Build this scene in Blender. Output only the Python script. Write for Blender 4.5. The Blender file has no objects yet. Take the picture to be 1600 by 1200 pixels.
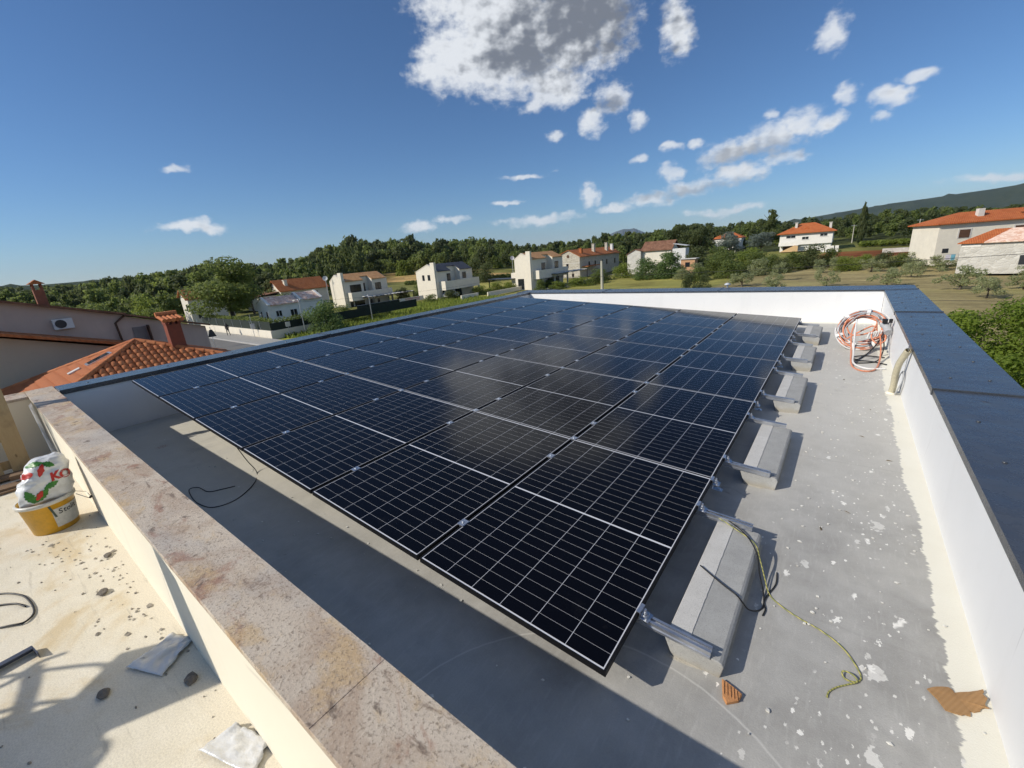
import bpy, bmesh, math, random
import numpy as np
from mathutils import Vector, Matrix
from mathutils.bvhtree import BVHTree

R = math.radians
SC = bpy.context.scene
COL = SC.collection
random.seed(7)

# ------------------------------------------------------------------ camera
cam = bpy.data.cameras.new('camera')
cam.sensor_width = 36.0
cam.lens = 662.02 / 1600 * 36.0
cam.clip_start, cam.clip_end = 0.05, 30000
camo = bpy.data.objects.new('camera', cam)
COL.objects.link(camo)
camo.matrix_world = Matrix(((0.79533, -0.12025, 0.59413, 7.476),
                            (0.60175, 0.27987, -0.74803, -1.2005),
                            (-0.07634, 0.95249, 0.29482, 1.2456),
                            (0, 0, 0, 1)))
camo.matrix_world = Matrix.Translation((7.476, -1.2005, 1.2456)) @ camo.matrix_world.to_quaternion().to_matrix().to_4x4()
SC.camera = camo

# ------------------------------------------------------------------ sun, sky, exposure
SUN_TO = Vector((-0.95, -1.22, 1.0)).normalized()
SUN_EL = math.asin(SUN_TO.z)
SUN_ROT = math.atan2(SUN_TO.x, SUN_TO.y) % (2 * math.pi)
sl = bpy.data.lights.new('sun', 'SUN')
sl.energy, sl.angle, sl.color = 4.4, R(0.53), (1.0, 0.93, 0.82)
so = bpy.data.objects.new('sun', sl)
COL.objects.link(so)
so.rotation_euler = SUN_TO.to_track_quat('Z', 'Y').to_euler()
SC.view_settings.view_transform = 'Standard'
SC.view_settings.look = 'None'
SC.view_settings.gamma = 1.0
SC.view_settings.exposure = 0.0
SC.view_settings.use_curve_mapping = False
SC.render.engine = 'CYCLES'
SC.cycles.use_denoising = True
SC.cycles.use_adaptive_sampling = True
SC.cycles.adaptive_threshold = 0.02
SC.cycles.volume_bounces = 0
SC.cycles.max_bounces = 5
SC.cycles.diffuse_bounces = 2
SC.cycles.glossy_bounces = 3
SC.cycles.transmission_bounces = 4
SC.cycles.transparent_max_bounces = 6
SC.cycles.caustics_reflective = False
SC.cycles.caustics_refractive = False
SC.cycles.sample_clamp_indirect = 6.0

# clouds as (azimuth, elevation, half width, half height) in degrees
CLOUDS = [(-41, 20.6, 5.0, 3.0), (-36, 22, 7.0, 5.0), (-28.5, 22.6, 6.5, 4.4), (-31, 17.4, 3.6, 1.9), (-37, 27, 9.0, 4.5), (-27, 27, 8, 4),
          (-45.6, 19.7, 1.6, 1.2), (-33.5, 15.9, 1.8, 0.9), (-17.7, 20.4, 1.4, 2.1), (-24.2, 15.8, 2.3, 1.4), (-26.8, 13.7, 1.3, 1.5), (-21.4, 13.3, 1.0, 1.0),
          (-30.8, 12.6, 1.2, 0.6), (-34.5, 8.7, 2.6, 0.32), (-27.2, 6.0, 0.9, 1.5), (-17.7, 10.1, 0.9, 0.5), (-15.6, 10.2, 1.0, 0.5),
          (-21.2, 9.4, 1.1, 0.5), (-18.0, 7.4, 1.7, 0.9), (-24, 4.3, 3.0, 0.55), (-20, 4.9, 3.5, 0.75), (-15, 5.7, 3.5, 0.9),
          (-10.5, 6.3, 3.0, 0.9), (-6.5, 7.1, 1.8, 0.8), (-12, 8.6, 3.0, 1.3), (-8.0, 9.3, 3.0, 1.6), (-5.2, 10.4, 1.9, 1.3), (-3.4, 9.7, 1.3, 0.8),
          (-2.0, 11.7, 0.8, 1.2), (-3.6, 17.0, 1.4, 1.4), (1.2, 11.0, 1.6, 0.9), (3.1, 12.1, 1.2, 0.5), (0.7, 9.4, 0.8, 0.5),
          (-8.1, 11.3, 1.0, 0.6), (-48.5, 4.1, 2.2, 0.8), (-44.5, 4.5, 2.4, 0.5), (-33, 3.6, 5.5, 0.55), (-37.5, 5.9, 2.0, 0.35),
          (-11.5, 2.9, 4.0, 0.45), (-72.4, 10.7, 1.0, 0.45), (-72.5, 5.0, 3.6, 0.5), (8.6, 3.0, 2.6, 0.4),
          (40, 24, 12, 6), (75, 14, 10, 4), (110, 30, 14, 7), (140, 12, 12, 3), (-115, 16, 9, 3), (-150, 30, 12, 6), (22, 38, 9, 5), (-75, 42, 10, 5), (170, 52, 22, 8), (60, 58, 24, 8), (-110, 62, 26, 8)]  # the high clouds at the end are unseen, added to whiten the shadow fill


def build_world():
    w = bpy.data.worlds.new('World')
    SC.world = w
    w.use_nodes = True
    nt = w.node_tree
    nt.nodes.clear()
    L = nt.links

    def nd(t, **k):
        n = nt.nodes.new(t)
        for a, b in k.items():
            setattr(n, a, b)
        return n

    def put(sock, v):
        if isinstance(v, (int, float, tuple)):
            sock.default_value = v
        else:
            L.new(v, sock)

    def mth(op, a, b=0.0, c=None, clamp=False):
        n = nd('ShaderNodeMath', operation=op, use_clamp=clamp)
        put(n.inputs[0], a)
        put(n.inputs[1], b)
        if c is not None:
            put(n.inputs[2], c)
        return n.outputs[0]

    sky = nd('ShaderNodeTexSky', sky_type='NISHITA')
    sky.sun_disc = False
    sky.sun_elevation = SUN_EL
    sky.sun_rotation = SUN_ROT
    sky.altitude = 150
    sky.air_density = 1.0
    sky.dust_density = 0.0
    sky.ozone_density = 9.0
    tc = nd('ShaderNodeTexCoord')
    sx = nd('ShaderNodeSeparateXYZ')
    L.new(tc.outputs['Generated'], sx.inputs[0])
    az = mth('MULTIPLY', mth('ARCTAN2', sx.outputs[0], sx.outputs[1]), 57.2958)
    el = mth('MULTIPLY', mth('ARCSINE', sx.outputs[2]), 57.2958)
    ae = nd('ShaderNodeCombineXYZ')
    L.new(az, ae.inputs[0])
    L.new(el, ae.inputs[1])
    # the outlines are warped twice: slow wobble and fine billows
    prev = ae.outputs[0]
    for sc_, amp in ((0.22, (3.4, 2.0, 0)), (0.95, (1.1, 0.8, 0))):
        wob = nd('ShaderNodeTexNoise')
        wob.inputs['Scale'].default_value = sc_
        wob.inputs['Detail'].default_value = 1.5
        L.new(ae.outputs[0], wob.inputs['Vector'])
        wv = nd('ShaderNodeVectorMath', operation='MULTIPLY_ADD')
        L.new(wob.outputs['Color'], wv.inputs[0])
        wv.inputs[1].default_value = amp
        wv.inputs[2].default_value = tuple(-0.5 * q for q in amp)
        wa = nd('ShaderNodeVectorMath', operation='ADD')
        L.new(prev, wa.inputs[0])
        L.new(wv.outputs[0], wa.inputs[1])
        prev = wa.outputs[0]
    cur = None
    for (a, e, hw, hh) in CLOUDS:
        hw, hh = hw * 1.22, hh * 1.27
        n = nd('ShaderNodeVectorMath', operation='MULTIPLY_ADD')
        L.new(prev, n.inputs[0])
        n.inputs[1].default_value = (1 / hw, 1 / hh, 0)
        n.inputs[2].default_value = (-a / hw, -e / hh, 0)
        dd = nd('ShaderNodeVectorMath', operation='DOT_PRODUCT')
        L.new(n.outputs[0], dd.inputs[0])
        L.new(n.outputs[0], dd.inputs[1])
        dv = dd.outputs['Value']
        if hw > 4.2 and hh > 2.2:
            dv = mth('MULTIPLY', dv, dv)
        cur = dv if cur is None else mth('MINIMUM', cur, dv)
    body = mth('SUBTRACT', 1.0, mth('SQRT', cur))
    body = mth('MAXIMUM', body, -1.5)

    def noise(sc, det, sy=1.0, off=(0, 0, 0)):
        m = nd('ShaderNodeMapping')
        m.inputs['Scale'].default_value = (1, sy, 1)
        m.inputs['Location'].default_value = off
        L.new(ae.outputs[0], m.inputs[0])
        t = nd('ShaderNodeTexNoise')
        t.inputs['Scale'].default_value = sc
        t.inputs['Detail'].default_value = det
        t.inputs['Roughness'].default_value = 0.58
        L.new(m.outputs[0], t.inputs['Vector'])
        return t.outputs['Fac']

    n0 = noise(0.20, 3, 1.3, (3, 7, 0))
    n1 = noise(0.80, 6, 1.5)
    n1r = noise(0.36, 3.5, 1.5)
    n1s = noise(0.36, 2.5, 1.5, (0.55, -0.75, 0))
    fb = mth('ADD', mth('MULTIPLY', mth('SUBTRACT', n0, 0.5), 0.9), mth('MULTIPLY', mth('SUBTRACT', n1, 0.5), 1.45))
    dens = mth('ADD', mth('MULTIPLY', body, 1.15), fb)
    alpha = nd('ShaderNodeMapRange', interpolation_type='SMOOTHSTEP')
    alpha.inputs['From Min'].default_value = -0.06
    alpha.inputs['From Max'].default_value = 0.85
    L.new(dens, alpha.inputs['Value'])
    # thick cloud seen from below is grey; lit fringes and billows facing the sun are white
    core = None
    for (a, e, hw, hh) in ((-26.5, 23.3, 8.5, 4.6), (-33.5, 20.4, 4.5, 1.9), (-9.5, 8.2, 5.5, 1.1), (-14, 5.3, 8, 0.55), (-25.0, 15.2, 1.8, 0.8), (110, 29, 12, 4), (-150, 29, 9, 4), (40, 23, 9, 4), (-75, 41, 8, 3)):
        n = nd('ShaderNodeVectorMath', operation='MULTIPLY_ADD')
        L.new(prev, n.inputs[0])
        n.inputs[1].default_value = (1 / hw, 1 / hh, 0)
        n.inputs[2].default_value = (-a / hw, -e / hh, 0)
        dd = nd('ShaderNodeVectorMath', operation='LENGTH')
        L.new(n.outputs[0], dd.inputs[0])
        core = dd.outputs['Value'] if core is None else mth('MINIMUM', core, dd.outputs['Value'])
    core = mth('SUBTRACT', 1.25, core)
    core = mth('MAXIMUM', core, -0.6)
    thick = mth('ADD', mth('ADD', mth('MULTIPLY', body, 0.45), mth('MULTIPLY', core, 0.95)), mth('MULTIPLY', mth('SUBTRACT', n0, 0.5), 1.2))
    sh = mth('SUBTRACT', thick, mth('MULTIPLY', mth('SUBTRACT', n1r, n1s), 3.0))
    high = nd('ShaderNodeMapRange')
    high.inputs['From Min'].default_value = 8
    high.inputs['From Max'].default_value = 20
    high.inputs['To Min'].default_value = 0.62
    high.inputs['To Max'].default_value = 1.0
    L.new(el, high.inputs['Value'])
    shr = nd('ShaderNodeMapRange', interpolation_type='SMOOTHSTEP')
    shr.inputs['From Min'].default_value = -0.1
    shr.inputs['From Max'].default_value = 1.3
    L.new(sh, shr.inputs['Value'])
    shade = mth('MULTIPLY', shr.outputs[0], high.outputs[0])
    cmix = nd('ShaderNodeMix', data_type='RGBA')
    L.new(shade, cmix.inputs[0])
    cmix.inputs[6].default_value = (0.82, 0.85, 0.89, 1)
    cmix.inputs[7].default_value = (0.20, 0.22, 0.26, 1)
    bg1 = nd('ShaderNodeBackground')
    L.new(sky.outputs[0], bg1.inputs['Color'])
    bg1.inputs['Strength'].default_value = 0.097
    bg2 = nd('ShaderNodeBackground')
    L.new(cmix.outputs[2], bg2.inputs['Color'])
    bg2.inputs['Strength'].default_value = 1.0
    mx = nd('ShaderNodeMixShader')
    thin = nd('ShaderNodeMapRange')
    thin.inputs['From Min'].default_value = 0.36
    thin.inputs['From Max'].default_value = 0.60
    thin.inputs['To Min'].default_value = 0.55
    thin.inputs['To Max'].default_value = 0.95
    L.new(n0, thin.inputs['Value'])
    L.new(mth('MULTIPLY', alpha.outputs[0], mth('MAXIMUM', thin.outputs[0], mth('MULTIPLY', high.outputs[0], 0.95))), mx.inputs[0])
    L.new(bg1.outputs[0], mx.inputs[1])
    L.new(bg2.outputs[0], mx.inputs[2])
    out = nd('ShaderNodeOutputWorld')
    L.new(mx.outputs[0], out.inputs[0])
    w.cycles.sampling_method = 'NONE'


build_world()

# ------------------------------------------------------------------ mesh helpers


class MB:
    """collects faces; build() makes one mesh"""

    def __init__(self):
        self.v, self.f, self.s = [], [], []

    def add(self, vs, fs, smooth=False):
        o = len(self.v)
        self.v += [tuple(p) for p in vs]
        self.f += [tuple(i + o for i in q) for q in fs]
        self.s += [smooth] * len(fs)
        return self

    def box(self, x0, x1, y0, y1, z0, z1):
        return self.add([(x0, y0, z0), (x1, y0, z0), (x1, y1, z0), (x0, y1, z0), (x0, y0, z1), (x1, y0, z1), (x1, y1, z1), (x0, y1, z1)],
                        [(0, 3, 2, 1), (4, 5, 6, 7), (0, 1, 5, 4), (1, 2, 6, 5), (2, 3, 7, 6), (3, 0, 4, 7)])

    def prism(self, pts, d):
        """planar outline pts (3d) pushed by vector d"""
        n = len(pts)
        d = Vector(d)
        vs = [Vector(p) for p in pts] + [Vector(p) + d for p in pts]
        return self.add(vs, [tuple(range(n))[::-1], tuple(range(n, 2 * n))] + [(i, (i + 1) % n, n + (i + 1) % n, n + i) for i in range(n)])

    def prism_y(self, prof, y0, y1):
        return self.prism([(x, y0, z) for x, z in prof], (0, y1 - y0, 0))

    def prism_x(self, prof, x0, x1):
        return self.prism([(x0, y, z) for y, z in prof], (x1 - x0, 0, 0))

    def beam(self, a, b, w, t, up=(0, 0, 1)):
        """rectangular bar from a to b"""
        a, b = Vector(a), Vector(b)
        d = (b - a).normalized()
        s = d.cross(Vector(up))
        if s.length < 1e-4:
            s = d.cross(Vector((1, 0, 0)))
        s.normalize()
        u = s.cross(d)
        c = [s * (w / 2) + u * (t / 2), -s * (w / 2) + u * (t / 2), -s * (w / 2) - u * (t / 2), s * (w / 2) - u * (t / 2)]
        return self.add([a + k for k in c] + [b + k for k in c], [(0, 1, 2, 3), (7, 6, 5, 4)] + [(i, 4 + i, 4 + (i + 1) % 4, (i + 1) % 4) for i in range(4)])

    def tube(self, pts, r, n=6, closed=False, smooth=True, r1=None):
        pts = [Vector(p) for p in pts]
        m = len(pts)
        rings = []
        up = Vector((0, 0, 1))
        ref = None
        for i, p in enumerate(pts):
            if closed:
                t = pts[(i + 1) % m] - pts[i - 1]
            else:
                t = pts[min(i + 1, m - 1)] - pts[max(i - 1, 0)]
            t.normalize()
            if ref is None:
                ref = t.cross(up)
                if ref.length < 1e-3:
                    ref = t.cross(Vector((1, 0, 0)))
            s = (ref - t * ref.dot(t)).normalized()
            ref = s
            u = t.cross(s)
            rr = r if r1 is None else r + (r1 - r) * i / (m - 1)
            rings.append([p + s * (rr * math.cos(2 * math.pi * k / n)) + u * (rr * math.sin(2 * math.pi * k / n)) for k in range(n)])
        vs = [q for rg in rings for q in rg]
        fs = []
        for i in range(m if closed else m - 1):
            j = (i + 1) % m
            for k in range(n):
                fs.append((i * n + k, i * n + (k + 1) % n, j * n + (k + 1) % n, j * n + k))
        self.add(vs, fs, smooth)
        if not closed:
            self.add(rings[0], [tuple(range(n))[::-1]])
            self.add(rings[-1], [tuple(range(n))])
        return self

    def lathe(self, prof, c=(0, 0, 0), n=28, smooth=True, cap=True):
        vs = []
        for r, z in prof:
            vs += [(c[0] + r * math.cos(2 * math.pi * k / n), c[1] + r * math.sin(2 * math.pi * k / n), c[2] + z) for k in range(n)]
        fs = [(i * n + k, i * n + (k + 1) % n, (i + 1) * n + (k + 1) % n, (i + 1) * n + k) for i in range(len(prof) - 1) for k in range(n)]
        self.add(vs, fs, smooth)
        if cap:
            self.add(vs[:n], [tuple(range(n))[::-1]])
            self.add(vs[-n:], [tuple(range(n))])
        return self

    def mesh(self, name, org=(0, 0, 0)):
        me = bpy.data.meshes.new(name)
        v = [(a - org[0], b - org[1], c - org[2]) for a, b, c in self.v]
        me.from_pydata(v, [], self.f)
        if any(self.s):
            me.polygons.foreach_set('use_smooth', self.s)
        me.update()
        return me


ORG = {}


def smooth_path(pts, sub=5, closed=False):
    """Catmull-Rom through pts"""
    P = [Vector(p) for p in pts]
    n = len(P)
    out = []
    for i in range(n if closed else n - 1):
        if closed:
            a, b, c, d = P[i - 1], P[i], P[(i + 1) % n], P[(i + 2) % n]
        else:
            a, b, c, d = P[max(i - 1, 0)], P[i], P[i + 1], P[min(i + 2, n - 1)]
        for k in range(sub):
            t = k / sub
            out.append(0.5 * ((2 * b) + (c - a) * t + (2 * a - 5 * b + 4 * c - d) * t * t + (3 * b - a - 3 * c + d) * t ** 3))
    if not closed:
        out.append(P[-1])
    return out


def link(name, data, mat=None, parent=None):
    o = bpy.data.objects.new(name, data)
    COL.objects.link(o)
    if mat is not None and data is not None and not data.materials:
        data.materials.append(mat)
    if parent is not None:
        o.parent = parent
    return o


def tag(o, label=None, cat=None, group=None, kind=None):
    if label:
        o['label'] = label
    if cat:
        o['category'] = cat
    if group:
        o['group'] = group
    if kind:
        o['kind'] = kind
    return o


def thing(name, label, cat, org=(0, 0, 0), group=None, kind=None):
    """an Empty at the thing's base; parts are given in scene coordinates"""
    o = bpy.data.objects.new(name, None)
    o.empty_display_size = 0.2
    COL.objects.link(o)
    o.location = org
    ORG[o] = tuple(org)
    return tag(o, label, cat, group, kind)


def part(parent, name, mb, mat, kind=None, label=None):
    org = ORG[parent]
    o = link(name, mb.mesh(name, org), mat, parent)
    ORG[o] = org
    return tag(o, label, None, None, kind)


def solo(name, mb, mat, label, cat, org=(0, 0, 0), group=None, kind=None):
    o = link(name, mb.mesh(name, org), mat)
    o.location = org
    ORG[o] = tuple(org)
    return tag(o, label, cat, group, kind)


def struct(name, mb, mat):
    return tag(link(name, mb.mesh(name), mat), kind='structure')


def bevel(o, w=0.004, seg=2):
    m = o.modifiers.new('bevel', 'BEVEL')
    m.width, m.segments, m.limit_method = w, seg, 'ANGLE'
    m.harden_normals = False
    return o


# ------------------------------------------------------------------ materials


class N:
    def __init__(self, name):
        self.m = bpy.data.materials.new(name)
        self.m.use_nodes = True
        self.t = self.m.node_tree
        self.t.nodes.clear()
        self.o = self.t.nodes.new('ShaderNodeOutputMaterial')

    def nd(self, typ, **k):
        n = self.t.nodes.new(typ)
        for a, b in k.items():
            setattr(n, a, b)
        return n

    def put(self, sock, v):
        if isinstance(v, bpy.types.NodeSocket):
            self.t.links.new(v, sock)
        elif isinstance(v, (tuple, list)) and len(v) == 3 and sock.type == 'RGBA':
            sock.default_value = (*v, 1)
        else:
            sock.default_value = v

    def pos(self):
        return self.nd('ShaderNodeNewGeometry').outputs['Position']

    def obj(self):
        return self.nd('ShaderNodeTexCoord').outputs['Object']

    def xyz(self, v):
        n = self.nd('ShaderNodeSeparateXYZ')
        self.put(n.inputs[0], v)
        return n.outputs

    def scaled(self, v, s, loc=(0, 0, 0), rot=(0, 0, 0)):
        n = self.nd('ShaderNodeMapping')
        self.put(n.inputs['Vector'], v)
        n.inputs['Scale'].default_value = s
        n.inputs['Location'].default_value = loc
        n.inputs['Rotation'].default_value = rot
        return n.outputs[0]

    def noise(self, v, scale, det=4, rough=0.55, dist=0.0, col=False):
        n = self.nd('ShaderNodeTexNoise')
        self.put(n.inputs['Vector'], v)
        n.inputs['Scale'].default_value = scale
        n.inputs['Detail'].default_value = det
        n.inputs['Roughness'].default_value = rough
        n.inputs['Distortion'].default_value = dist
        return n.outputs['Color' if col else 'Fac']

    def vor(self, v, scale, feature='F1', rnd=1.0):
        n = self.nd('ShaderNodeTexVoronoi', feature=feature)
        self.put(n.inputs['Vector'], v)
        n.inputs['Scale'].default_value = scale
        n.inputs['Randomness'].default_value = rnd
        return n.outputs

    def mth(self, op, a, b=0.0, c=None, clamp=False):
        n = self.nd('ShaderNodeMath', operation=op, use_clamp=clamp)
        self.put(n.inputs[0], a)
        self.put(n.inputs[1], b)
        if c is not None:
            self.put(n.inputs[2], c)
        return n.outputs[0]

    def mr(self, v, a, b, c=0.0, d=1.0, smooth=False):
        n = self.nd('ShaderNodeMapRange', interpolation_type='SMOOTHSTEP' if smooth else 'LINEAR')
        self.put(n.inputs['Value'], v)
        n.inputs['From Min'].default_value = a
        n.inputs['From Max'].default_value = b
        n.inputs['To Min'].default_value = c
        n.inputs['To Max'].default_value = d
        return n.outputs[0]

    def mix(self, f, a, b, mode='MIX'):
        n = self.nd('ShaderNodeMix', data_type='RGBA', blend_type=mode)
        self.put(n.inputs[0], f)
        self.put(n.inputs[6], a)
        self.put(n.inputs[7], b)
        return n.outputs[2]

    def ramp(self, f, stops):
        n = self.nd('ShaderNodeValToRGB')
        self.put(n.inputs[0], f)
        el = n.color_ramp.elements
        while len(el) < len(stops):
            el.new(0.5)
        for e, (p, c) in zip(el, stops):
            e.position = p
            e.color = (*c, 1)
        return n.outputs[0]

    def bump(self, hgt, strength=0.3, dist=0.01):
        n = self.nd('ShaderNodeBump')
        n.inputs['Strength'].default_value = strength
        n.inputs['Distance'].default_value = dist
        self.put(n.inputs['Height'], hgt)
        return n.outputs[0]

    def bsdf(self, col, rough=0.6, spec=0.5, metal=0.0, normal=None, coat=0.0, ior=1.5):
        b = self.nd('ShaderNodeBsdfPrincipled')
        self.put(b.inputs['Base Color'], col)
        self.put(b.inputs['Roughness'], rough)
        self.put(b.inputs['Metallic'], metal)
        b.inputs['Specular IOR Level'].default_value = spec
        b.inputs['IOR'].default_value = ior
        b.inputs['Coat Weight'].default_value = coat
        if normal is not None:
            self.put(b.inputs['Normal'], normal)
        self.t.links.new(b.outputs[0], self.o.inputs[0])
        return b


_pm = {}


def pm(name, col, rough=0.6, var=0.12, scale=3.0, bump=0.0, bscale=60.0, metal=0.0, spec=0.4, fine=0.06, dist=0.01):
    """plain paint, plaster, metal or plastic with uneven tone and fine relief"""
    if name in _pm:
        return _pm[name]
    n = N(name)
    p = n.pos()
    a = n.noise(p, scale, 5)
    b = n.noise(p, bscale, 3)
    k = n.mth('ADD', n.mr(a, 0.25, 0.75, 1 - var, 1 + var), n.mr(b, 0.3, 0.7, -fine, fine))
    c = n.mix(1.0, col, (0, 0, 0), 'MULTIPLY')
    cc = n.nd('ShaderNodeVectorMath', operation='SCALE')
    cc.inputs[0].default_value = col
    n.put(cc.inputs['Scale'], k)
    nr = n.bump(b, bump, dist) if bump else None
    n.bsdf(cc.outputs[0], n.mr(a, 0.2, 0.8, max(rough - 0.08, 0.02), min(rough + 0.08, 1)), spec, metal, nr)
    _pm[name] = n.m
    return n.m


def glass_dark(name='window_glass', col=(0.012, 0.015, 0.018)):
    if name in _pm:
        return _pm[name]
    n = N(name)
    n.bsdf(n.mix(n.noise(n.pos(), 0.8, 2), col, tuple(c * 2.2 for c in col)), 0.06, 0.5)
    _pm[name] = n.m
    return n.m

# ------------------------------------------------------------------ the roof we stand over


def floor_z(x, y):
    return -0.595 + 0.0126 * (x - 7.2) - 0.0077 * (y - 0.5)


def mat_roof_floor():
    n = N('roof_coating')
    p = n.pos()
    c = n.xyz(p)
    big = n.noise(p, 0.7, 5, 0.6)
    mid = n.noise(p, 4.0, 6, 0.6)
    fine = n.noise(p, 150, 3, 0.7)
    warm = n.mr(n.mth('ADD', c[0], n.mth('MULTIPLY', n.mth('SUBTRACT', big, 0.5), 3.0)), 2.0, 6.4, 1.0, 0.0, True)
    grey = n.mix(n.mr(mid, 0.3, 0.7), (0.315, 0.308, 0.288), (0.47, 0.462, 0.435))
    sand = n.mix(mid, (0.55, 0.52, 0.43), (0.68, 0.65, 0.56))
    base = n.mix(warm, grey, sand)
    base = n.mix(n.mr(n.noise(p, 1.5, 6, 0.65, 0.5), 0.45, 0.72, 0, 0.45, True), base, (0.50, 0.485, 0.44))
    # the far end is paler with dust
    base = n.mix(n.mr(n.mth('ADD', c[1], n.mth('MULTIPLY', big, 2.0)), 2.2, 5.5, 0.0, 0.7, True), base, (0.66, 0.64, 0.58))
    base = n.mix(n.mr(fine, 0.35, 0.65, 0.0, 0.16), base, (0.2, 0.2, 0.19))
    # directional trowel lines near the front
    tro = n.noise(n.scaled(p, (60, 9, 1), rot=(0, 0, 0.55)), 1.0, 3)
    base = n.mix(n.mth('MULTIPLY', n.mr(tro, 0.55, 0.72), 0.13), base, (0.7, 0.69, 0.66))
    # dark weathering blotches
    bl = n.mr(n.noise(p, 1.9, 6, 0.65, 0.6), 0.56, 0.74, 0, 0.35, True)
    base = n.mix(bl, base, (0.27, 0.265, 0.25))
    # spilled wall paint: drops, thicker towards the right-hand wall
    dropmask = n.mth('MULTIPLY', n.mr(n.noise(p, 1.9, 4, 0.6), 0.38, 0.58, 0.25, 1.0, True), n.mr(n.mth('ADD', c[0], n.mth('MULTIPLY', n.mth('SUBTRACT', big, 0.5), 1.6)), 7.15, 8.0, 0.03, 1.0))
    splat = None
    for sc, thr, rad, st, rt in ((9, 0.76, 0.40, (1, 0.62, 1), 0.5), (21, 0.66, 0.42, (1, 0.5, 1), -0.3), (48, 0.66, 0.40, (1, 0.6, 1), 0.8), (4.4, 0.90, 0.24, (1.4, 0.42, 1), 0.25)):
        wv = n.nd('ShaderNodeVectorMath', operation='ADD')
        n.put(wv.inputs[0], n.scaled(p, st, rot=(0, 0, rt)))
        ws = n.nd('ShaderNodeVectorMath', operation='SCALE')
        n.put(ws.inputs[0], n.noise(p, sc * 1.9, 4, 0.65, col=True))
        ws.inputs['Scale'].default_value = 0.85 / sc
        n.put(wv.inputs[1], ws.outputs[0])
        v = n.vor(wv.outputs[0], sc)
        rc = n.xyz(v['Color'])
        lim = n.mr(rc[1], 0, 1, rad * 0.22, rad * 0.85)
        m = n.mth('MULTIPLY', n.mr(n.mth('SUBTRACT', lim, v['Distance']), 0.0, 0.02),
                  n.mr(n.mth('ADD', rc[0], n.mth('MULTIPLY', dropmask, 0.45)), thr + 0.40, thr + 0.46))
        m = n.mth('MULTIPLY', m, n.mr(rc[2], 0, 0.6, 0.5, 1.0))
        splat = m if splat is None else n.mth('MAXIMUM', splat, m)
    smear = n.mr(n.noise(n.scaled(p, (2.2, 7, 1), rot=(0, 0, 0.4)), 2.0, 6, 0.75), 0.66, 0.78, 0, 0.5)
    splat = n.mth('MAXIMUM', splat, n.mth('MULTIPLY', smear, dropmask))
    base = n.mix(n.mth('MULTIPLY', splat, n.mr(n.noise(p, 26, 4, 0.7), 0.30, 0.46, 0.45, 1.0)), base, (0.84, 0.825, 0.77))
    # fine pale grit, dark drips, a trowelled arc and a lap joint
    grit = n.mr(n.noise(p, 230, 2, 0.8), 0.66, 0.74, 0, 0.6)
    base = n.mix(n.mth('MULTIPLY', grit, n.mr(n.noise(p, 1.1, 4), 0.4, 0.6)), base, (0.72, 0.71, 0.67))
    arc = n.nd('ShaderNodeVectorMath', operation='DISTANCE')
    n.put(arc.inputs[0], n.scaled(p, (1, 1, 0)))
    arc.inputs[1].default_value = (6.98, -0.55, 0)
    ar = n.mth('ABSOLUTE', n.mth('SUBTRACT', n.mth('ADD', arc.outputs['Value'], n.mth('MULTIPLY', n.noise(p, 6, 3), 0.02)), 0.87))
    base = n.mix(n.mr(ar, 0.002, 0.007, 0.45, 0), base, (0.66, 0.65, 0.61))
    lap = n.mth('ABSOLUTE', n.mth('SUBTRACT', n.mth('FRACT', n.mth('MULTIPLY', n.mth('ADD', c[1], n.mth('MULTIPLY', n.noise(p, 3, 3), 0.03)), 0.52)), 0.5))
    base = n.mix(n.mr(lap, 0.002, 0.006, 0.13, 0), base, (0.22, 0.215, 0.2))
    drip = n.mr(n.noise(p, 3.4, 5, 0.7, 1.0), 0.68, 0.74, 0, 0.5)
    base = n.mix(drip, base, (0.21, 0.205, 0.19))
    # cream primer band along the walls with a brushed ragged edge
    rag = n.mth('ADD', n.mth('MULTIPLY', n.mth('SUBTRACT', n.noise(n.scaled(p, (5, 26, 1)), 1.0, 5, 0.7), 0.5), 0.075),
                n.mth('MULTIPLY', n.mth('SUBTRACT', n.noise(p, 2.2, 4, 0.65), 0.5), 0.15))
    bx_ = n.mr(n.mth('ADD', c[0], rag), 8.022, 8.030)
    by_ = n.mr(n.mth('ADD', c[1], rag), 9.74, 9.76)
    band = n.mth('MAXIMUM', bx_, by_)
    base = n.mix(band, base, n.mix(mid, (0.74, 0.71, 0.60), (0.83, 0.81, 0.71)))
    # rust specks
    rv = n.vor(p, 1.3)
    rust = n.mth('MULTIPLY', n.mr(n.mth('ADD', rv['Distance'], n.mth('MULTIPLY', n.noise(p, 18, 4), 0.12)), 0.10, 0.17, 0.85, 0), n.mr(n.xyz(rv['Color'])[1], 0.72, 0.74))
    base = n.mix(n.mth('MULTIPLY', rust, n.mr(n.noise(p, 60, 3), 0.45, 0.6)), base, (0.36, 0.15, 0.06))
    n.bsdf(base, 0.78, 0.3, normal=n.bump(n.mth('ADD', fine, n.mth('MULTIPLY', mid, 0.6)), 0.35, 0.004))
    return n.m


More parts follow.
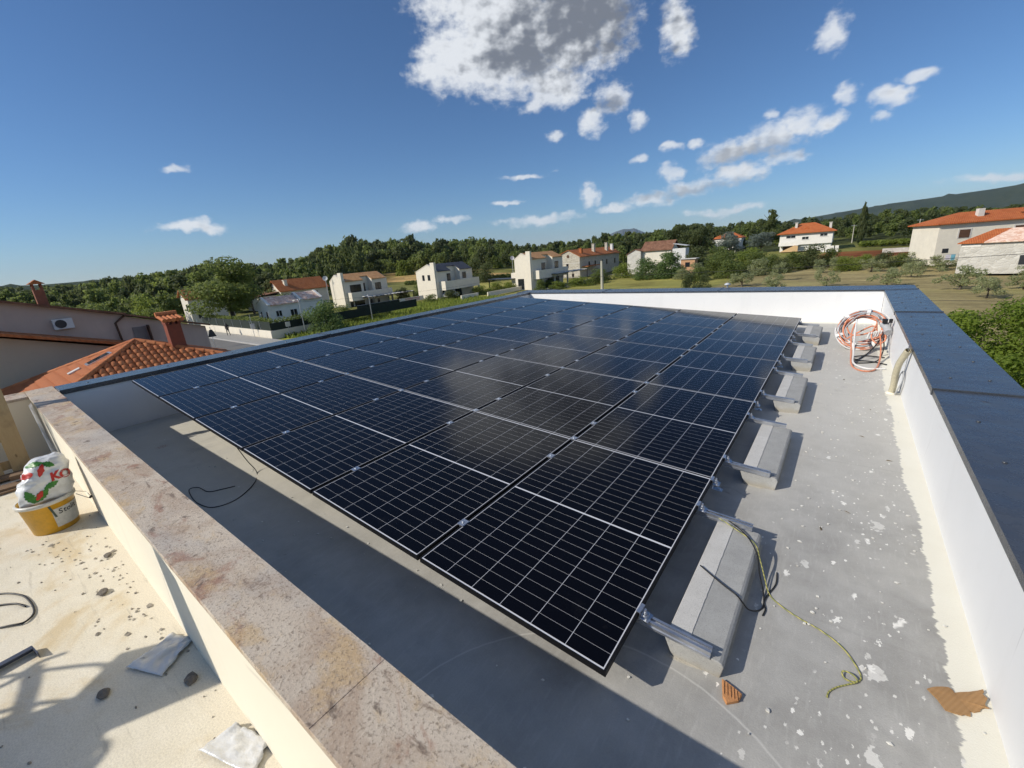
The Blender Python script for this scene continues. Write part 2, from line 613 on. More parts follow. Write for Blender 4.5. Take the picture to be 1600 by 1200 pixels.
def mat_terrace():
    n = N('terrace_screed')
    p = n.pos()
    a = n.noise(p, 1.6, 6, 0.62, 0.4)
    b = n.noise(p, 9, 6, 0.65)
    f = n.noise(p, 120, 3, 0.7)
    base = n.mix(n.mr(b, 0.3, 0.7), (0.76, 0.70, 0.555), (0.85, 0.79, 0.65))
    base = n.mix(n.mr(a, 0.52, 0.68, 0, 0.75, True), base, (0.66, 0.52, 0.30))
    base = n.mix(n.mr(n.noise(p, 2.7, 5, 0.6), 0.55, 0.7, 0, 0.6, True), base, (0.82, 0.78, 0.66))
    c = n.xyz(p)
    edge = n.mr(n.mth('ADD', c[1], n.mth('MULTIPLY', n.mth('SUBTRACT', n.noise(p, 5, 5, 0.65), 0.5), 0.12)), -1.025, -1.0)
    base = n.mix(n.mth('MULTIPLY', edge, 0.8), base, (0.80, 0.73, 0.58))
    base = n.mix(n.mr(f, 0.36, 0.62, 0.25, 0.0), base, (0.22, 0.2, 0.17))
    sc_ = n.mr(n.noise(n.scaled(p, (3, 30, 1), rot=(0, 0, 0.25)), 1.0, 4), 0.62, 0.72, 0, 0.3)
    base = n.mix(sc_, base, (0.30, 0.27, 0.22))
    n.bsdf(base, 0.85, 0.25, normal=n.bump(n.mth('ADD', n.mth('MULTIPLY', b, 0.8), f), 0.4, 0.004))
    return n.m


def mat_granite():
    n = N('flamed_granite')
    p = n.obj()
    warp = n.scaled(p, (1.0, 1.5, 1), rot=(0, 0, 0.45))
    a = n.noise(warp, 2.4, 7, 0.66, 0.7)
    b = n.noise(warp, 6.5, 6, 0.68, 0.5)
    f = n.noise(p, 85, 5, 0.8)
    g = n.noise(p, 130, 2, 0.6)
    base = n.ramp(a, [(0.28, (0.68, 0.63, 0.55)), (0.46, (0.60, 0.54, 0.46)), (0.58, (0.48, 0.39, 0.31)), (0.75, (0.64, 0.58, 0.50))])
    base = n.mix(n.mr(n.noise(n.scaled(warp, (1, 1, 1), (7, 3, 0)), 2.2, 6, 0.7, 0.8), 0.55, 0.66, 0, 0.75, True), base, (0.32, 0.16, 0.11))
    base = n.mix(n.mr(n.noise(n.scaled(warp, (1, 1, 1), (2, 9, 0)), 3.1, 6, 0.7), 0.52, 0.66, 0, 0.65, True), base, (0.60, 0.45, 0.25))
    base = n.mix(n.mr(n.noise(n.scaled(warp, (1, 1, 1), (4, 1, 0)), 1.3, 5, 0.6), 0.5, 0.68, 0, 0.6, True), base, (0.46, 0.46, 0.46))
    base = n.mix(n.mr(b, 0.59, 0.68, 0, 0.8, True), base, (0.12, 0.09, 0.075))
    base = n.mix(n.mr(f, 0.53, 0.62, 0, 0.7), base, (0.17, 0.13, 0.10))
    base = n.mix(n.mr(g, 0.55, 0.7, 0, 0.35), base, (0.74, 0.69, 0.60))
    stk = n.noise(n.scaled(p, (3.2, 9, 1), (1, 5, 0), (0, 0, 1.0)), 1.6, 6, 0.7, 0.6)
    base = n.mix(n.mr(stk, 0.58, 0.70, 0, 0.75, True), base, (0.16, 0.115, 0.09))

    base = n.mix(1.0, base, (0.94, 0.88, 0.81), 'MULTIPLY')
    n.bsdf(base, 0.72, 0.35, normal=n.bump(n.mth('ADD', f, n.mth('MULTIPLY', b, 0.7)), 0.55, 0.006))
    return n.m


def mat_cap():
    n = N('anthracite_sheet_metal')
    p = n.pos()
    dent = n.noise(p, 2.6, 3, 0.5)
    v = n.vor(n.scaled(p, (2.2, 1.6, 1)), 1.3)
    dim = n.mr(v['Distance'], 0.0, 0.10, 1.0, 0.0, True)
    dust = n.noise(p, 6, 6, 0.7)
    scr = n.mr(n.noise(n.scaled(p, (1, 14, 1), rot=(0, 0, 0.6)), 3, 5, 0.7), 0.70, 0.80, 0, 0.22)
    col = n.mix(n.mr(dust, 0.45, 0.75, 0, 0.22), (0.050, 0.056, 0.066), (0.12, 0.125, 0.13))
    col = n.mix(scr, col, (0.30, 0.31, 0.32))
    n.bsdf(col, n.mr(dust, 0.3, 0.8, 0.22, 0.36), 0.75, 0.0, n.bump(n.mth('SUBTRACT', n.mth('MULTIPLY', dent, 1.0), n.mth('MULTIPLY', dim, 0.5)), 0.5, 0.02))
    return n.m


def mat_wall(name, col, var=0.03):
    n = N(name)
    p = n.pos()
    a = n.noise(p, 1.1, 5, 0.6)
    b = n.noise(p, 260, 3, 0.7)
    st = n.noise(n.scaled(p, (4, 4, 0.5)), 1.0, 5, 0.6)
    k = n.mix(n.mr(a, 0.3, 0.7), tuple(c * (1 - var) for c in col), tuple(min(c * (1 + var), 0.9) for c in col))
    k = n.mix(n.mr(st, 0.55, 0.8, 0, 0.22), k, tuple(c * 0.72 for c in col))
    k = n.mix(n.mr(n.noise(p, 7, 6, 0.75), 0.62, 0.78, 0, 0.16), k, tuple(c * 0.6 for c in col))
    crk = n.vor(n.scaled(p, (1, 1, 1)), 0.9, 'DISTANCE_TO_EDGE')['Distance']
    k = n.mix(n.mth('MULTIPLY', n.mr(crk, 0.0, 0.004, 0.35, 0), n.mr(n.noise(p, 1.7, 3), 0.52, 0.6)), k, tuple(c * 0.5 for c in col))
    n.bsdf(k, 0.82, 0.25, normal=n.bump(n.mth('ADD', b, n.mth('MULTIPLY', a, 2.0)), 0.25, 0.003))
    return n.m


M_WHITE = mat_wall('white_render', (0.80, 0.80, 0.79))
M_CREAM = mat_wall('cream_render', (0.82, 0.76, 0.62))
M_SHEET = mat_cap()
M_GRAN = mat_granite()

mb = MB()
nx, ny = 18, 22
for j in range(ny + 1):
    for i in range(nx + 1):
        x = -0.34 + i * (8.135 + 0.34) / nx
        y = -0.685 + j * (9.99 + 0.685) / ny
        mb.v.append((x, y, floor_z(x, y)))
for j in range(ny):
    for i in range(nx):
        a = j * (nx + 1) + i
        mb.f.append((a, a + 1, a + nx + 2, a + nx + 1))
        mb.s.append(True)
struct('roof_floor', mb, mat_roof_floor())

mb = MB()
mb.box(-0.44, 9.2, -3.6, -0.89, -0.95, -0.75)
struct('terrace_floor', mb, mat_terrace())

# the house below the roof
hb = thing('flat_roof_house', 'white rendered house carrying the flat roof, mostly hidden below its parapets', 'house', (4, 4, -6.9))
part(hb, 'wall', MB().box(-0.80, 8.58, -3.6, 10.5, -6.95, -0.96), M_WHITE)

# right, far and left parapets: rendered wall, folded metal caps in lengths


def cap_x(x0, x1, y0, y1, zi, zo, inner_is_x0):
    """cap sheet running along Y; folded edge down both sides; zi inner height, zo outer height"""
    za, zb = (zi, zo) if inner_is_x0 else (zo, zi)
    t = 0.002
    prof = [(x0, za - 0.045), (x0, za), (x1, zb), (x1, zb - 0.06), (x1 - t, zb - 0.06), (x1 - t, zb - t), (x0 + t, za - t), (x0 + t, za - 0.045)]
    return MB().prism_y(prof, y0, y1)


def cap_y(y0, y1, x0, x1, zi, zo):
    t = 0.002
    prof = [(y0, zi - 0.03), (y0, zi), (y1, zo), (y1, zo - 0.06), (y1 - t, zo - 0.06), (y1 - t, zo - t), (y0 + t, zi - t), (y0 + t, zi - 0.03)]
    return MB().prism_x(prof, x0, x1)


rp = thing('parapet_wall', 'right-hand white parapet with wide dark metal cap, beside the concrete blocks', 'wall', (8.37, 4.8, -0.7))
part(rp, 'wall', MB().box(8.135, 8.59, -0.94, 10.5, -0.94, -0.012), M_WHITE)
for i, (a, b) in enumerate(((-0.93, 3.18), (3.20, 7.085), (7.105, 10.01))):
    c = part(rp, 'metal_cap', cap_x(8.118, 8.622, a, b, 0.0, 0.004, True), M_SHEET)
    part(c, 'seam', MB().beam((8.116, b + 0.01, 0.006), (8.626, b + 0.01, 0.010), 0.045, 0.010).box(8.112, 8.120, b - 0.012, b + 0.032, -0.046, 0.008), M_SHEET)
    for yy in np.arange(a + 0.35, b - 0.1, 0.62):
        for xx in (8.26, 8.48):
            part(c, 'screw', MB().lathe([(0.011, 0.0), (0.011, 0.003), (0.006, 0.006)], (xx, yy, 0.001 + (xx - 8.118) * 0.008), 8), M_SHEET)
fp = thing('parapet_wall', 'far white parapet with dark metal cap behind the array', 'wall', (3.9, 10.2, -0.7))
part(fp, 'wall', MB().box(-0.345, 8.13, 9.90, 10.46, -0.94, -0.004), M_WHITE)
for a, b in ((-0.83, 2.1), (2.11, 5.1), (5.11, 8.6)):
    c = part(fp, 'metal_cap', cap_y(9.885, 10.49, a, b, 0.008, 0.026), M_SHEET)
    part(c, 'seam', MB().beam((a, 9.882, 0.012), (a, 10.492, 0.030), 0.03, 0.008), M_SHEET)
part(fp, 'vent_cap', MB().lathe([(0.02, 0.0), (0.02, 0.07), (0.07, 0.08), (0.075, 0.10), (0.03, 0.13)], (5.15, 10.75, -0.02), 14).tube([(5.15, 10.75, -0.6), (5.15, 10.75, 0.0)], 0.02, 8), pm('pale_plastic', (0.5, 0.52, 0.55), 0.4))
lp = thing('parapet_wall', 'left parapet in shade with narrow pale metal cap along the array', 'wall', (-0.6, 4.8, -0.7))
part(lp, 'wall', MB().box(-0.79, -0.352, -0.68, 9.96, -0.94, -0.012), M_WHITE)
for a, b in ((-0.652, 3.1), (3.11, 6.6), (6.61, 9.963)):
    c = part(lp, 'metal_cap', cap_x(-0.825, -0.335, a, b, 0.010, 0.0, False), M_SHEET)
    part(c, 'seam', MB().beam((-0.828, b, 0.005), (-0.332, b, 0.016), 0.03, 0.008), M_SHEET)
    for yy in np.arange(a + 0.3, b - 0.1, 0.9):
        part(c, 'screw', MB().lathe([(0.012, 0.0), (0.012, 0.004), (0.006, 0.007)], (-0.55, yy, 0.005), 8), M_SHEET)

# near parapet with granite coping
npw = thing('parapet_wall', 'near cream parapet topped with rough granite slabs, crossing the foreground', 'wall', (4, -0.79, -0.75))
part(npw, 'wall', MB().box(-0.88, 8.13, -0.898, -0.687, -0.94, -0.033), M_CREAM)
part(npw, 'wall_end', MB().box(-0.88, -0.445, -3.6, -0.90, -0.94, -0.033), M_CREAM)
part(npw, 'edge_trim', MB().box(-0.44, 8.1, -0.906, -0.9, -0.050, -0.034), pm('grey_trim', (0.35, 0.34, 0.32), 0.5))
for a, b in ((-0.905, 0.82), (0.8205, 3.62), (3.6205, 6.4190), (6.4196, 8.11)):
    s = part(npw, 'granite_slab', MB().box(a, b, -0.922, -0.66, -0.032, 0.0), M_GRAN)
    bevel(s, 0.0015, 1)
part(npw, 'grout', MB().box(6.40, 6.44, -0.918, -0.664, -0.03, -0.0025).box(3.60, 3.64, -0.918, -0.664, -0.03, -0.0025).box(0.80, 0.84, -0.918, -0.664, -0.03, -0.0025), pm('stone_grout', (0.42, 0.37, 0.29), 0.9, 0.15, 30))
s = part(npw, 'granite_slab', MB().box(-0.905, -0.432, -2.6, -0.925, -0.032, 0.0), M_GRAN)
bevel(s, 0.003, 2)

# ------------------------------------------------------------------ solar array
TH = R(3.5)
CT, ST = math.cos(TH), math.sin(TH)
PW, PL, GU, GV = 1.134, 1.770, 0.020, 0.0079
NU, NV = 6, 5
UE, VE = NU * PW + (NU - 1) * GU, NV * PL + (NV - 1) * GV


def tilt_pt(u, v, z=0.0):
    return Vector((u * CT + z * ST, v, -u * ST + z * CT))


def mat_cell():
    n = N('solar_cell')
    p = n.pos()
    d = n.noise(p, 1.3, 5, 0.6)
    e = n.noise(p, 30, 4, 0.6)
    col = n.mix(d, (0.0025, 0.0026, 0.004), (0.004, 0.0042, 0.0065))
    col = n.mix(n.mr(n.noise(p, 5.5, 6, 0.7), 0.6, 0.8, 0, 0.03), col, (0.25, 0.24, 0.22))
    n.bsdf(col, n.mr(e, 0.3, 0.7, 0.09, 0.13), 0.5, ior=1.26)
    return n.m


def mat_backsheet():
    n = N('white_backsheet')
    p = n.pos()
    col = n.mix(n.noise(p, 2, 3), (0.60, 0.61, 0.64), (0.72, 0.73, 0.76))
    n.bsdf(col, 0.11, 0.5, ior=1.26)
    return n.m


M_CELL, M_BACK = mat_cell(), mat_backsheet()
M_FRAME = pm('black_anodised_frame', (0.008, 0.008, 0.009), 0.55, 0.1, 4, spec=0.2)
M_ALU = pm('aluminium', (0.62, 0.64, 0.67), 0.32, 0.08, 9, metal=0.85, spec=0.5)
M_STEEL = pm('zinc_steel', (0.55, 0.56, 0.58), 0.38, 0.15, 30, metal=0.8)

CU = (PW - 0.030) / 6
CV = (PL - 0.028 - 0.0115) / 24


def cell_spots():
    for i in range(6):
        for half in (0, 1):
            for j in range(12):
                u0 = 0.015 + i * CU + 0.0015
                v0 = (0.012 if half == 0 else PL - 0.016 - 12 * CV) + j * CV + 0.0007
                yield u0, v0


cw, cl = CU - 0.0030, CV - 0.0014
cell_me = MB().add([(0, 0, 0), (cw, 0, 0), (cw, cl, 0), (0, cl, 0)], [(0, 1, 2, 3)]).mesh('cell')
cell_me.materials.append(M_CELL)
cs = MB()
for u0, v0 in cell_spots():
    cs.add([(u0, v0, 0), (u0 + cw, v0, 0), (u0 + cw, v0 + cl, 0), (u0, v0 + cl, 0)], [(0, 1, 2, 3)])
cells_me = cs.mesh('cells')
cells_me.materials.append(M_CELL)
fr = MB()
lip, fh = 0.0105, 0.031
lv = 0.0035
fr.box(0, PW, 0, lv, -fh, 0.0012).box(0, PW, PL - lv, PL, -fh, 0.0012).box(0, lip, lv, PL - lv, -fh, 0.0012).box(PW - lip, PW, lv, PL - lv, -fh, 0.0012)
fr.box(lip, PW - lip, lip, 0.03, -fh, -fh + 0.002).box(lip, PW - lip, PL - 0.03, PL - lip, -fh, -fh + 0.002)
frame_me = fr.mesh('frame')
frame_me.materials.append(M_FRAME)
lam_me = MB().box(lip, PW - lip, lv, PL - lv, -0.006, -0.0006).mesh('laminate')
lam_me.materials.append(M_BACK)

ROWS = ['nearest', 'second', 'third', 'fourth', 'farthest']
COLS = ['leftmost', 'second from the left', 'third from the left', 'third from the right', 'second from the right', 'rightmost']
for r in range(NV):
    for c in range(NU):
        o = bpy.data.objects.new('solar_panel', None)
        COL.objects.link(o)
        o.location = tilt_pt(c * (PW + GU), r * (PL + GV))
        o.rotation_euler = (0, TH + R(random.uniform(-0.06, 0.06)), 0)
        tag(o, f'black solar panel with white grid, {COLS[c]} in the {ROWS[r]} row', 'solar panel', 'solar panels of the roof array')
        link('frame', frame_me, None, o)
        lam = link('laminate', lam_me, None, o)
        if r == 0 or (r == 1 and c >= 4):
            for u0, v0 in cell_spots():
                k = link('cell', cell_me, None, lam)
                k.location = (u0, v0, 0)
        else:
            tag(link('cells', cells_me, None, lam), kind='stuff')

# mounting rails with clamps
h = 0.040
pr = [(-0.02, 0), (0.02, 0), (0.02, 0.012), (0.015, 0.015), (0.015, 0.025), (0.02, 0.028), (0.02, h), (0.007, h), (0.007, h - 0.004), (0.013, h - 0.006), (0.013, h - 0.016),
      (-0.013, h - 0.016), (-0.013, h - 0.006), (-0.007, h - 0.004), (-0.007, h), (-0.02, h), (-0.02, 0.028), (-0.015, 0.025), (-0.015, 0.015), (-0.02, 0.012)]


def rail_mesh(u1):
    return MB().prism([(-0.04, v, z - 0.0315 - h) for v, z in pr], (u1 + 0.04, 0, 0)).mesh('profile')


rail_long, rail_short = rail_mesh(7.225), rail_mesh(UE + 0.005)
midc = MB().box(-0.024, 0.024, -0.030, 0.030, 0.0016, 0.0042).box(-0.008, 0.008, -0.03, 0.03, -0.03, 0.0016).lathe([(0.0075, 0.0042), (0.0075, 0.0095), (0.005, 0.011)], n=8).mesh('mid_clamp')
endc = MB().box(-0.012, 0.006, -0.03, 0.03, 0.0016, 0.0042).box(0.003, 0.0065, -0.03, 0.03, -0.031, 0.003).box(0.0065, 0.05, -0.03, 0.03, -0.0315, -0.028)
endc.tube([(0.022, 0, -0.03), (0.022, 0, 0.012)], 0.006, 8).lathe([(0.011, -0.012), (0.011, -0.004)], (0.022, 0, 0.0), 6).box(0.008, 0.036, -0.02, 0.02, -0.0275, -0.0145)
endc = endc.mesh('end_clamp')
foot = MB().box(0.0, 0.07, -0.02, 0.02, -0.075, -0.071).box(0.0, 0.004, -0.02, 0.02, -0.075, -0.03).box(0.035, 0.055, -0.012, 0.012, -0.071, -0.06).mesh('bracket')
for me in (rail_long, rail_short, midc, endc, foot):
    me.materials.append(M_ALU)


def rail(v, long, label):
    o = bpy.data.objects.new('mounting_rail', None)
    COL.objects.link(o)
    o.location = tilt_pt(0, v)
    o.rotation_euler = (0, TH, 0)
    tag(o, label, 'rail', 'aluminium rails under the panels')
    link('profile', rail_long if long else rail_short, None, o)
    for i in range(1, NU):
        k = link('mid_clamp', midc, None, o)
        k.location = (i * (PW + GU) - GU / 2, random.uniform(-0.02, 0.02), 0)
    e = link('end_clamp', endc, None, o)
    e.location = (UE + 0.002, 0, 0)
    e.rotation_euler = (0, 0, random.uniform(-0.15, 0.15))
    if not long:
        b = link('bracket', foot, None, o)
        b.location = (UE + 0.004, 0, 0)


for r in range(NV):
    y0 = r * (PL + GV)
    rail(y0 + 0.385, True, f'aluminium rail jutting out over the near end of the {ROWS[r]} concrete block')
    rail(y0 + 1.405, True, f'aluminium rail jutting out over the far end of the {ROWS[r]} concrete block')
    if r:
        rail(y0 - GV / 2, False, f'aluminium rail with hanging bracket between the {ROWS[r - 1]} and {ROWS[r]} panel rows')


# ballast blocks


def mat_concrete(name, a, b):
    n = N(name)
    p = n.pos()
    m = n.noise(p, 7, 6, 0.6)
    f = n.noise(p, 160, 3, 0.7)
    pore = n.vor(p, 95)['Distance']
    c = n.mix(n.mr(m, 0.3, 0.7), a, b)
    c = n.mix(n.mr(f, 0.35, 0.6, 0.3, 0), c, tuple(x * 0.55 for x in a))
    c = n.mix(n.mr(pore, 0.10, 0.20, 0.65, 0), c, tuple(x * 0.35 for x in a))
    c = n.mix(n.mr(n.noise(p, 16, 6, 0.75), 0.55, 0.72, 0, 0.45), c, tuple(x * 0.6 for x in a))
    c = n.mix(n.mr(n.noise(p, 4, 5, 0.7), 0.58, 0.72, 0, 0.4), c, tuple(min(x * 1.35, 0.8) for x in b))
    z = n.xyz(p)[2]
    c = n.mix(n.mth('MULTIPLY', n.mr(n.mth('ADD', z, n.mth('MULTIPLY', n.noise(p, 14, 4), 0.06)), -0.565, -0.535, 1, 0), 0.5), c, (0.33, 0.29, 0.21))
    n.bsdf(c, 0.88, 0.25, normal=n.bump(n.mth('SUBTRACT', f, n.mr(pore, 0.05, 0.15, 0.5, 0)), 0.5, 0.003))
    return n.m


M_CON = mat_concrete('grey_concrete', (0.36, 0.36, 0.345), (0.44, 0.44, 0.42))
M_CON_LIT = mat_concrete('sunlit_concrete', (0.54, 0.53, 0.50), (0.62, 0.61, 0.58))  # same concrete painted paler, standing in for light on the block's left facet
BL_TXT = ['nearest long concrete ballast block, with cables lying over it', 'second concrete ballast block from the camera, beside bare grey floor',
          'third concrete ballast block from the camera, middle of the five', 'fourth concrete ballast block from the camera, level with the cable coil', 'farthest concrete ballast block, close to the white end wall']
for r in range(NV):
    y0 = r * (PL + GV) + 0.37
    rnd = random.Random(50 + r)
    x0 = 7.012 + rnd.uniform(-0.004, 0.004)
    zb = floor_z(7.13, y0 + 0.5) - 0.004
    zt = -0.499
    t = thing('ballast_block', BL_TXT[r], 'concrete block', (x0 + 0.13, y0 + 0.5, zb), 'concrete ballast blocks under the rails')
    ln = 1.03
    p1 = [(x0 + 0.035, zb), (x0 + 0.238, zb), (x0 + 0.252, zt - 0.030), (x0 + 0.243, zt - 0.016), (x0 + 0.232, zt - 0.010), (x0 + 0.100, zt - 0.003), (x0 + 0.004, zt - 0.004), (x0, zt - 0.012)]
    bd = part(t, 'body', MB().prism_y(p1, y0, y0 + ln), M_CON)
    bevel(bd, 0.004 + 0.004 * rnd.random(), 2)
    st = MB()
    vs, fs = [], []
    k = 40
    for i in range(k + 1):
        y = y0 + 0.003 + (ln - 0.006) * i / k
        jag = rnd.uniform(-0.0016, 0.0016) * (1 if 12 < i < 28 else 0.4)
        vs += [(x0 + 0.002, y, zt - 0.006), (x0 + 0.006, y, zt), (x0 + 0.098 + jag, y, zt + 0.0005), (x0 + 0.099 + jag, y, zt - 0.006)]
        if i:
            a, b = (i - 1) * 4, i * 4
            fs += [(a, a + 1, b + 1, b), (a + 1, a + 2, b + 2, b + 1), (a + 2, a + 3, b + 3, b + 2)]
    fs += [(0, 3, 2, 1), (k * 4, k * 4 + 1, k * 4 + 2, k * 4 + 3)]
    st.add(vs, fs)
    part(t, 'lit_strip', st, M_CON_LIT)
    # mortar bed squeezed out at the foot
    foot_mb = MB()
    pts = []
    for i in range(26):
        a = 2 * math.pi * i / 26
        ex, ey = math.cos(a), math.sin(a)
        pts.append((x0 + 0.137 + (0.112 + rnd.uniform(0, 0.012)) * max(-1, min(1, ex * 1.6)), y0 + ln / 2 + (ln / 2 + rnd.uniform(0.004, 0.03)) * max(-1, min(1, ey * 1.6)), zb + 0.0045))
    foot_mb.prism([(a, b, c + 0.004) for a, b, c in pts], (0, 0, -0.008))
    part(t, 'mortar_bed', foot_mb, pm('mortar_bed', (0.47, 0.44, 0.37), 0.9, 0.15, 20, 0.4, 120))

# ------------------------------------------------------------------ things lying on the roof
M_BLACKC = pm('black_cable', (0.012, 0.012, 0.013), 0.45, 0.1, 20)


def on_floor(x, y, r=0.004):
    return (x, y, floor_z(x, y) + r)


# earth wire: yellow-green with the black cable beside it
pts = [(6.90, 1.43, -0.472), (7.02, 1.39, -0.476), (7.12, 1.345, -0.488), (7.24, 1.27, -0.497), (7.285, 1.17, -0.52), (7.325, 1.08, -0.565), on_floor(7.36, 1.00), on_floor(7.42, 0.945),
       on_floor(7.50, 0.905), on_floor(7.59, 0.875), on_floor(7.67, 0.82), on_floor(7.72, 0.74), on_floor(7.735, 0.685), on_floor(7.715, 0.652), on_floor(7.68, 0.648), on_floor(7.672, 0.672, 0.014),
       on_floor(7.70, 0.676, 0.016), on_floor(7.722, 0.655, 0.010), on_floor(7.69, 0.622), on_floor(7.655, 0.585), on_floor(7.63, 0.545), on_floor(7.625, 0.515)]


def mat_wire():
    n = N('yellow_green_wire')
    w = n.nd('ShaderNodeTexWave', wave_type='BANDS', bands_direction='DIAGONAL')
    n.put(w.inputs['Vector'], n.pos())
    w.inputs['Scale'].default_value = 30
    n.bsdf(n.mix(n.mr(w.outputs['Fac'], 0.45, 0.55), (0.44, 0.40, 0.12), (0.20, 0.22, 0.06)), 0.5)
    return n.m


ew = solo('earth_wire', MB().tube(smooth_path(pts, 6), 0.0031, 7), mat_wire(), 'thin yellow and green earth wire snaking across the grey floor', 'wire', pts[0])
bc = [(6.88, 1.46, -0.470), (7.05, 1.40, -0.472), (7.18, 1.32, -0.486), (7.262, 1.20, -0.505), (7.30, 1.08, -0.55), (7.335, 0.98, -0.588), on_floor(7.345, 0.90), on_floor(7.33, 0.855), (7.29, 0.80, -0.56), (7.24, 0.79, -0.498),
      (7.16, 0.83, -0.492), (7.08, 0.88, -0.4915), (7.03, 0.912, -0.491)]
solo('black_cable', MB().tube(smooth_path(bc, 6), 0.0038, 7), M_BLACKC, 'black cable looped over the nearest concrete block', 'cable', bc[0])
bc2 = [on_floor(7.372, 1.20), on_floor(7.378, 1.10), on_floor(7.355, 1.0), on_floor(7.345, 0.93), on_floor(7.357, 0.88), on_floor(7.352, 0.83)]
solo('black_cable', MB().tube(smooth_path(bc2, 6), 0.0038, 7), M_BLACKC, 'short black cable end standing by the shadow of the nearest block', 'cable', bc2[0])
dc = [(2.86, 0.10, -0.28), (2.93, 0.16, -0.52), on_floor(3.06, 0.18), on_floor(3.30, 0.05), on_floor(3.46, -0.16), on_floor(3.42, -0.32), on_floor(3.22, -0.37), on_floor(3.0, -0.36), on_floor(2.86, -0.33, 0.02), on_floor(2.9, -0.27, 0.02),
      on_floor(3.05, -0.24), on_floor(3.12, -0.15), on_floor(3.17, -0.06)]
solo('black_cable', MB().tube(smooth_path(dc, 6), 0.0042, 7), M_BLACKC, 'black cable curling on the shaded floor below the array edge', 'cable', dc[0])


def mat_cardboard():
    n = N('cardboard')
    p = n.obj()
    w = n.nd('ShaderNodeTexWave', wave_type='BANDS', bands_direction='X')
    n.put(w.inputs['Vector'], n.scaled(p, (1, 1, 1), rot=(0, 0, 0.5)))
    w.inputs['Scale'].default_value = 22
    c = n.mix(n.noise(p, 9, 4), (0.33, 0.19, 0.085), (0.43, 0.26, 0.125))
    n.bsdf(n.mix(n.mth('MULTIPLY', w.outputs['Fac'], 0.25), c, (0.24, 0.13, 0.05)), 0.85, 0.2, normal=n.bump(w.outputs['Fac'], 0.3, 0.003))
    return n.m


M_CARD = mat_cardboard()
rnd = random.Random(5)
outl = [(7.945, 0.765), (7.975, 0.795), (8.015, 0.822), (8.03, 0.805), (8.075, 0.838), (8.118, 0.872), (8.112, 0.848), (8.124, 0.832), (8.112, 0.80), (8.122, 0.786), (8.098, 0.772), (8.085, 0.752), (8.064, 0.742), (8.062, 0.715), (8.035, 0.70), (7.99, 0.693)]
cb = MB()
cvs = []
ring2 = []
for i in range(len(outl)):
    a, b = outl[i], outl[(i + 1) % len(outl)]
    ring2 += [a, ((a[0] + b[0]) / 2 + rnd.uniform(-0.004, 0.004), (a[1] + b[1]) / 2 + rnd.uniform(-0.004, 0.004))]
cvs = [(x, y, floor_z(x, y) + 0.008 + 0.003 * math.sin(x * 30 + y * 18) + max(0, (x - 8.09)) * 0.15) for x, y in ring2]
cx, cy = 8.04, 0.775
cvs.append((cx, cy, floor_z(cx, cy) + 0.009))
m_ = len(ring2)
low = [(x, y, z - 0.005) for x, y, z in cvs]
cb.add(cvs + low, [(i, (i + 1) % m_, m_) for i in range(m_)] + [((i + 1) % m_ + m_ + 1, i + m_ + 1, 2 * m_ + 1) for i in range(m_)] + [(i, i + m_ + 1, (i + 1) % m_ + m_ + 1, (i + 1) % m_) for i in range(m_)])
solo('cardboard_scrap', cb, M_CARD, 'torn brown cardboard scrap lying against the right-hand wall', 'cardboard', (8.04, 0.77, -0.59))

tz = floor_z(7.3, 0.32)
brick = MB().prism([(7.262, 0.362, tz), (7.300, 0.352, tz), (7.345, 0.335, tz), (7.338, 0.298, tz), (7.300, 0.262, tz), (7.281, 0.285, tz)], (0, 0, 0.016))
for i in range(5):
    a = 7.272 + i * 0.013
    brick.beam((a, 0.352 - i * 0.004, tz + 0.018), (a + 0.012, 0.292, tz + 0.018), 0.004, 0.004)
bo = solo('brick_shard', brick, pm('terracotta_shard', (0.50, 0.24, 0.10), 0.85, 0.2, 30, 0.4, 200), 'broken orange clay shard at the foot of the nearest block', 'brick', (7.3, 0.32, tz))
bevel(bo, 0.002, 1)

# flakes, chips and dried leaves scattered on the roof: too many to count
rnd = random.Random(21)
fl = MB()
for i in range(260):
    x = 7.32 + abs(rnd.gauss(0.35, 0.28)) if i < 170 else rnd.uniform(0.4, 7.6)
    y = rnd.uniform(0.25, 8.8) if i < 170 else rnd.uniform(-0.6, 0.25)
    if x > 8.1:
        continue
    s = rnd.uniform(0.003, 0.012)
    a0 = rnd.uniform(0, 6.3)
    k = rnd.randint(4, 6)
    z = floor_z(x, y) + 0.0015
    ring = [(x + s * rnd.uniform(0.6, 1.3) * math.cos(a0 + 6.283 * j / k), y + s * rnd.uniform(0.5, 1.0) * math.sin(a0 + 6.283 * j / k), z) for j in range(k)]
    fl.prism(ring, (rnd.uniform(-0.002, 0.002), 0, rnd.uniform(0.002, 0.006)))
tag(link('plaster_flakes', fl.mesh('plaster_flakes'), pm('plaster_flakes', (0.66, 0.65, 0.60), 0.9, 0.3, 40)), 'pale plaster flakes and paint crumbs scattered over the roof floor', 'debris', kind='stuff')
lv = MB()
for (x, y) in ((7.86, 4.3), (7.80, 3.5), (7.92, 3.05), (7.62, 5.4), (7.70, 2.05), (7.55, 1.75)):
    a = rnd.uniform(0, 3)
    lv.add([(x, y, floor_z(x, y) + 0.004), (x + 0.02 * math.cos(a) - 0.006, y + 0.02 * math.sin(a), floor_z(x, y) + 0.012), (x + 0.05 * math.cos(a), y + 0.05 * math.sin(a), floor_z(x, y) + 0.006),
            (x + 0.02 * math.cos(a) + 0.008, y + 0.02 * math.sin(a) + 0.004, floor_z(x, y) + 0.003)], [(0, 1, 2), (0, 2, 3)])
tag(link('dry_leaves', lv.mesh('dry_leaves'), pm('dry_leaf', (0.16, 0.12, 0.06), 0.8)), 'dry brown leaves blown onto the grey roof floor', 'leaves', kind='stuff')

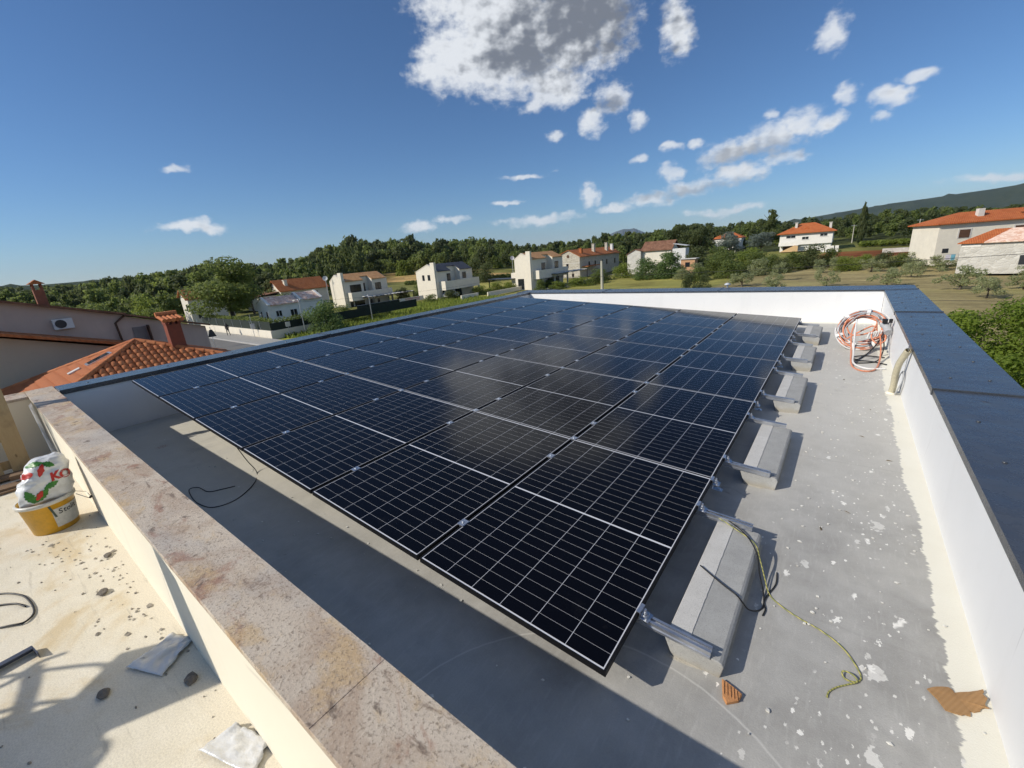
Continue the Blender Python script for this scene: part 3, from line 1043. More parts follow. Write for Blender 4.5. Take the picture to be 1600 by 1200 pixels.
# big coil of corrugated conduit leaning by the right-hand wall
cc_ = Vector((7.80, 7.42, -0.345))
coil = thing('conduit_coil', 'bundle of orange and white conduits coiled against the right-hand wall', 'cable coil', (7.8, 7.3, -0.65))
ax_u = Vector((0.97, 0.05, 0.12)).normalized()
ax_v = Vector((-0.05, 0.52, 0.85)).normalized()
ax_n = ax_u.cross(ax_v).normalized()
M_ORANGE = pm('orange_conduit', (0.66, 0.25, 0.14), 0.45, 0.15, 40)
M_WHITEC = pm('white_conduit', (0.72, 0.71, 0.69), 0.4, 0.08, 40)
M_GREYC = pm('grey_conduit', (0.42, 0.43, 0.44), 0.4, 0.1, 40)
M_TAPE = pm('white_tape', (0.82, 0.82, 0.80), 0.45, 0.05)
rnd = random.Random(12)


def loop(rad, off, a0, a1, jit, n=40):
    ph = [rnd.uniform(0, 6.28) for _ in range(4)]
    out = []
    for i in range(n + 1):
        a = a0 + (a1 - a0) * i / n
        rr = rad * (1 + jit * math.sin(2 * a + ph[0]) + jit * 0.6 * math.sin(3 * a + ph[1]))
        p = cc_ + ax_u * (rr * math.cos(a)) + ax_v * (rr * math.sin(a)) + ax_n * (off + 0.02 * math.sin(a * 2 + ph[2]))
        p.z = max(p.z, floor_z(p.x, p.y) + 0.012)
        p.x = min(p.x, 8.11)
        out.append(p)
    return out


cols = [M_WHITEC, M_GREYC, M_WHITEC, M_ORANGE, M_GREYC, M_WHITEC, M_ORANGE, M_WHITEC, M_GREYC, M_GREYC, M_ORANGE, M_WHITEC, M_ORANGE, M_GREYC, M_WHITEC, M_ORANGE, M_WHITEC, M_GREYC, M_ORANGE, M_WHITEC, M_GREYC, M_ORANGE]
nms = {M_WHITEC: 'white_conduit', M_GREYC: 'grey_conduit', M_ORANGE: 'orange_conduit'}
for i, m in enumerate(cols):
    a0 = rnd.uniform(0, 6.28)
    rad = 0.335 - 0.115 * (i * 0.618 % 1.0)
    part(coil, nms[m], MB().tube(loop(rad, rnd.uniform(-0.05, 0.05), a0, a0 + rnd.uniform(5.2, 6.28), 0.035), rnd.choice((0.008, 0.010, 0.012)), 7), m)
for a in (0.3, 1.35, 2.3, 3.4, 4.35, 5.2):
    rr = 0.285
    c = cc_ + ax_u * (rr * math.cos(a)) + ax_v * (rr * math.sin(a))
    c.z = max(c.z, floor_z(c.x, c.y) + 0.05)
    rad = (ax_u * math.cos(a) + ax_v * math.sin(a)).normalized()
    ring = [c + rad * (0.068 * math.cos(t)) + ax_n * (0.072 * math.sin(t)) for t in np.linspace(0, 6.283, 15)[:-1]]
    tn = ax_n.cross(rad) * 0.022
    tp = MB().add([q - tn for q in ring] + [q + tn for q in ring], [(k, (k + 1) % 14, 14 + (k + 1) % 14, 14 + k) for k in range(14)], True)
    part(coil, 'tape', tp, M_TAPE)
for i in range(9):
    m = (M_WHITEC, M_ORANGE, M_GREYC)[i % 3]
    a0 = rnd.uniform(0, 6.28)
    part(coil, nms[m], MB().tube(loop(rnd.uniform(0.20, 0.31), rnd.uniform(-0.07, 0.09), a0, a0 + rnd.uniform(3.0, 5.5), 0.11), 0.008, 6), m)
# loose ends spilling in front
ends = [([(7.70, 7.1, -0.15), (7.66, 6.9, -0.30), (7.68, 6.6, -0.5), on_floor(7.70, 6.2, 0.014), on_floor(7.80, 5.92, 0.014), on_floor(7.93, 5.98, 0.014), on_floor(8.0, 6.4, 0.02), (8.02, 6.8, -0.5), (8.0, 7.1, -0.34)], M_ORANGE, 0.010),
        ([(7.70, 7.1, -0.13), (7.70, 6.9, -0.33), (7.71, 6.55, -0.53), on_floor(7.72, 6.25, 0.03), on_floor(7.86, 6.05, 0.014), on_floor(8.05, 6.1, 0.014)], M_WHITEC, 0.013),
        ([(8.05, 7.3, -0.35), (7.99, 6.95, -0.42), (7.90, 6.7, -0.52), on_floor(7.78, 6.55, 0.02), on_floor(7.70, 6.65, 0.02), on_floor(7.85, 6.8, 0.02), on_floor(8.07, 6.7, 0.03)], M_BLACKC, 0.009),
        ([(8.04, 7.0, -0.38), (8.05, 6.8, -0.5), on_floor(7.98, 6.5, 0.02), on_floor(7.76, 6.35, 0.012), on_floor(7.70, 6.45, 0.012), on_floor(7.9, 6.5, 0.012), on_floor(8.08, 6.35, 0.012)], M_BLACKC, 0.008),
        ([(7.6, 7.35, -0.3), (7.66, 7.2, -0.38), (7.8, 7.12, -0.36), (7.95, 7.15, -0.28), (7.90, 7.2, -0.24), (7.75, 7.15, -0.33), (7.62, 7.2, -0.45)], M_ORANGE, 0.011),
        ([(7.95, 7.2, -0.2), (7.9, 7.05, -0.36), (7.97, 6.95, -0.45), (8.06, 6.95, -0.40), (8.04, 7.1, -0.25)], M_ORANGE, 0.010)]
for p, m, r_ in ends:
    part(coil, 'loose_end', MB().tube(smooth_path(p, 6), r_, 7), m)
# connector packs taped to the coil
cp = MB()
for k in range(6):
    a = Vector((7.86 + 0.028 * k, 7.08 + 0.01 * k, -0.40 + 0.006 * k))
    cp.tube([a, a + Vector((0.015, -0.02, 0.085))], 0.011, 8)
part(coil, 'connectors', cp, M_TAPE)
part(coil, 'grey_sleeve', MB().tube(smooth_path([(8.02, 7.15, -0.20), (8.06, 7.08, -0.23), (8.08, 6.98, -0.29)], 5), 0.05, 10), M_GREYC)
part(coil, 'black_plug', MB().box(8.0, 8.06, 7.05, 7.12, -0.17, -0.11).box(8.07, 8.11, 7.0, 7.06, -0.15, -0.10), M_BLACKC)

# corrugated pipe rising from the floor at the right-hand wall
pp = [on_floor(8.055, 5.02, -0.02), (8.062, 4.99, -0.52), (8.055, 4.92, -0.36), (8.06, 4.84, -0.22), (8.085, 4.76, -0.10), (8.10, 4.72, -0.045)]
stub = thing('conduit_stub', 'cream corrugated pipe rising from the floor beside the right-hand wall', 'pipe', on_floor(8.055, 5.02, 0))
path = smooth_path(pp, 14)
seg = MB()
rings, nn = [], 10
prev = None
for i, p in enumerate(path):
    r_ = 0.030 + (0.0025 if i % 2 else -0.0015)
    t = (path[min(i + 1, len(path) - 1)] - path[max(i - 1, 0)]).normalized()
    s_ = t.cross(Vector((1, 0, 0))).normalized()
    u_ = t.cross(s_)
    rings.append([p + s_ * (r_ * math.cos(6.2832 * k / nn)) + u_ * (r_ * math.sin(6.2832 * k / nn)) for k in range(nn)])
seg.add([q for g in rings for q in g], [(i * nn + k, i * nn + (k + 1) % nn, (i + 1) * nn + (k + 1) % nn, (i + 1) * nn + k) for i in range(len(path) - 1) for k in range(nn)], True)
part(stub, 'pipe', seg, pm('cream_pipe', (0.55, 0.50, 0.36), 0.5, 0.08, 30))
part(stub, 'wire', MB().tube(smooth_path([(8.10, 4.72, -0.05), (8.105, 4.80, -0.02), (8.112, 4.88, 0.0)], 5), 0.004, 6), M_STEEL)
for k in range(4):
    a = 0.012 * k
    part(stub, 'loop', MB().tube(smooth_path([on_floor(8.085, 5.0 - a, 0.0), (8.10, 4.90 - a, -0.50), (8.112, 4.86 - a, -0.42 + a), (8.112, 4.92 - a, -0.35 + a), (8.10, 4.98, -0.38), (8.09, 5.0, -0.5)], 5), 0.004, 6), M_GREYC)
part(stub, 'mortar', MB().lathe([(0.05, -0.02), (0.048, 0.005), (0.036, 0.02)], on_floor(8.055, 5.02, 0), 12), M_CREAM)
solo('wall_wire', MB().tube([(8.128, 4.93, 0.0), (8.131, 5.0, -0.3), on_floor(8.125, 5.04, 0.01)], 0.0035, 6), M_GREYC, 'thin wire running down the right-hand wall beside the pipe', 'wire', (8.13, 5.0, -0.6))

# ------------------------------------------------------------------ terrace on the left
TZ = -0.75


def mat_wood(name, a, b):
    n = N(name)
    p = n.obj()
    g = n.noise(n.scaled(p, (9, 9, 1.2)), 4, 5, 0.6, 1.2)
    k = n.vor(n.scaled(p, (5, 5, 2.0)), 2.2)['Distance']
    c = n.mix(g, a, b)
    c = n.mix(n.mr(k, 0.05, 0.13, 0.7, 0.0, True), c, tuple(x * 0.4 for x in a))
    c = n.mix(n.mr(n.noise(p, 6, 4), 0.6, 0.75, 0, 0.4), c, tuple(x * 0.6 for x in a))
    n.bsdf(c, 0.75, 0.25, normal=n.bump(g, 0.25, 0.004))
    return n.m


M_WOOD = mat_wood('pine_board', (0.44, 0.29, 0.135), (0.58, 0.42, 0.22))
M_WOOD2 = mat_wood('brown_board', (0.16, 0.105, 0.065), (0.24, 0.16, 0.10))
pal = thing('wooden_pallet', 'pine pallet stood on edge at the end of the terrace', 'pallet', (0.1, -1.35, TZ))
lean = Vector((-0.20, 0.035, 1.36))


def pal_pt(s, h_, out=0.0):
    """s along -Y from the right-hand edge, h_ 0..1 up the leaning pallet, out towards +X"""
    return Vector((0.10, -1.135, TZ)) + Vector((0.02, -1, 0)) * s + lean * h_ + Vector((out, 0, out * 0.15))


for s, w in ((0.075, 0.155), (0.27, 0.10), (0.55, 0.12)):
    part(pal, 'post', MB().beam(pal_pt(s, 0), pal_pt(s, 1), w, 0.024, (1, 0, 0)), M_WOOD)
for hh, w in ((0.08, 0.10), (0.30, 0.06), (0.60, 0.09), (0.93, 0.10)):
    part(pal, 'slat', MB().beam(pal_pt(0.0 if hh > 0.5 else 0.1, hh, -0.035), pal_pt(0.75, hh, -0.035), w, 0.02, (1, 0, 0)), M_WOOD)
part(pal, 'block', MB().beam(pal_pt(0.02, 0.01, -0.04), pal_pt(0.12, 0.01, -0.04), 0.08, 0.09), M_WOOD)
bd = thing('board_stack', 'weathered brown boards lying below the upright pallet', 'boards', (0.3, -1.3, TZ))
rnd = random.Random(4)
for i in range(7):
    x = 0.22 + 0.10 * i
    a = rnd.uniform(-0.12, 0.12)
    part(bd, 'board', MB().beam((x - 0.05, -1.85, TZ + 0.015 + 0.011 * (i % 3)), (x + a, -1.06 + rnd.uniform(-0.08, 0.1), TZ + 0.016 + 0.011 * (i % 3)), 0.085, 0.02), M_WOOD2)
for (x, y) in ((0.50, -1.22), (0.30, -1.10)):
    part(bd, 'block', MB().beam((x, y - 0.10, TZ + 0.075), (x + 0.02, y + 0.02, TZ + 0.075), 0.10, 0.05), M_WOOD2)
tr = thing('metal_trims', 'white metal edge trims leaning in the corner of the terrace parapet', 'trim', (-0.1, -0.95, TZ))
for k in range(3):
    part(tr, 'trim', MB().beam((0.75 + 0.05 * k, -0.935 - 0.012 * k, TZ), (-0.28 + 0.06 * k, -0.93 - 0.012 * k, -0.07), 0.03, 0.008, (0, 1, 0)), pm('white_trim', (0.72, 0.72, 0.70), 0.4, 0.05))

# yellow bucket
bx, by = 2.20, -1.165
M_YEL = pm('yellow_plastic', (0.66, 0.36, 0.03), 0.35, 0.12, 12, 0.1, 60, spec=0.5)
M_LABEL = pm('bucket_label', (0.55, 0.55, 0.52), 0.6, 0.12, 40)
bk = thing('bucket', 'yellow plastic paint bucket with grey label, standing on the terrace', 'bucket', (bx, by, TZ))
prof = [(0.138, 0.0), (0.146, 0.004), (0.172, 0.255), (0.180, 0.258), (0.184, 0.275), (0.180, 0.292), (0.170, 0.292), (0.166, 0.25), (0.138, 0.02), (0.02, 0.018)]
part(bk, 'shell', MB().lathe(prof, (bx, by, TZ), 40, True, False), M_YEL)
part(bk, 'rim', MB().lathe([(0.179, 0.262), (0.188, 0.266), (0.189, 0.284), (0.182, 0.294), (0.172, 0.295)], (bx, by, TZ), 40, True, False), pm('bucket_rim', (0.62, 0.60, 0.53), 0.4, 0.12, 20))
part(bk, 'bottom', MB().lathe([(0.137, 0.001), (0.001, 0.001)], (bx, by, TZ), 24, False, False), M_YEL)
# label wraps the side that faces the near wall and us
lab = MB()
for i in range(13):
    a = R(0) + R(95) * i / 12
    for z in (0.045, 0.215):
        r_ = 0.146 + (0.172 - 0.146) * (z - 0.004) / 0.251 + 0.0012
        lab.v.append((bx + r_ * math.cos(a), by + r_ * math.sin(a), TZ + z))
for i in range(12):
    lab.f.append((2 * i, 2 * i + 2, 2 * i + 3, 2 * i + 1))
    lab.s.append(True)
lb = part(bk, 'label', lab, M_LABEL)


def text_mesh(body, size, shear=0.0, bold=0.0):
    cu = bpy.data.curves.new('lettering', 'FONT')
    cu.body, cu.size, cu.shear, cu.offset = body, size, shear, bold
    cu.align_x, cu.align_y = 'CENTER', 'CENTER'
    ob = bpy.data.objects.new('lettering', cu)
    COL.objects.link(ob)
    me = bpy.data.meshes.new_from_object(ob.evaluated_get(bpy.context.evaluated_depsgraph_get()))
    bpy.data.objects.remove(ob)
    return me


M_INK = pm('label_ink', (0.06, 0.065, 0.07), 0.6)
adv = -0.098
for ch_ in 'Stolit 1':
    wd_ = {'S': 0.036, 't': 0.024, 'o': 0.034, 'l': 0.016, 'i': 0.016, ' ': 0.018, '1': 0.03}[ch_]
    if ch_ != ' ':
        me = text_mesh(ch_, 0.062, 0.1, 0.001)
        for v in me.vertices:
            a = R(45) + (adv + wd_ / 2 + v.co.x) / 0.166
            z = 0.178 + v.co.y
            r_ = 0.146 + (0.172 - 0.146) * (z - 0.004) / 0.251 + 0.0026
            v.co = (r_ * math.cos(a), r_ * math.sin(a), z)
        link('letter', me, M_INK, lb)
    adv += wd_
part(bk, 'strip', MB().beam((bx + 0.177 * math.cos(R(-2)), by + 0.177 * math.sin(R(-2)), TZ + 0.275), (bx + 0.160 * math.cos(R(6)), by + 0.160 * math.sin(R(6)), TZ + 0.14), 0.014, 0.004, (1, 0, 0)), pm('dark_tape', (0.05, 0.08, 0.07), 0.5))
hnd = part(bk, 'handle', MB().tube([(bx + 0.19 * math.cos(R(70 + 0)), by + 0.19 * math.sin(R(70)), TZ + 0.25), (bx + 0.13, by + 0.235, TZ + 0.20), (bx + 0.05, by + 0.262, TZ + 0.165), (bx - 0.08, by + 0.25, TZ + 0.19), (bx - 0.15, by + 0.12, TZ + 0.25)], 0.003, 6), M_STEEL)
part(hnd, 'grip', MB().tube([(bx + 0.10, by + 0.25, TZ + 0.185), (bx + 0.02, by + 0.265, TZ + 0.165)], 0.010, 8), M_BLACKC)

# sack stuffed in the bucket
sk = thing('plastic_sack', 'crumpled white sack with red and green print, stuffed into the yellow bucket', 'sack', (bx, by, TZ + 0.2))
bm = bmesh.new()
bmesh.ops.create_icosphere(bm, subdivisions=6, radius=1.0)
from mathutils import noise as MN
for v in bm.verts:
    p = v.co.copy()
    f_ = (p.z + 1) / 2
    wd = 0.150 - 0.05 * max(0, 0.3 - f_) + 0.012 * math.sin(f_ * 3)
    q = Vector((math.copysign(abs(p.x) ** 0.85, p.x) * wd * 0.95, math.copysign(abs(p.y) ** 0.7, p.y) * wd * 1.10, math.copysign(abs(p.z) ** 0.72, p.z) * 0.235 + 0.05 * p.y * f_))
    q += Vector((-0.01, 0.10 * f_ - 0.015, 0))
    cr = MN.noise(q * 6) * 0.028 - abs(MN.noise(Vector((q.x * 9, q.y * 9 + q.z * 6, q.z * 5)) + Vector((3, 1, 2)))) * 0.034 - abs(MN.noise(Vector((q.x * 5 - q.z * 12, q.y * 6, q.z * 9)))) * 0.024 + 0.012
    q += p.normalized() * (cr - 0.012)
    v.co = q + Vector((bx, by, TZ + 0.415))
bm.normal_update()
me = bpy.data.meshes.new('sack')
tree = BVHTree.FromBMesh(bm)
for v in bm.verts:
    v.co -= Vector((bx, by, TZ + 0.2))
bm.to_mesh(me)
bm.free()
me.polygons.foreach_set('use_smooth', [True] * len(me.polygons))
M_SACK = pm('sack_film', (0.70, 0.71, 0.70), 0.33, 0.12, 9, 0.15, 40, spec=0.5)
link('body', me, M_SACK, sk)
VIEW = Vector((0.95, 0.05, 0.36)).normalized()
VR = Vector((0, 0, 1)).cross(VIEW).normalized()
VU = VIEW.cross(VR)
SC0 = Vector((bx, by + 0.03, TZ + 0.43))


def decal(name, outline, mat, off=0.004, me=None):
    """a printed patch laid onto the sack surface"""
    if me is None:
        m2 = MB()
        ctr = (sum(a for a, b in outline) / len(outline), sum(b for a, b in outline) / len(outline))
        k = len(outline)
        vs = []
        for f_ in (1.0, 0.66, 0.33):
            vs += [(ctr[0] + (a - ctr[0]) * f_, ctr[1] + (b - ctr[1]) * f_) for a, b in outline]
        vs.append(ctr)
        fs = []
        for l_ in range(2):
            for i in range(k):
                fs.append((l_ * k + i, l_ * k + (i + 1) % k, (l_ + 1) * k + (i + 1) % k, (l_ + 1) * k + i))
        fs += [(2 * k + i, 2 * k + (i + 1) % k, 3 * k) for i in range(k)]
        m2.add([(a, b, 0) for a, b in vs], fs, True)
        me = m2.mesh(name)
    for v in me.vertices:
        o_ = SC0 + VR * v.co.x + VU * v.co.y + VIEW * 0.6
        hit = tree.ray_cast(o_, -VIEW, 1.2)
        q = (hit[0] + hit[1] * off) if hit[0] is not None else SC0 + VR * v.co.x + VU * v.co.y
        v.co = q - Vector((bx, by, TZ + 0.2))
    return link(name, me, mat, sk)


def leaf_outline(cx, cy, ln, wd, ang, teeth=5):
    pts = []
    for i in range(2 * teeth + 1):
        t = i / (2 * teeth)
        w = wd * math.sin(math.pi * min(t * 1.02, 1)) ** 0.8 * (1.0 if i % 2 else 0.72)
        pts.append((t * ln, w))
    pts += [(a, -b) for a, b in pts[::-1][1:-1]]
    ca, sa = math.cos(ang), math.sin(ang)
    return [(cx + a * ca - b * sa, cy + a * sa + b * ca) for a, b in pts]


M_LEAFP = pm('green_print', (0.05, 0.20, 0.03), 0.4, 0.3, 30)
M_REDP = pm('red_print', (0.50, 0.03, 0.02), 0.4, 0.2, 30)
decal('green_leaf_print', leaf_outline(-0.10, -0.155, 0.13, 0.034, 0.65), M_LEAFP)
decal('green_leaf_print', leaf_outline(-0.10, -0.16, 0.12, 0.030, 1.75), M_LEAFP)
decal('green_leaf_print', leaf_outline(-0.02, -0.075, 0.10, 0.026, 0.35), M_LEAFP)
decal('green_leaf_print', leaf_outline(-0.06, 0.15, 0.10, 0.028, -0.1), M_LEAFP)
decal('green_leaf_print', leaf_outline(0.03, 0.14, 0.08, 0.026, -0.7), M_LEAFP)
decal('red_fruit_print', leaf_outline(-0.085, -0.145, 0.085, 0.020, 0.9, 3), M_REDP, 0.006)
decal('red_fruit_print', leaf_outline(-0.015, 0.03, 0.11, 0.022, 1.15, 3), M_REDP, 0.006)
decal('red_badge_print', [(-0.075 + 0.036 * math.cos(k * 0.524), 0.075 + 0.028 * math.sin(k * 0.524)) for k in range(12)], M_REDP, 0.005)
for ch_, ox in (('K', 0.062), ('O', 0.122)):
    tme = text_mesh(ch_, 0.085, 0.25, 0.004)
    tme.transform(Matrix.Translation((ox, 0.0, 0)) @ Matrix.Rotation(0.12, 4, 'Z'))
    decal('letter', None, M_REDP, 0.006, tme)

# plastic film, cable, angle bar, stones on the terrace
M_FILM = pm('clear_film', (0.66, 0.66, 0.64), 0.22, 0.1, 14, 0.5, 25, spec=0.6)


def film(name, label, cx, cy, sx, sy, ang, seed, hgt):
    rnd = random.Random(seed)
    m = MB()
    k = 14
    ca, sa = math.cos(ang), math.sin(ang)
    for j in range(k + 1):
        for i in range(k + 1):
            a, b = (i / k - 0.5) * sx * (1 - 0.35 * j / k), (j / k - 0.5) * sy
            a += 0.015 * MN.noise(Vector((i * 0.7, j * 0.7, seed)))
            z = TZ + 0.004 + hgt * (0.35 + abs(MN.noise(Vector((i * 0.35, j * 0.18, seed + 5)))) * 1.6)
            m.v.append((cx + a * ca - b * sa, cy + a * sa + b * ca, z))
    for j in range(k):
        for i in range(k):
            q = j * (k + 1) + i
            m.f.append((q, q + 1, q + k + 2, q + k + 1))
            m.s.append(True)
    o = solo(name, m, M_FILM, label, 'plastic film', (cx, cy, TZ))
    md = o.modifiers.new('thickness', 'SOLIDIFY')
    md.thickness = 0.002
    return o


film('plastic_film', 'crumpled clear plastic film in the shadow at the foot of the near parapet', 4.70, -1.02, 0.26, 0.22, 0.4, 3, 0.020)
film('plastic_film', 'shiny plastic film bunched against the near parapet by the bottom of the picture', 5.60, -0.975, 0.34, 0.13, 0.3, 9, 0.022)
tc_ = [(2.95, -1.75, TZ + 0.006), (3.05, -1.56, TZ + 0.006), (3.22, -1.46, TZ + 0.006), (3.40, -1.425, TZ + 0.006), (3.55, -1.425, TZ + 0.006), (3.62, -1.47, TZ + 0.010), (3.58, -1.53, TZ + 0.012), (3.50, -1.60, TZ + 0.006), (3.3, -1.72, TZ + 0.006), (3.2, -1.62, TZ + 0.008),
       (3.30, -1.50, TZ + 0.008), (3.42, -1.452, TZ + 0.008)]
solo('black_cable', MB().tube(smooth_path(tc_, 6), 0.006, 7), M_BLACKC, 'thick black cable looping on the terrace floor at the picture edge', 'cable', tc_[0])
solo('angle_bar', MB().beam((4.02, -1.9, TZ + 0.02), (3.985, -1.462, TZ + 0.02), 0.006, 0.035).beam((4.035, -1.9, TZ + 0.037), (4.0, -1.462, TZ + 0.037), 0.035, 0.005).beam((3.985, -1.464, TZ + 0.02), (4.085, -1.448, TZ + 0.02), 0.006, 0.035),
     pm('dark_steel', (0.10, 0.11, 0.14), 0.4, 0.15, 20, metal=0.4), 'bent grey steel bar lying on the terrace floor', 'bar', (4.0, -1.6, TZ))
rnd = random.Random(33)
ch = MB()
cpts = []
for i in range(150):
    if i < 60:
        x, y = rnd.gauss(3.55, 0.5), -0.955 - abs(rnd.gauss(0, 0.10))
    elif i < 110:
        x = rnd.uniform(2.4, 4.6)
        y = -0.95 - (4.6 - x) * 0.12 - abs(rnd.gauss(0, 0.10))
    else:
        x, y = rnd.uniform(1.0, 5.8), rnd.uniform(-1.7, -0.93)
    cpts.append((x, y))
for x, y in cpts:
    if y > -0.915:
        continue
    s = rnd.uniform(0.003, 0.012) * (1.8 if rnd.random() < 0.06 else 0.85)
    a0 = rnd.uniform(0, 6.3)
    k = rnd.randint(4, 6)
    ring = [(x + s * rnd.uniform(0.7, 1.5) * math.cos(a0 + 6.283 * j / k), y + s * rnd.uniform(0.5, 1.0) * math.sin(a0 + 6.283 * j / k), TZ + 0.001) for j in range(k)]
    ch.prism(ring, (rnd.uniform(-0.004, 0.004), rnd.uniform(-0.004, 0.004), rnd.uniform(0.002, 0.006)))
tag(link('mortar_chips', ch.mesh('mortar_chips'), pm('mortar_chip', (0.30, 0.27, 0.22), 0.9, 0.7, 14, 0.4, 120, fine=0.2)), 'crumbs of dry mortar and stone chips scattered on the terrace floor', 'debris', kind='stuff')


def stone(x, y, s, seed, label):
    rnd = random.Random(seed)
    b = bmesh.new()
    bmesh.ops.create_icosphere(b, subdivisions=2, radius=1)
    for v in b.verts:
        v.co = Vector((v.co.x * s * 1.3, v.co.y * s, v.co.z * s * 0.5)) * (1 + 0.35 * MN.noise(v.co * 1.4 + Vector((seed, 0, 0))))
    me = bpy.data.meshes.new('mortar_lump')
    b.to_mesh(me)
    b.free()
    o = link('mortar_lump', me, pm('dark_mortar', (0.17, 0.15, 0.125), 0.9, 0.4, 40, 0.5, 120))
    o.location = (x, y, TZ + s * 0.4)
    tag(o, label, 'stone')


stone(3.72, -1.115, 0.030, 1, 'round dark mortar lump on the sunlit terrace floor')
stone(3.20, -1.00, 0.026, 2, 'flat dark slate-like chip nearest the yellow bucket')
stone(5.02, -0.985, 0.030, 3, 'dark oval lump on the terrace just below the shadow edge')
stone(4.72, -1.28, 0.028, 4, 'broad dark crust lying inside the big terrace shadow')

# unseen shape added on the left, cut to cast the terrace shadow
KS = 1.4
SH = Vector((0.95, 1.22, -1.0)) * KS


def cast(x, y):
    """point of the added shape whose shadow falls on the terrace at x, y"""
    return Vector((x, y, TZ)) - SH


tb = thing('shadow_caster', 'unseen added shape casting the shadow across the terrace', 'scaffold', (3.2, -3.4, TZ))
edge = [(5.23, -0.12), (5.49, -0.24), (5.17, -0.90), (4.96, -1.34), (5.05, -1.39), (5.10, -1.42), (5.25, -1.75), (5.30, -2.3), (4.20, -2.3), (4.42, -1.62), (4.52, -1.52), (4.60, -1.38), (4.50, -1.23), (4.46, -1.17), (4.58, -1.01)]
part(tb, 'caster_board', MB().prism([cast(*q) for q in edge], (0, 0, 0.02)), M_WOOD)
for q in ((4.3, -2.25), (5.2, -2.25)):
    c_ = cast(*q)
    part(tb, 'leg', MB().beam((c_.x, c_.y, TZ), (c_.x, c_.y, c_.z), 0.05, 0.05), M_STEEL)
part(tb, 'post', MB().tube([cast(4.15, -1.48), cast(4.30, -1.505), cast(4.52, -1.56), cast(4.9, -1.66)], 0.028, 8), M_STEEL)  # added tube out of view, bent to follow the shadow line it casts
for pts_ in ([(3.9, -1.75), (4.07, -1.60), (4.2, -1.47), (4.38, -1.31), (4.47, -1.245), (4.52, -1.235)], [(4.25, -1.75), (4.37, -1.62), (4.45, -1.52), (4.59, -1.40)], [(4.0, -1.80), (4.16, -1.60), (4.13, -1.46), (4.17, -1.36)],
             [(5.25, -1.70), (5.02, -1.45), (4.96, -1.40), (5.0, -1.35), (5.06, -1.33), (5.12, -1.38), (5.14, -1.46)]):
    part(tb, 'caster_tube', MB().tube(smooth_path([cast(*q) for q in pts_], 5), 0.013, 8), M_STEEL)

# ------------------------------------------------------------------ land


def sst(a, b, x):
    t = np.clip((np.asarray(x, float) - a) / (b - a), 0, 1)
    return t * t * (3 - 2 * t)


def land(x, y):
    dx, dy = np.asarray(x, float) - 7.5, np.asarray(y, float) + 1.2
    D = np.hypot(dx, dy)
    a = np.arctan2(dx, dy)
    W = sst(-0.55, 0.0, a)
    return -6.9 + W * 4.5 * sst(85, 240, D) + (1 - W) * 1.5 * sst(150, 330, D)


def inside(poly, X, Y):
    res = np.zeros(X.shape, bool)
    n = len(poly)
    for i in range(n):
        (x1, y1), (x2, y2) = poly[i], poly[(i + 1) % n]
        if y1 == y2:
            continue
        c = ((Y < y1) != (Y < y2)) & (X < (x2 - x1) * (Y - y1) / (y2 - y1) + x1)
        res ^= c
    return res


# land cover: 0 rough grass, 1 stubble, 2 dry brown field, 3 lawn, 4 red earth, 5 dark woodland floor
COVER = [(5, [(-420, -60), (-105, -20), (-100, 40), (-120, 75), (-150, 130), (-260, 200), (-120, 175), (-60, 160), (20, 175), (60, 160), (300, 300), (0, 700), (-700, 500)]),
         (1, [(-240, 185), (-150, 116), (-125, 118), (-128, 150), (-150, 185)]), (1, [(-128, 150), (-110, 135), (-92, 120), (-100, 150)]),
         (3, [(-110, 105), (-60, 62), (-36, 60), (-30, 104), (-70, 125)]), (3, [(-46, 70), (-14, 66), (-10, 92), (-28, 104), (-42, 104)]), (6, [(-54, 20), (-36, 20), (-36, 62), (-56, 66)]),
         (2, [(-16, 40), (60, 30), (80, 120), (22, 126), (2, 117), (-8, 104), (-10, 80)]),
         (4, [(3, 134), (16, 130), (24, 142), (20, 150), (2, 147)])]
CC = {0: (0.18, 0.18, 0.055), 1: (0.50, 0.33, 0.13), 2: (0.31, 0.255, 0.125), 3: (0.30, 0.275, 0.08), 4: (0.22, 0.075, 0.03), 5: (0.045, 0.055, 0.02), 6: (0.26, 0.27, 0.05)}


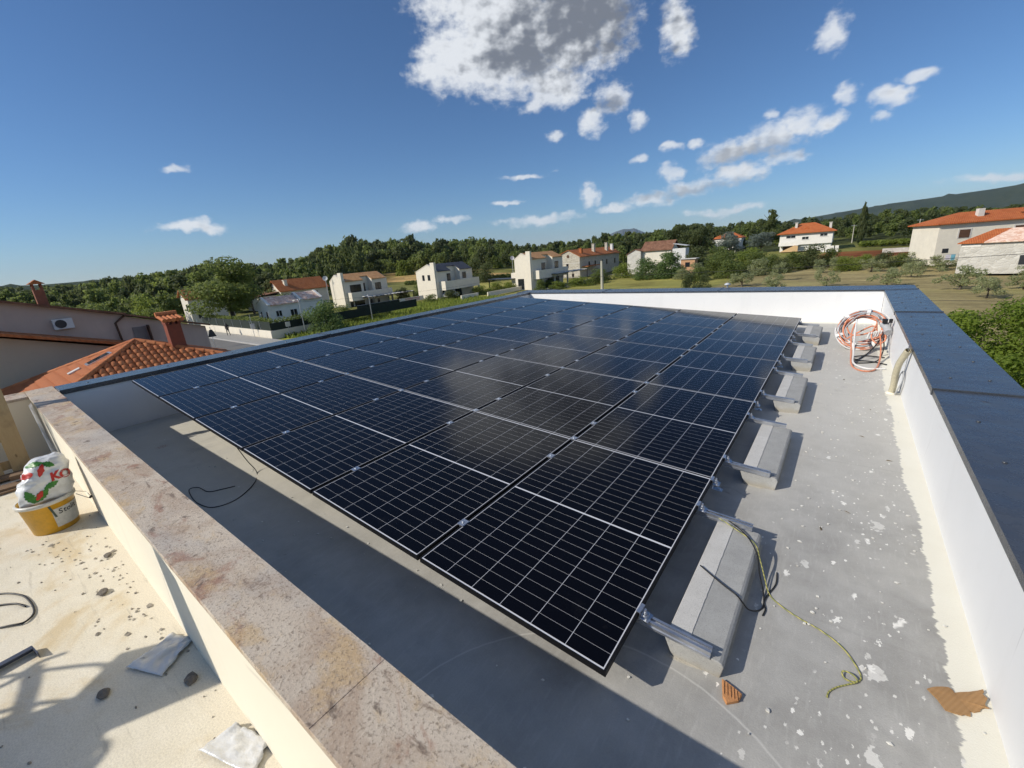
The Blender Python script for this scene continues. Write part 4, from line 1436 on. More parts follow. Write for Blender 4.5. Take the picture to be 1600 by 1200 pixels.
def build_land():
    n = 230
    t = np.linspace(-1, 1, n)
    g = np.sign(t) * (np.abs(t) * 190 + np.abs(t) ** 5 * 5200)
    X, Y = np.meshgrid(g - 25, g + 80)
    Z = land(X, Y)
    rng = np.random.default_rng(3)
    bumps = 0.12 * np.sin(X * 0.31 + 1.3 * np.sin(Y * 0.21)) * np.sin(Y * 0.27)
    Z = Z + bumps * sst(20, 60, np.hypot(X - 7, Y)) * (1 - sst(200, 400, np.hypot(X, Y)))
    Z = Z - 0.15
    col = np.zeros((n, n, 4))
    col[..., :3] = CC[0]
    col[..., 3] = 1
    jx, jy = X + rng.normal(0, 0.7, X.shape), Y + rng.normal(0, 0.7, X.shape)
    for k, poly in COVER:
        m = inside(poly, jx, jy)
        col[m, :3] = CC[k]
    v = np.stack([X, Y, Z], -1).reshape(-1, 3)
    i = np.arange(n * n).reshape(n, n)
    f = np.stack([i[:-1, :-1], i[:-1, 1:], i[1:, 1:], i[1:, :-1]], -1).reshape(-1, 4)
    me = bpy.data.meshes.new('ground')
    me.from_pydata(v.tolist(), [], f.tolist())
    at = me.color_attributes.new('cover', 'FLOAT_COLOR', 'POINT')
    at.data.foreach_set('color', col.reshape(-1))
    me.polygons.foreach_set('use_smooth', [True] * len(f))
    m = N('fields')
    p = m.pos()
    a = m.nd('ShaderNodeAttribute', attribute_name='cover')
    n1 = m.noise(p, 0.09, 5, 0.6)
    n2 = m.noise(p, 1.1, 6, 0.7)
    rows = m.noise(m.scaled(p, (0.05, 0.55, 1), rot=(0, 0, 0.12)), 1.0, 4, 0.6)
    k = m.mth('MULTIPLY', m.mr(n1, 0.3, 0.7, 0.65, 1.35), m.mr(n2, 0.3, 0.7, 0.75, 1.25))
    k = m.mth('MULTIPLY', k, m.mr(rows, 0.3, 0.7, 0.7, 1.3))
    s = m.nd('ShaderNodeVectorMath', operation='SCALE')
    m.put(s.inputs[0], a.outputs['Color'])
    m.put(s.inputs['Scale'], k)
    c = m.mix(m.mr(n2, 0.55, 0.75, 0, 0.35), s.outputs[0], (0.14, 0.15, 0.04))
    c = m.mix(m.mr(m.noise(p, 0.045, 5, 0.65), 0.5, 0.66, 0, 0.5), c, (0.22, 0.235, 0.065))
    m.bsdf(c, 0.95, 0.1, normal=m.bump(n2, 0.6, 0.15))
    tag(link('ground', me, m.m), kind='structure')


build_land()


def hill(name, prof, dist, depth, mat, base=-8, lump=0.0, seed=1):
    """ridge given as (azimuth, tangent of elevation) seen from the roof, a real ridge dist metres away"""
    rng = np.random.default_rng(seed)
    az = np.array([p[0] for p in prof])
    te = np.array([p[1] for p in prof])
    A = np.linspace(az[0], az[-1], 160)
    T = np.interp(A, az, te)
    H = T * dist + 1.2
    v, f = [], []
    steps = [(-1.0, 0.0), (-0.75, 0.16), (-0.5, 0.42), (-0.28, 0.72), (-0.1, 0.94), (0, 1.0), (0.5, 0.6), (1.0, 0.0)]
    n = len(A)
    for s, hf in steps:
        for a, hh in zip(A, H):
            d = dist + s * depth
            z = base + (hh - base) * hf
            if 0 < hf < 1:
                z += rng.normal(0, lump)
                d += rng.normal(0, depth * 0.03)
            v.append((7.5 + d * math.sin(a), -1.2 + d * math.cos(a), z))
    for j in range(len(steps) - 1):
        for i in range(n - 1):
            q = j * n + i
            f.append((q, q + 1, q + n + 1, q + n))
    me = bpy.data.meshes.new(name)
    me.from_pydata(v, [], f)
    me.polygons.foreach_set('use_smooth', [True] * len(f))
    return tag(link(name, me, mat), kind='structure')


def mat_hill(name, a, b, sc):
    n = N(name)
    p = n.pos()
    c = n.mix(n.mr(n.noise(p, sc, 7, 0.65), 0.35, 0.65), a, b)
    c = n.mix(n.mr(n.noise(p, sc * 0.35, 5, 0.6), 0.62, 0.72, 0, 0.4), c, (0.16, 0.16, 0.10))
    n.bsdf(c, 0.95, 0.1, normal=n.bump(n.noise(p, sc * 3, 6, 0.7), 1.0, 12))
    return n.m


hill('mountain_ridge', [(-0.30, 0.003), (-0.16, 0.011), (-0.08, 0.0185), (-0.006, 0.0256), (0.052, 0.0307), (0.09, 0.0322), (0.126, 0.0345), (0.16, 0.036), (0.19, 0.0385), (0.3, 0.045), (0.5, 0.05), (0.8, 0.03), (1.1, 0.0)], 5200, 1500, mat_hill('mountain_forest', (0.035, 0.05, 0.03), (0.06, 0.075, 0.045), 0.004), 0, 8, 2)
hill('far_mountain', [(-0.47, 0.0), (-0.44, 0.018), (-0.422, 0.0255), (-0.402, 0.0305), (-0.39, 0.0292), (-0.38, 0.0302), (-0.365, 0.0230), (-0.34, 0.012), (-0.30, 0.0)], 16000, 1500, mat_hill('far_rock', (0.06, 0.07, 0.06), (0.09, 0.09, 0.08), 0.001), -10, 10, 4)
hill('wooded_hills', [(-2.2, 0.0), (-1.9, 0.008), (-1.62, 0.010), (-1.517, 0.0112), (-1.478, 0.0085), (-1.412, 0.0095), (-1.327, 0.0115), (-1.2, 0.010), (-1.0, 0.007), (-0.8, 0.006), (-0.6, 0.0)], 2200, 700, mat_hill('hill_forest', (0.03, 0.045, 0.018), (0.055, 0.07, 0.028), 0.012), -8, 4, 5)

# street
M_ASPH = pm('asphalt', (0.17, 0.165, 0.155), 0.85, 0.12, 0.4, 0.3, 30)
M_KERB = pm('kerb_concrete', (0.36, 0.35, 0.32), 0.85, 0.1, 2)
gz = -6.97
struct('road', MB().box(-240, -37, 12.5, 19.6, gz - 0.3, gz + 0.02), M_ASPH)
struct('pavement', MB().box(-240, -37, 19.75, 22.4, gz - 0.3, gz + 0.15), M_KERB)
struct('kerb', MB().box(-240, -37, 19.6, 19.75, gz - 0.3, gz + 0.14), pm('kerb_stone', (0.45, 0.44, 0.42), 0.85, 0.1, 2))
struct('side_street', MB().box(-46.5, -41.5, 19.6, 120, gz - 0.3, gz + 0.03), M_ASPH)

# ------------------------------------------------------------------ buildings


def mat_tiles(name, a, b, axis, blot=0.45):
    """clay roof seen from afar: courses and colour of single tiles are below pixel size"""
    n = N(name)
    p = n.pos()
    br = n.vor(n.scaled(p, (3.2, 3.2, 4)), 1.0)
    c = n.mix(n.xyz(br['Color'])[0], a, b)
    c = n.mix(n.mr(n.noise(p, 0.7, 5, 0.6), 0.5, 0.75, 0, blot), c, tuple(x * 0.55 for x in a))
    w = n.nd('ShaderNodeTexWave', wave_type='BANDS', bands_direction=axis)
    n.put(w.inputs['Vector'], p)
    w.inputs['Scale'].default_value = 1.35
    n.bsdf(n.mix(n.mth('MULTIPLY', w.outputs['Fac'], blot * 0.55), c, tuple(x * 0.5 for x in a)), 0.85, 0.2, normal=n.bump(w.outputs['Fac'], 0.5, 0.05))
    return n.m


def mat_stone(name, a, b, mortar, sc=2.2):
    n = N(name)
    p = n.pos()
    q = n.nd('ShaderNodeVectorMath', operation='ADD')
    n.put(q.inputs[0], n.scaled(p, (1, 1, 1.7)))
    ws = n.nd('ShaderNodeVectorMath', operation='SCALE')
    n.put(ws.inputs[0], n.noise(p, 3, 3, col=True))
    ws.inputs['Scale'].default_value = 0.25
    n.put(q.inputs[1], ws.outputs[0])
    v = n.vor(q.outputs[0], sc)
    e = n.vor(q.outputs[0], sc, 'DISTANCE_TO_EDGE')['Distance']
    c = n.mix(n.xyz(v['Color'])[0], a, b)
    c = n.mix(n.mr(e, 0.02, 0.07, 1, 0), c, mortar)
    n.bsdf(c, 0.9, 0.2, normal=n.bump(n.mr(e, 0.0, 0.12), 0.7, 0.04))
    return n.m


M_TILE_O = mat_tiles('orange_tiles', (0.42, 0.14, 0.05), (0.52, 0.20, 0.08), 'Y')
M_TILE_S = mat_tiles('sandy_tiles', (0.52, 0.27, 0.12), (0.62, 0.36, 0.18), 'Y')
M_TILE_P = mat_tiles('mixed_tiles', (0.68, 0.40, 0.28), (0.88, 0.70, 0.58), 'Y', 0.12)
M_TILE_B = mat_tiles('old_brown_tiles', (0.17, 0.085, 0.055), (0.30, 0.16, 0.10), 'X')
M_TILE_X = mat_tiles('red_tiles', (0.45, 0.12, 0.04), (0.52, 0.17, 0.06), 'X')
M_DARKROOF = pm('slate_roof', (0.055, 0.06, 0.075), 0.5, 0.25, 0.9)
M_HWHITE = mat_wall('house_white', (0.80, 0.78, 0.72), 0.05)
M_HCREAM = mat_wall('house_cream', (0.78, 0.72, 0.60), 0.05)
M_HTAN = mat_wall('house_tan', (0.60, 0.47, 0.39), 0.06)
M_HPALE = mat_wall('house_pale', (0.74, 0.69, 0.58), 0.06)
M_STONE = mat_stone('rubble_stone', (0.40, 0.36, 0.29), (0.60, 0.56, 0.47), (0.55, 0.52, 0.45))
M_STONE2 = mat_stone('pale_rubble_stone', (0.50, 0.48, 0.43), (0.66, 0.64, 0.58), (0.60, 0.58, 0.52), 1.6)
M_GLASS = glass_dark()
M_ANTH = pm('anthracite_frame', (0.03, 0.032, 0.036), 0.4, 0.05)
M_WFRAME = pm('white_frame', (0.70, 0.70, 0.68), 0.45, 0.04)
M_BROWNF = pm('brown_shutter', (0.10, 0.05, 0.03), 0.6, 0.2)
M_TRIM = pm('pale_stone_trim', (0.62, 0.60, 0.55), 0.8, 0.08)


def win_x(h, x, y0, y1, z0, z1, frame=M_ANTH, sill=False, bars=1, deep=0.10):
    """window in a wall facing +X"""
    w = 0.07
    f = MB().box(x - deep, x + 0.03, y0, y0 + w, z0, z1).box(x - deep, x + 0.03, y1 - w, y1, z0, z1).box(x - deep, x + 0.03, y0 + w, y1 - w, z1 - w, z1).box(x - deep, x + 0.03, y0 + w, y1 - w, z0, z0 + w)
    for i in range(bars):
        ym = y0 + (y1 - y0) * (i + 1) / (bars + 1)
        f.box(x - deep, x + 0.028, ym - 0.035, ym + 0.035, z0 + w, z1 - w)
    p = part(h, 'window', f, frame)
    part(p, 'pane', MB().box(x - 0.02, x + 0.008, y0 + w, y1 - w, z0 + w, z1 - w), M_GLASS)
    if sill:
        part(p, 'sill', MB().box(x, x + 0.10, y0 - 0.08, y1 + 0.08, z0 - 0.09, z0 - 0.003), M_TRIM)
    return p


def win_y(h, y, x0, x1, z0, z1, frame=M_ANTH, sill=False, bars=1, deep=0.10, surround=None):
    """window in a wall facing -Y"""
    w = 0.07
    f = MB().box(x0, x0 + w, y - 0.03, y + deep, z0, z1).box(x1 - w, x1, y - 0.03, y + deep, z0, z1).box(x0 + w, x1 - w, y - 0.03, y + deep, z1 - w, z1).box(x0 + w, x1 - w, y - 0.03, y + deep, z0, z0 + w)
    for i in range(bars):
        xm = x0 + (x1 - x0) * (i + 1) / (bars + 1)
        f.box(xm - 0.035, xm + 0.035, y - 0.028, y + deep, z0 + w, z1 - w)
    p = part(h, 'window', f, frame)
    part(p, 'pane', MB().box(x0 + w, x1 - w, y - 0.008, y + 0.02, z0 + w, z1 - w), M_GLASS)
    if sill:
        part(p, 'sill', MB().box(x0 - 0.08, x1 + 0.08, y - 0.10, y, z0 - 0.09, z0 - 0.003), M_TRIM)
    if surround:
        part(p, 'surround', MB().box(x0 - 0.2, x0, y - 0.04, y + 0.02, z0 - 0.2, z1 + 0.2).box(x1, x1 + 0.2, y - 0.04, y + 0.02, z0 - 0.2, z1 + 0.2).box(x0, x1, y - 0.04, y + 0.02, z1, z1 + 0.2), surround)
    return p


def dish(name, label, top, base):
    t = thing(name, label, 'antenna', base)
    part(t, 'pole', MB().tube([base, top], 0.06, 8), M_STEEL)
    c = Vector(top)
    d = Vector((0.75, -0.6, 0.3)).normalized()
    a = d.cross(Vector((0, 0, 1))).normalized()
    b = a.cross(d)
    vs, fs = [], []
    for i, (r_, o_) in enumerate(((0.01, 0.0), (0.25, 0.03), (0.5, 0.12))):
        vs += [c + d * (0.15 + o_) + a * (r_ * math.cos(k * 0.3927)) + b * (r_ * math.sin(k * 0.3927)) for k in range(16)]
    for i in range(2):
        fs += [(i * 16 + k, i * 16 + (k + 1) % 16, (i + 1) * 16 + (k + 1) % 16, (i + 1) * 16 + k) for k in range(16)]
    part(t, 'reflector', MB().add(vs, fs, True), M_WFRAME)
    part(t, 'arm', MB().tube([c + d * 0.15 - b * 0.45, c + d * 0.65], 0.02, 6), M_STEEL)
    return t


def modern_house(label, x0, x1, y0, y1, zg, ze, zr, xr, wall, roof, rec, wins, gwins, balcony, pergola, low):
    """two storeys; gable end to -Y (sunlit), long front to +X with a recess between two wings"""
    h = thing('modern_house', label, 'house', (x1, y0, zg), 'modern white houses along the side street')
    ra, rb = rec
    dep = 1.5
    gab = [(x0, zg), (x1, zg), (x1, ze), (xr, zr), (x0, ze)]
    cut = ze + (zr - ze) * (dep / (x1 - xr))
    core = [(x0, zg), (x1 - dep, zg), (x1 - dep, cut), (xr, zr), (x0, ze)]
    part(h, 'wall', MB().prism_y(gab, y0, ra).prism_y(core, ra + 0.002, rb - 0.002).prism_y(gab, rb, y1), wall)

    def slope(a, b, yy0, yy1, t=0.14, lift=0.02):
        (xa, za), (xb, zb) = a, b
        return MB().prism_y([(xa, za + lift), (xb, zb + lift), (xb, zb + lift + t), (xa, za + lift + t)], yy0, yy1)

    rf = part(h, 'roof', MB(), roof) if False else None
    k = (zr - ze) / (x1 - xr)
    m = slope((x1 + 0.25, ze - 0.25 * k), (xr, zr), y0 + 0.45, ra + 0.05)
    m.f += [tuple(i + len(m.v) for i in f) for f in []]
    part(h, 'roof', m, roof)
    part(h, 'roof', slope((x1 - dep + 0.2, cut - 0.2 * k), (xr, zr), ra + 0.06, rb - 0.06), roof)
    part(h, 'roof', slope((x1 + 0.25, ze - 0.25 * k), (xr, zr), rb - 0.05, y1 - 0.3), roof)
    kk = (zr - ze) / (xr - x0)
    part(h, 'roof', slope((x0 - 0.2, ze - 0.2 * kk), (xr - 0.01, zr), y0 + 0.45, y1 - 0.3), roof)
    part(h, 'gable_coping', MB().beam((x1 + 0.05, y0 + 0.2, ze + 0.10), (xr, y0 + 0.2, zr + 0.12), 0.42, 0.10).beam((xr, y0 + 0.2, zr + 0.12), (x0 - 0.05, y0 + 0.2, ze + 0.10), 0.42, 0.10), wall)
    part(h, 'chimney_fin', MB().box(x1 - 1.25, x1 - 0.1, y0 - 0.22, y0 + 0.35, zg, zr + 0.45), wall)
    for (a, b, c, d, xx) in wins:
        win_x(h, xx, a, b, c, d)
    for (a, b, c, d) in gwins:
        win_y(h, y0, a, b, c, d)
    by0, by1, bz0, bz1, bo = balcony
    bl = part(h, 'balcony', MB().box(x1 + 0.002, x1 + bo, by0, by1, bz0, bz0 + 0.25).box(x1 + bo - 0.15, x1 + bo, by0, by1, bz0 + 0.25, bz1).box(x1 + 0.002, x1 + bo - 0.15, by0, by0 + 0.15, bz0 + 0.25, bz1).box(x1 + 0.002, x1 + bo - 0.15, by1 - 0.15, by1, bz0 + 0.25, bz1), wall)
    part(bl, 'column', MB().box(x1 + bo - 0.3, x1 + bo, by1 - 0.32, by1 - 0.02, zg, bz0), wall)
    for (a, b, z1_) in low:
        p = part(h, 'glass_door', MB().box(x1 - 0.08, x1 + 0.02, a, b, zg + 0.05, z1_), M_ANTH)
        part(p, 'pane', MB().box(x1 + 0.005, x1 + 0.03, a + 0.08, b - 0.08, zg + 0.12, z1_ - 0.08), M_GLASS)
    if pergola:
        pa, pb, pz, po = pergola
        pg = part(h, 'pergola', MB().box(x1 + 0.1, x1 + po, pa, pb, pz, pz + 0.16), M_ANTH)
        for yy in (pa + 0.1, (pa + pb) / 2, pb - 0.1):
            part(pg, 'post', MB().box(x1 + po - 0.15, x1 + po - 0.03, yy - 0.06, yy + 0.06, zg, pz), M_ANTH)
        for yy in np.arange(pa + 0.5, pb, 0.9):
            part(pg, 'rafter', MB().box(x1 + 0.15, x1 + po + 0.2, yy - 0.05, yy + 0.05, pz + 0.162, pz + 0.24), M_WFRAME)
    return h


zg = -7.0
hA = modern_house('cream two-storey house with sandy tiled roof and banner in front', -78.2, -73.2, 48.15, 58.8, zg, -1.75, -0.45, -76.0, M_HCREAM, M_TILE_S, (52.7, 54.9),
                  [(49.5, 52.1, -4.2, -2.55, -73.2), (53.0, 54.1, -4.2, -2.5, -74.7), (55.6, 57.1, -4.15, -2.6, -73.2)], [], (48.6, 58.7, -5.7, -4.0, 1.6), (51.0, 62.6, -5.3, 4.0),
                  [(49.0, 49.7, -4.6 - 1.1), (50.0, 52.4, -5.7), (53.6, 54.3, -5.7), (55.6, 56.2, -5.7)])
hB = modern_house('cream two-storey house with dark grey roof and parked white car', -66.7, -60.5, 61.8, 73.0, zg, -1.25, 0.1, -62.9, M_HCREAM, M_DARKROOF, (65.9, 68.9),
                  [(64.9, 66.0, -3.55, -1.9, -60.5), (66.9, 67.4, -3.5, -1.9, -62.0), (69.7, 70.9, -3.3, -1.95, -60.5)], [(-64.8, -64.1, -3.05, -1.9), (-63.1, -62.3, -3.05, -1.9)], (62.5, 73.2, -5.2, -3.35, 1.8), None,
                  [(63.2, 66.2, -5.2), (67.0, 69.0, -5.2)])
hC = modern_house('cream house with sandy tiled roof, tall chimney fin and black pergola', -52.3, -47.7, 78.4, 91.8, zg, -0.4, 0.85, -50.4, M_HCREAM, M_TILE_S, (84.3, 87.2),
                  [(82.4, 84.1, -2.95, -1.4, -47.7), (88.1, 89.8, -3.0, -1.4, -47.7)], [(-51.6, -49.9, -6.75, -4.55)], (79.1, 91.8, -4.75, -2.9, 1.5), (84.2, 99.0, -4.2, 3.0), [(80.5, 82.4, -4.9), (85, 87.5, -4.9), (88.4, 90, -4.9)])
part(hC, 'annex', MB().box(-54.3, -52.31, 79.5, 86, zg, -3.2), M_HCREAM)
part(hC, 'side_canopy', MB().box(-60.5, -53.0, 78.2, 81.6, -4.55, -4.40).box(-60.3, -60.1, 78.3, 78.5, zg, -4.55), M_ANTH)
dish('satellite_dish', 'white satellite dish on a tall pole left of the chimney-fin house', (-55.5, 81.9, 0.0), (-55.5, 81.9, zg))
dish('satellite_dish', 'white satellite dish beside the bannered house, before orange roof', (-77.9, 47.2, -0.9), (-77.9, 47.2, zg))

# low white pavilion with two tiled bays
hD = thing('pavilion_house', 'low white house with two mottled tiled bays behind dark screen fence', 'house', (-64.3, 29, zg))
prD = [(-68.2, zg), (-64.3, zg), (-64.3, -3.75), (-66.3, -2.75), (-68.2, -3.6)]
part(hD, 'wall', MB().prism_y(prD, 29.0, 34.3).prism_y([(x - 0.0, z + (0.25 if z > -4 else 0)) for x, z in prD], 34.31, 38.2), M_HWHITE)
for a, b, dz in ((29.35, 34.0, 0.0), (34.75, 37.8, 0.25)):
    part(hD, 'roof', MB().prism_y([(-63.95, -3.86 + dz), (-66.3, -2.70 + dz), (-66.3, -2.58 + dz), (-63.95, -3.74 + dz)], a, b), M_TILE_P)
    part(hD, 'roof', MB().prism_y([(-68.5, -3.7 + dz), (-66.31, -2.70 + dz), (-66.31, -2.58 + dz), (-68.5, -3.58 + dz)], a, b), M_TILE_P)
for yy, dz in ((29.15, 0.0), (34.4, 0.25), (38.0, 0.25)):
    part(hD, 'gable_coping', MB().beam((-64.1, yy, -3.72 + dz), (-66.3, yy, -2.55 + dz), 0.42, 0.14).beam((-66.3, yy, -2.55 + dz), (-68.4, yy, -3.55 + dz), 0.42, 0.14), M_HWHITE)
win_x(hD, -64.3, 30.0, 31.0, -5.7, -4.7, M_WFRAME, True)
win_x(hD, -64.3, 32.3, 33.5, -6.2, -4.8, M_WFRAME, True)
win_y(hD, 29.0, -65.4, -64.7, -6.4, -4.7, M_WFRAME, False, 0)
win_y(hD, 29.0, -67.3, -66.7, -6.4, -4.7, M_WFRAME, False, 0)
solo('garden_wall', MB().box(-75, -50.0, 22.62, 22.9, gz - 0.2, -5.92).box(-50.28, -50.0, 22.9, 30, gz - 0.2, -5.95), M_HCREAM, 'cream garden wall along the pavement below the screen fence', 'wall', (-60, 22.7, gz))
sf = thing('screen_fence', 'dark green screen fence on the cream garden wall', 'fence', (-60, 22.8, -5.9))
M_SCREEN = pm('screen_cloth', (0.018, 0.028, 0.022), 0.9, 0.3, 1.5, 0.3, 20)
part(sf, 'screen', MB().box(-74, -50.1, 22.74, 22.78, -5.92, -4.8), M_SCREEN)
part(sf, 'screen', MB().box(-50.14, -50.1, 22.8, 47, -6.2, -5.0), M_SCREEN)
for x in np.arange(-74, -50, 3.0):
    part(sf, 'post', MB().tube([(x, 22.72, -5.92), (x, 22.72, -4.75)], 0.03, 6), M_STEEL)
sf2 = thing('screen_fence', 'black screen fence in front of the bannered house', 'fence', (-62, 52, gz))
part(sf2, 'screen', MB().box(-64.2, -64.15, 44.5, 54.2, gz, -6.0), M_SCREEN)
part(sf2, 'rail', MB().tube([(-64.18, 44.5, -5.98), (-64.18, 54.2, -5.98)], 0.03, 6), M_STEEL)
bn = thing('banner', 'white banner with faded red lines hung before the cream house', 'banner', (-63.8, 57, gz))
part(bn, 'cloth', MB().box(-63.9, -63.86, 54.3, 60.6, gz + 0.15, -5.95), pm('banner_cloth', (0.58, 0.58, 0.56), 0.8, 0.1, 2))
rnd = random.Random(8)
stroke = MB()
for row in range(2):
    y = 55.7
    while y < 59.3:
        wd = rnd.uniform(0.14, 0.3)
        stroke.box(-63.858, -63.85, y, y + wd, -6.28 - row * 0.36, -6.06 - row * 0.36 + rnd.uniform(-0.06, 0))
        y += wd + rnd.uniform(0.06, 0.12)
part(bn, 'red_lines', stroke, pm('faded_red', (0.42, 0.12, 0.12), 0.8))
for y in (54.3, 57.4, 60.6):
    part(bn, 'post', MB().tube([(-63.95, y, gz), (-63.95, y, -5.9)], 0.04, 6), M_STEEL)
for k, (a, b, x) in enumerate(((60.9, 66.0, -52.9), (66.4, 79.0, -50.6))):
    solo('garden_wall', MB().box(x - 0.25, x, a, b, gz, -6.1), M_HCREAM, ('short pale garden wall by the grey-roofed house' if k == 0 else 'long pale garden wall below the green hedge'), 'wall', (x, a, gz))

# orange roof house behind
hJ = thing('house', 'long house with bright orange roof behind the white pavilion', 'house', (-95, 46, zg))
part(hJ, 'wall', MB().prism_y([(-101, zg), (-95.2, zg), (-95.2, -3.1), (-98.1, -0.9), (-101, -3.1)], 45.6, 57), M_HPALE)
r_ = part(hJ, 'roof', MB().prism_y([(-94.7, -3.35), (-98.1, -0.78), (-98.1, -0.62), (-94.7, -3.19)], 45.2, 57.4).prism_y([(-98.11, -0.78), (-101.5, -3.35), (-101.5, -3.19), (-98.11, -0.62)], 45.2, 57.4), M_TILE_O)
part(r_, 'chimney', MB().box(-96.9, -96.2, 47.3, 48.0, -2.6, -0.9).box(-97.0, -96.1, 47.2, 48.1, -0.9, -0.75), M_HPALE)
part(hJ, 'annex', MB().box(-103, -96.5, 41.0, 45.55, zg, -3.9), M_HPALE)
part(hJ, 'annex_roof', MB().prism_x([(40.6, -3.95), (45.58, -3.3), (45.58, -3.15), (40.6, -3.8)], -103.4, -96.1), M_TILE_B)
win_x(hJ, -95.2, 48, 49.2, -5, -3.9, M_ANTH)
win_x(hJ, -95.2, 53, 54.4, -5, -3.9, M_ANTH)

hK = thing('old_house', 'narrow old house with orange roof half hidden by the big tree', 'house', (-85, 25, zg))
part(hK, 'wall', MB().prism_y([(-88.5, zg), (-85, zg), (-85, -2.3), (-87.1, -0.8), (-88.5, -1.8)], 24.6, 30.5), M_HPALE)
part(hK, 'roof', MB().prism_y([(-84.7, -2.45), (-87.1, -0.72), (-87.1, -0.58), (-84.7, -2.31)], 24.2, 30.8).prism_y([(-87.11, -0.72), (-88.8, -1.95), (-88.8, -1.81), (-87.11, -0.58)], 24.2, 30.8), M_TILE_O)
win_x(hK, -85, 25.6, 26.1, -5.8, -4.2, M_ANTH, False, 0)
win_y(hK, 24.6, -86.6, -86.0, -4.4, -3.2, M_ANTH, False, 0)
for k in range(4):
    part(hK, 'gate_pillar', MB().box(-89.5 - k * 1.6, -89.1 - k * 1.6, 22.4, 22.8, zg, -4.2 - 0.3 * (k % 2)), M_HWHITE)

# stone house
hE = thing('stone_house', 'long rubble stone farmhouse with orange roof and four chimneys', 'house', (-52.5, 109.3, zg))
pe = [(-59.3, zg), (-52.5, zg), (-52.5, -1.15), (-56.0, 0.55), (-59.3, -0.6)]
part(hE, 'wall', MB().prism_y(pe, 109.3, 136.2), M_STONE)
rE = part(hE, 'roof', MB().prism_y([(-52.0, -1.38), (-56.0, 0.6), (-56.0, 0.76), (-52.0, -1.22)], 109.0, 136.6).prism_y([(-56.01, 0.6), (-59.8, -0.75), (-59.8, -0.6), (-56.01, 0.76)], 109.0, 136.6), M_TILE_O)
for y, z, m in ((112.5, 0.9, M_TILE_O), (120.5, 1.9, M_STONE), (129.5, 2.0, M_STONE), (133.5, 1.5, M_WFRAME)):
    part(rE, 'chimney', MB().box(-54.4, -53.6, y, y + 0.9, -0.9, z).box(-54.5, -53.5, y - 0.1, y + 1.0, z, z + 0.12), m)
part(hE, 'string_course', MB().box(-59.3, -52.46, 109.24, 109.3, -3.0, -2.85), M_TRIM)
for a, b, c, d in ((-56.85, -56.1, -4.2, -3.0), (-55.1, -54.4, -6.7, -5.8), (-58.5, -57.9, -6.7, -5.7)):
    win_y(hE, 109.3, a, b, c, d, M_BROWNF, True, 0)
part(hE, 'oculus', MB().tube([(-56.2, 109.2, -1.0), (-56.2, 109.36, -1.0)], 0.42, 14, False, False), M_BROWNF)
for y in (114.6, 118.5, 123.2, 126.4, 132.4):
    win_x(hE, -52.5, y, y + 0.9, -4.4, -2.85, M_BROWNF, True, 0)
part(hE, 'porch_roof', MB().beam((-51.5, 110.5, -4.0), (-51.5, 118.5, -4.0), 2.0, 0.15), M_TILE_O)

# old farm behind the fig
hF = thing('old_farmhouse', 'old farmhouse with sagging brown tile roof behind the round bush', 'house', (-34, 115, zg))
part(hF, 'wall', MB().box(-36.6, -29.0, 115, 121, zg, -0.95).prism_x([(115.01, -0.95), (121, -0.95), (118, 1.0)], -36.5, -29.1), M_HPALE)
part(hF, 'roof', MB().prism_x([(114.5, -1.1), (118, 1.15), (118, 1.32), (114.5, -0.92)], -37.0, -28.6).prism_x([(118.01, 1.15), (121.5, -1.1), (121.5, -0.92), (118.01, 1.32)], -37.0, -28.6), M_TILE_B)
part(hF, 'lean_to', MB().prism_y([(-40.4, zg), (-36.7, zg), (-36.7, -0.9), (-38.2, -0.6), (-40.4, -1.7)], 114.0, 120), M_STONE2)
part(hF, 'lean_to_roof', MB().prism_y([(-36.5, -1.0), (-38.2, -0.5), (-38.2, -0.36), (-36.5, -0.86)], 113.8, 120.2).prism_y([(-38.21, -0.5), (-40.7, -1.8), (-40.7, -1.66), (-38.21, -0.36)], 113.8, 120.2), M_TILE_B)
part(hF, 'canopy', MB().beam((-28.5, 116, 0.3), (-25.0, 116, -0.35), 3.0, 0.08).box(-28.55, -25.3, 114.6, 117.6, -6.9, -0.9), pm('pale_sheet', (0.66, 0.66, 0.64), 0.5))
hS = thing('garden_shed', 'small orange-washed shed between bushes below the old farmhouse', 'shed', (-21, 104, zg))
part(hS, 'wall', MB().box(-24.4, -21.2, 108, 110.5, zg, -3.4), mat_wall('ochre_render', (0.55, 0.32, 0.18)))
part(hS, 'roof', MB().box(-24.7, -20.9, 107.7, 110.8, -3.4, -3.25), M_TRIM)
win_y(hS, 108, -23.4, -22.3, -5.2, -4.1, M_BROWNF, False, 0)

# white villa with hipped roof
hG = thing('villa', 'white two-storey villa with red hipped roof beyond the olive field', 'house', (-8, 155, -4.6))
gy, gzz = 156.0, -4.8
part(hG, 'wall', MB().box(-9.6, 3.3, gy, gy + 10, -2.95, 0.15).box(-9.4, 3.1, gy + 0.6, gy + 9.8, gzz, -2.96), M_HWHITE)
ex = [(-10.4, gy - 0.8), (4.1, gy - 0.8), (4.1, gy + 10.8), (-10.4, gy + 10.8)]
r0, r1 = (-4.8, gy + 5, 3.05), (-1.5, gy + 5, 3.05)
part(hG, 'roof', MB().add([(x, y, 0.2) for x, y in ex] + [(x, y, 0.36) for x, y in ex] + [r0, r1], [(0, 3, 2, 1), (0, 1, 5, 4), (1, 2, 6, 5), (2, 3, 7, 6), (3, 0, 4, 7), (4, 5, 9, 8), (5, 6, 9), (6, 7, 8, 9), (7, 4, 8)]), M_TILE_X)
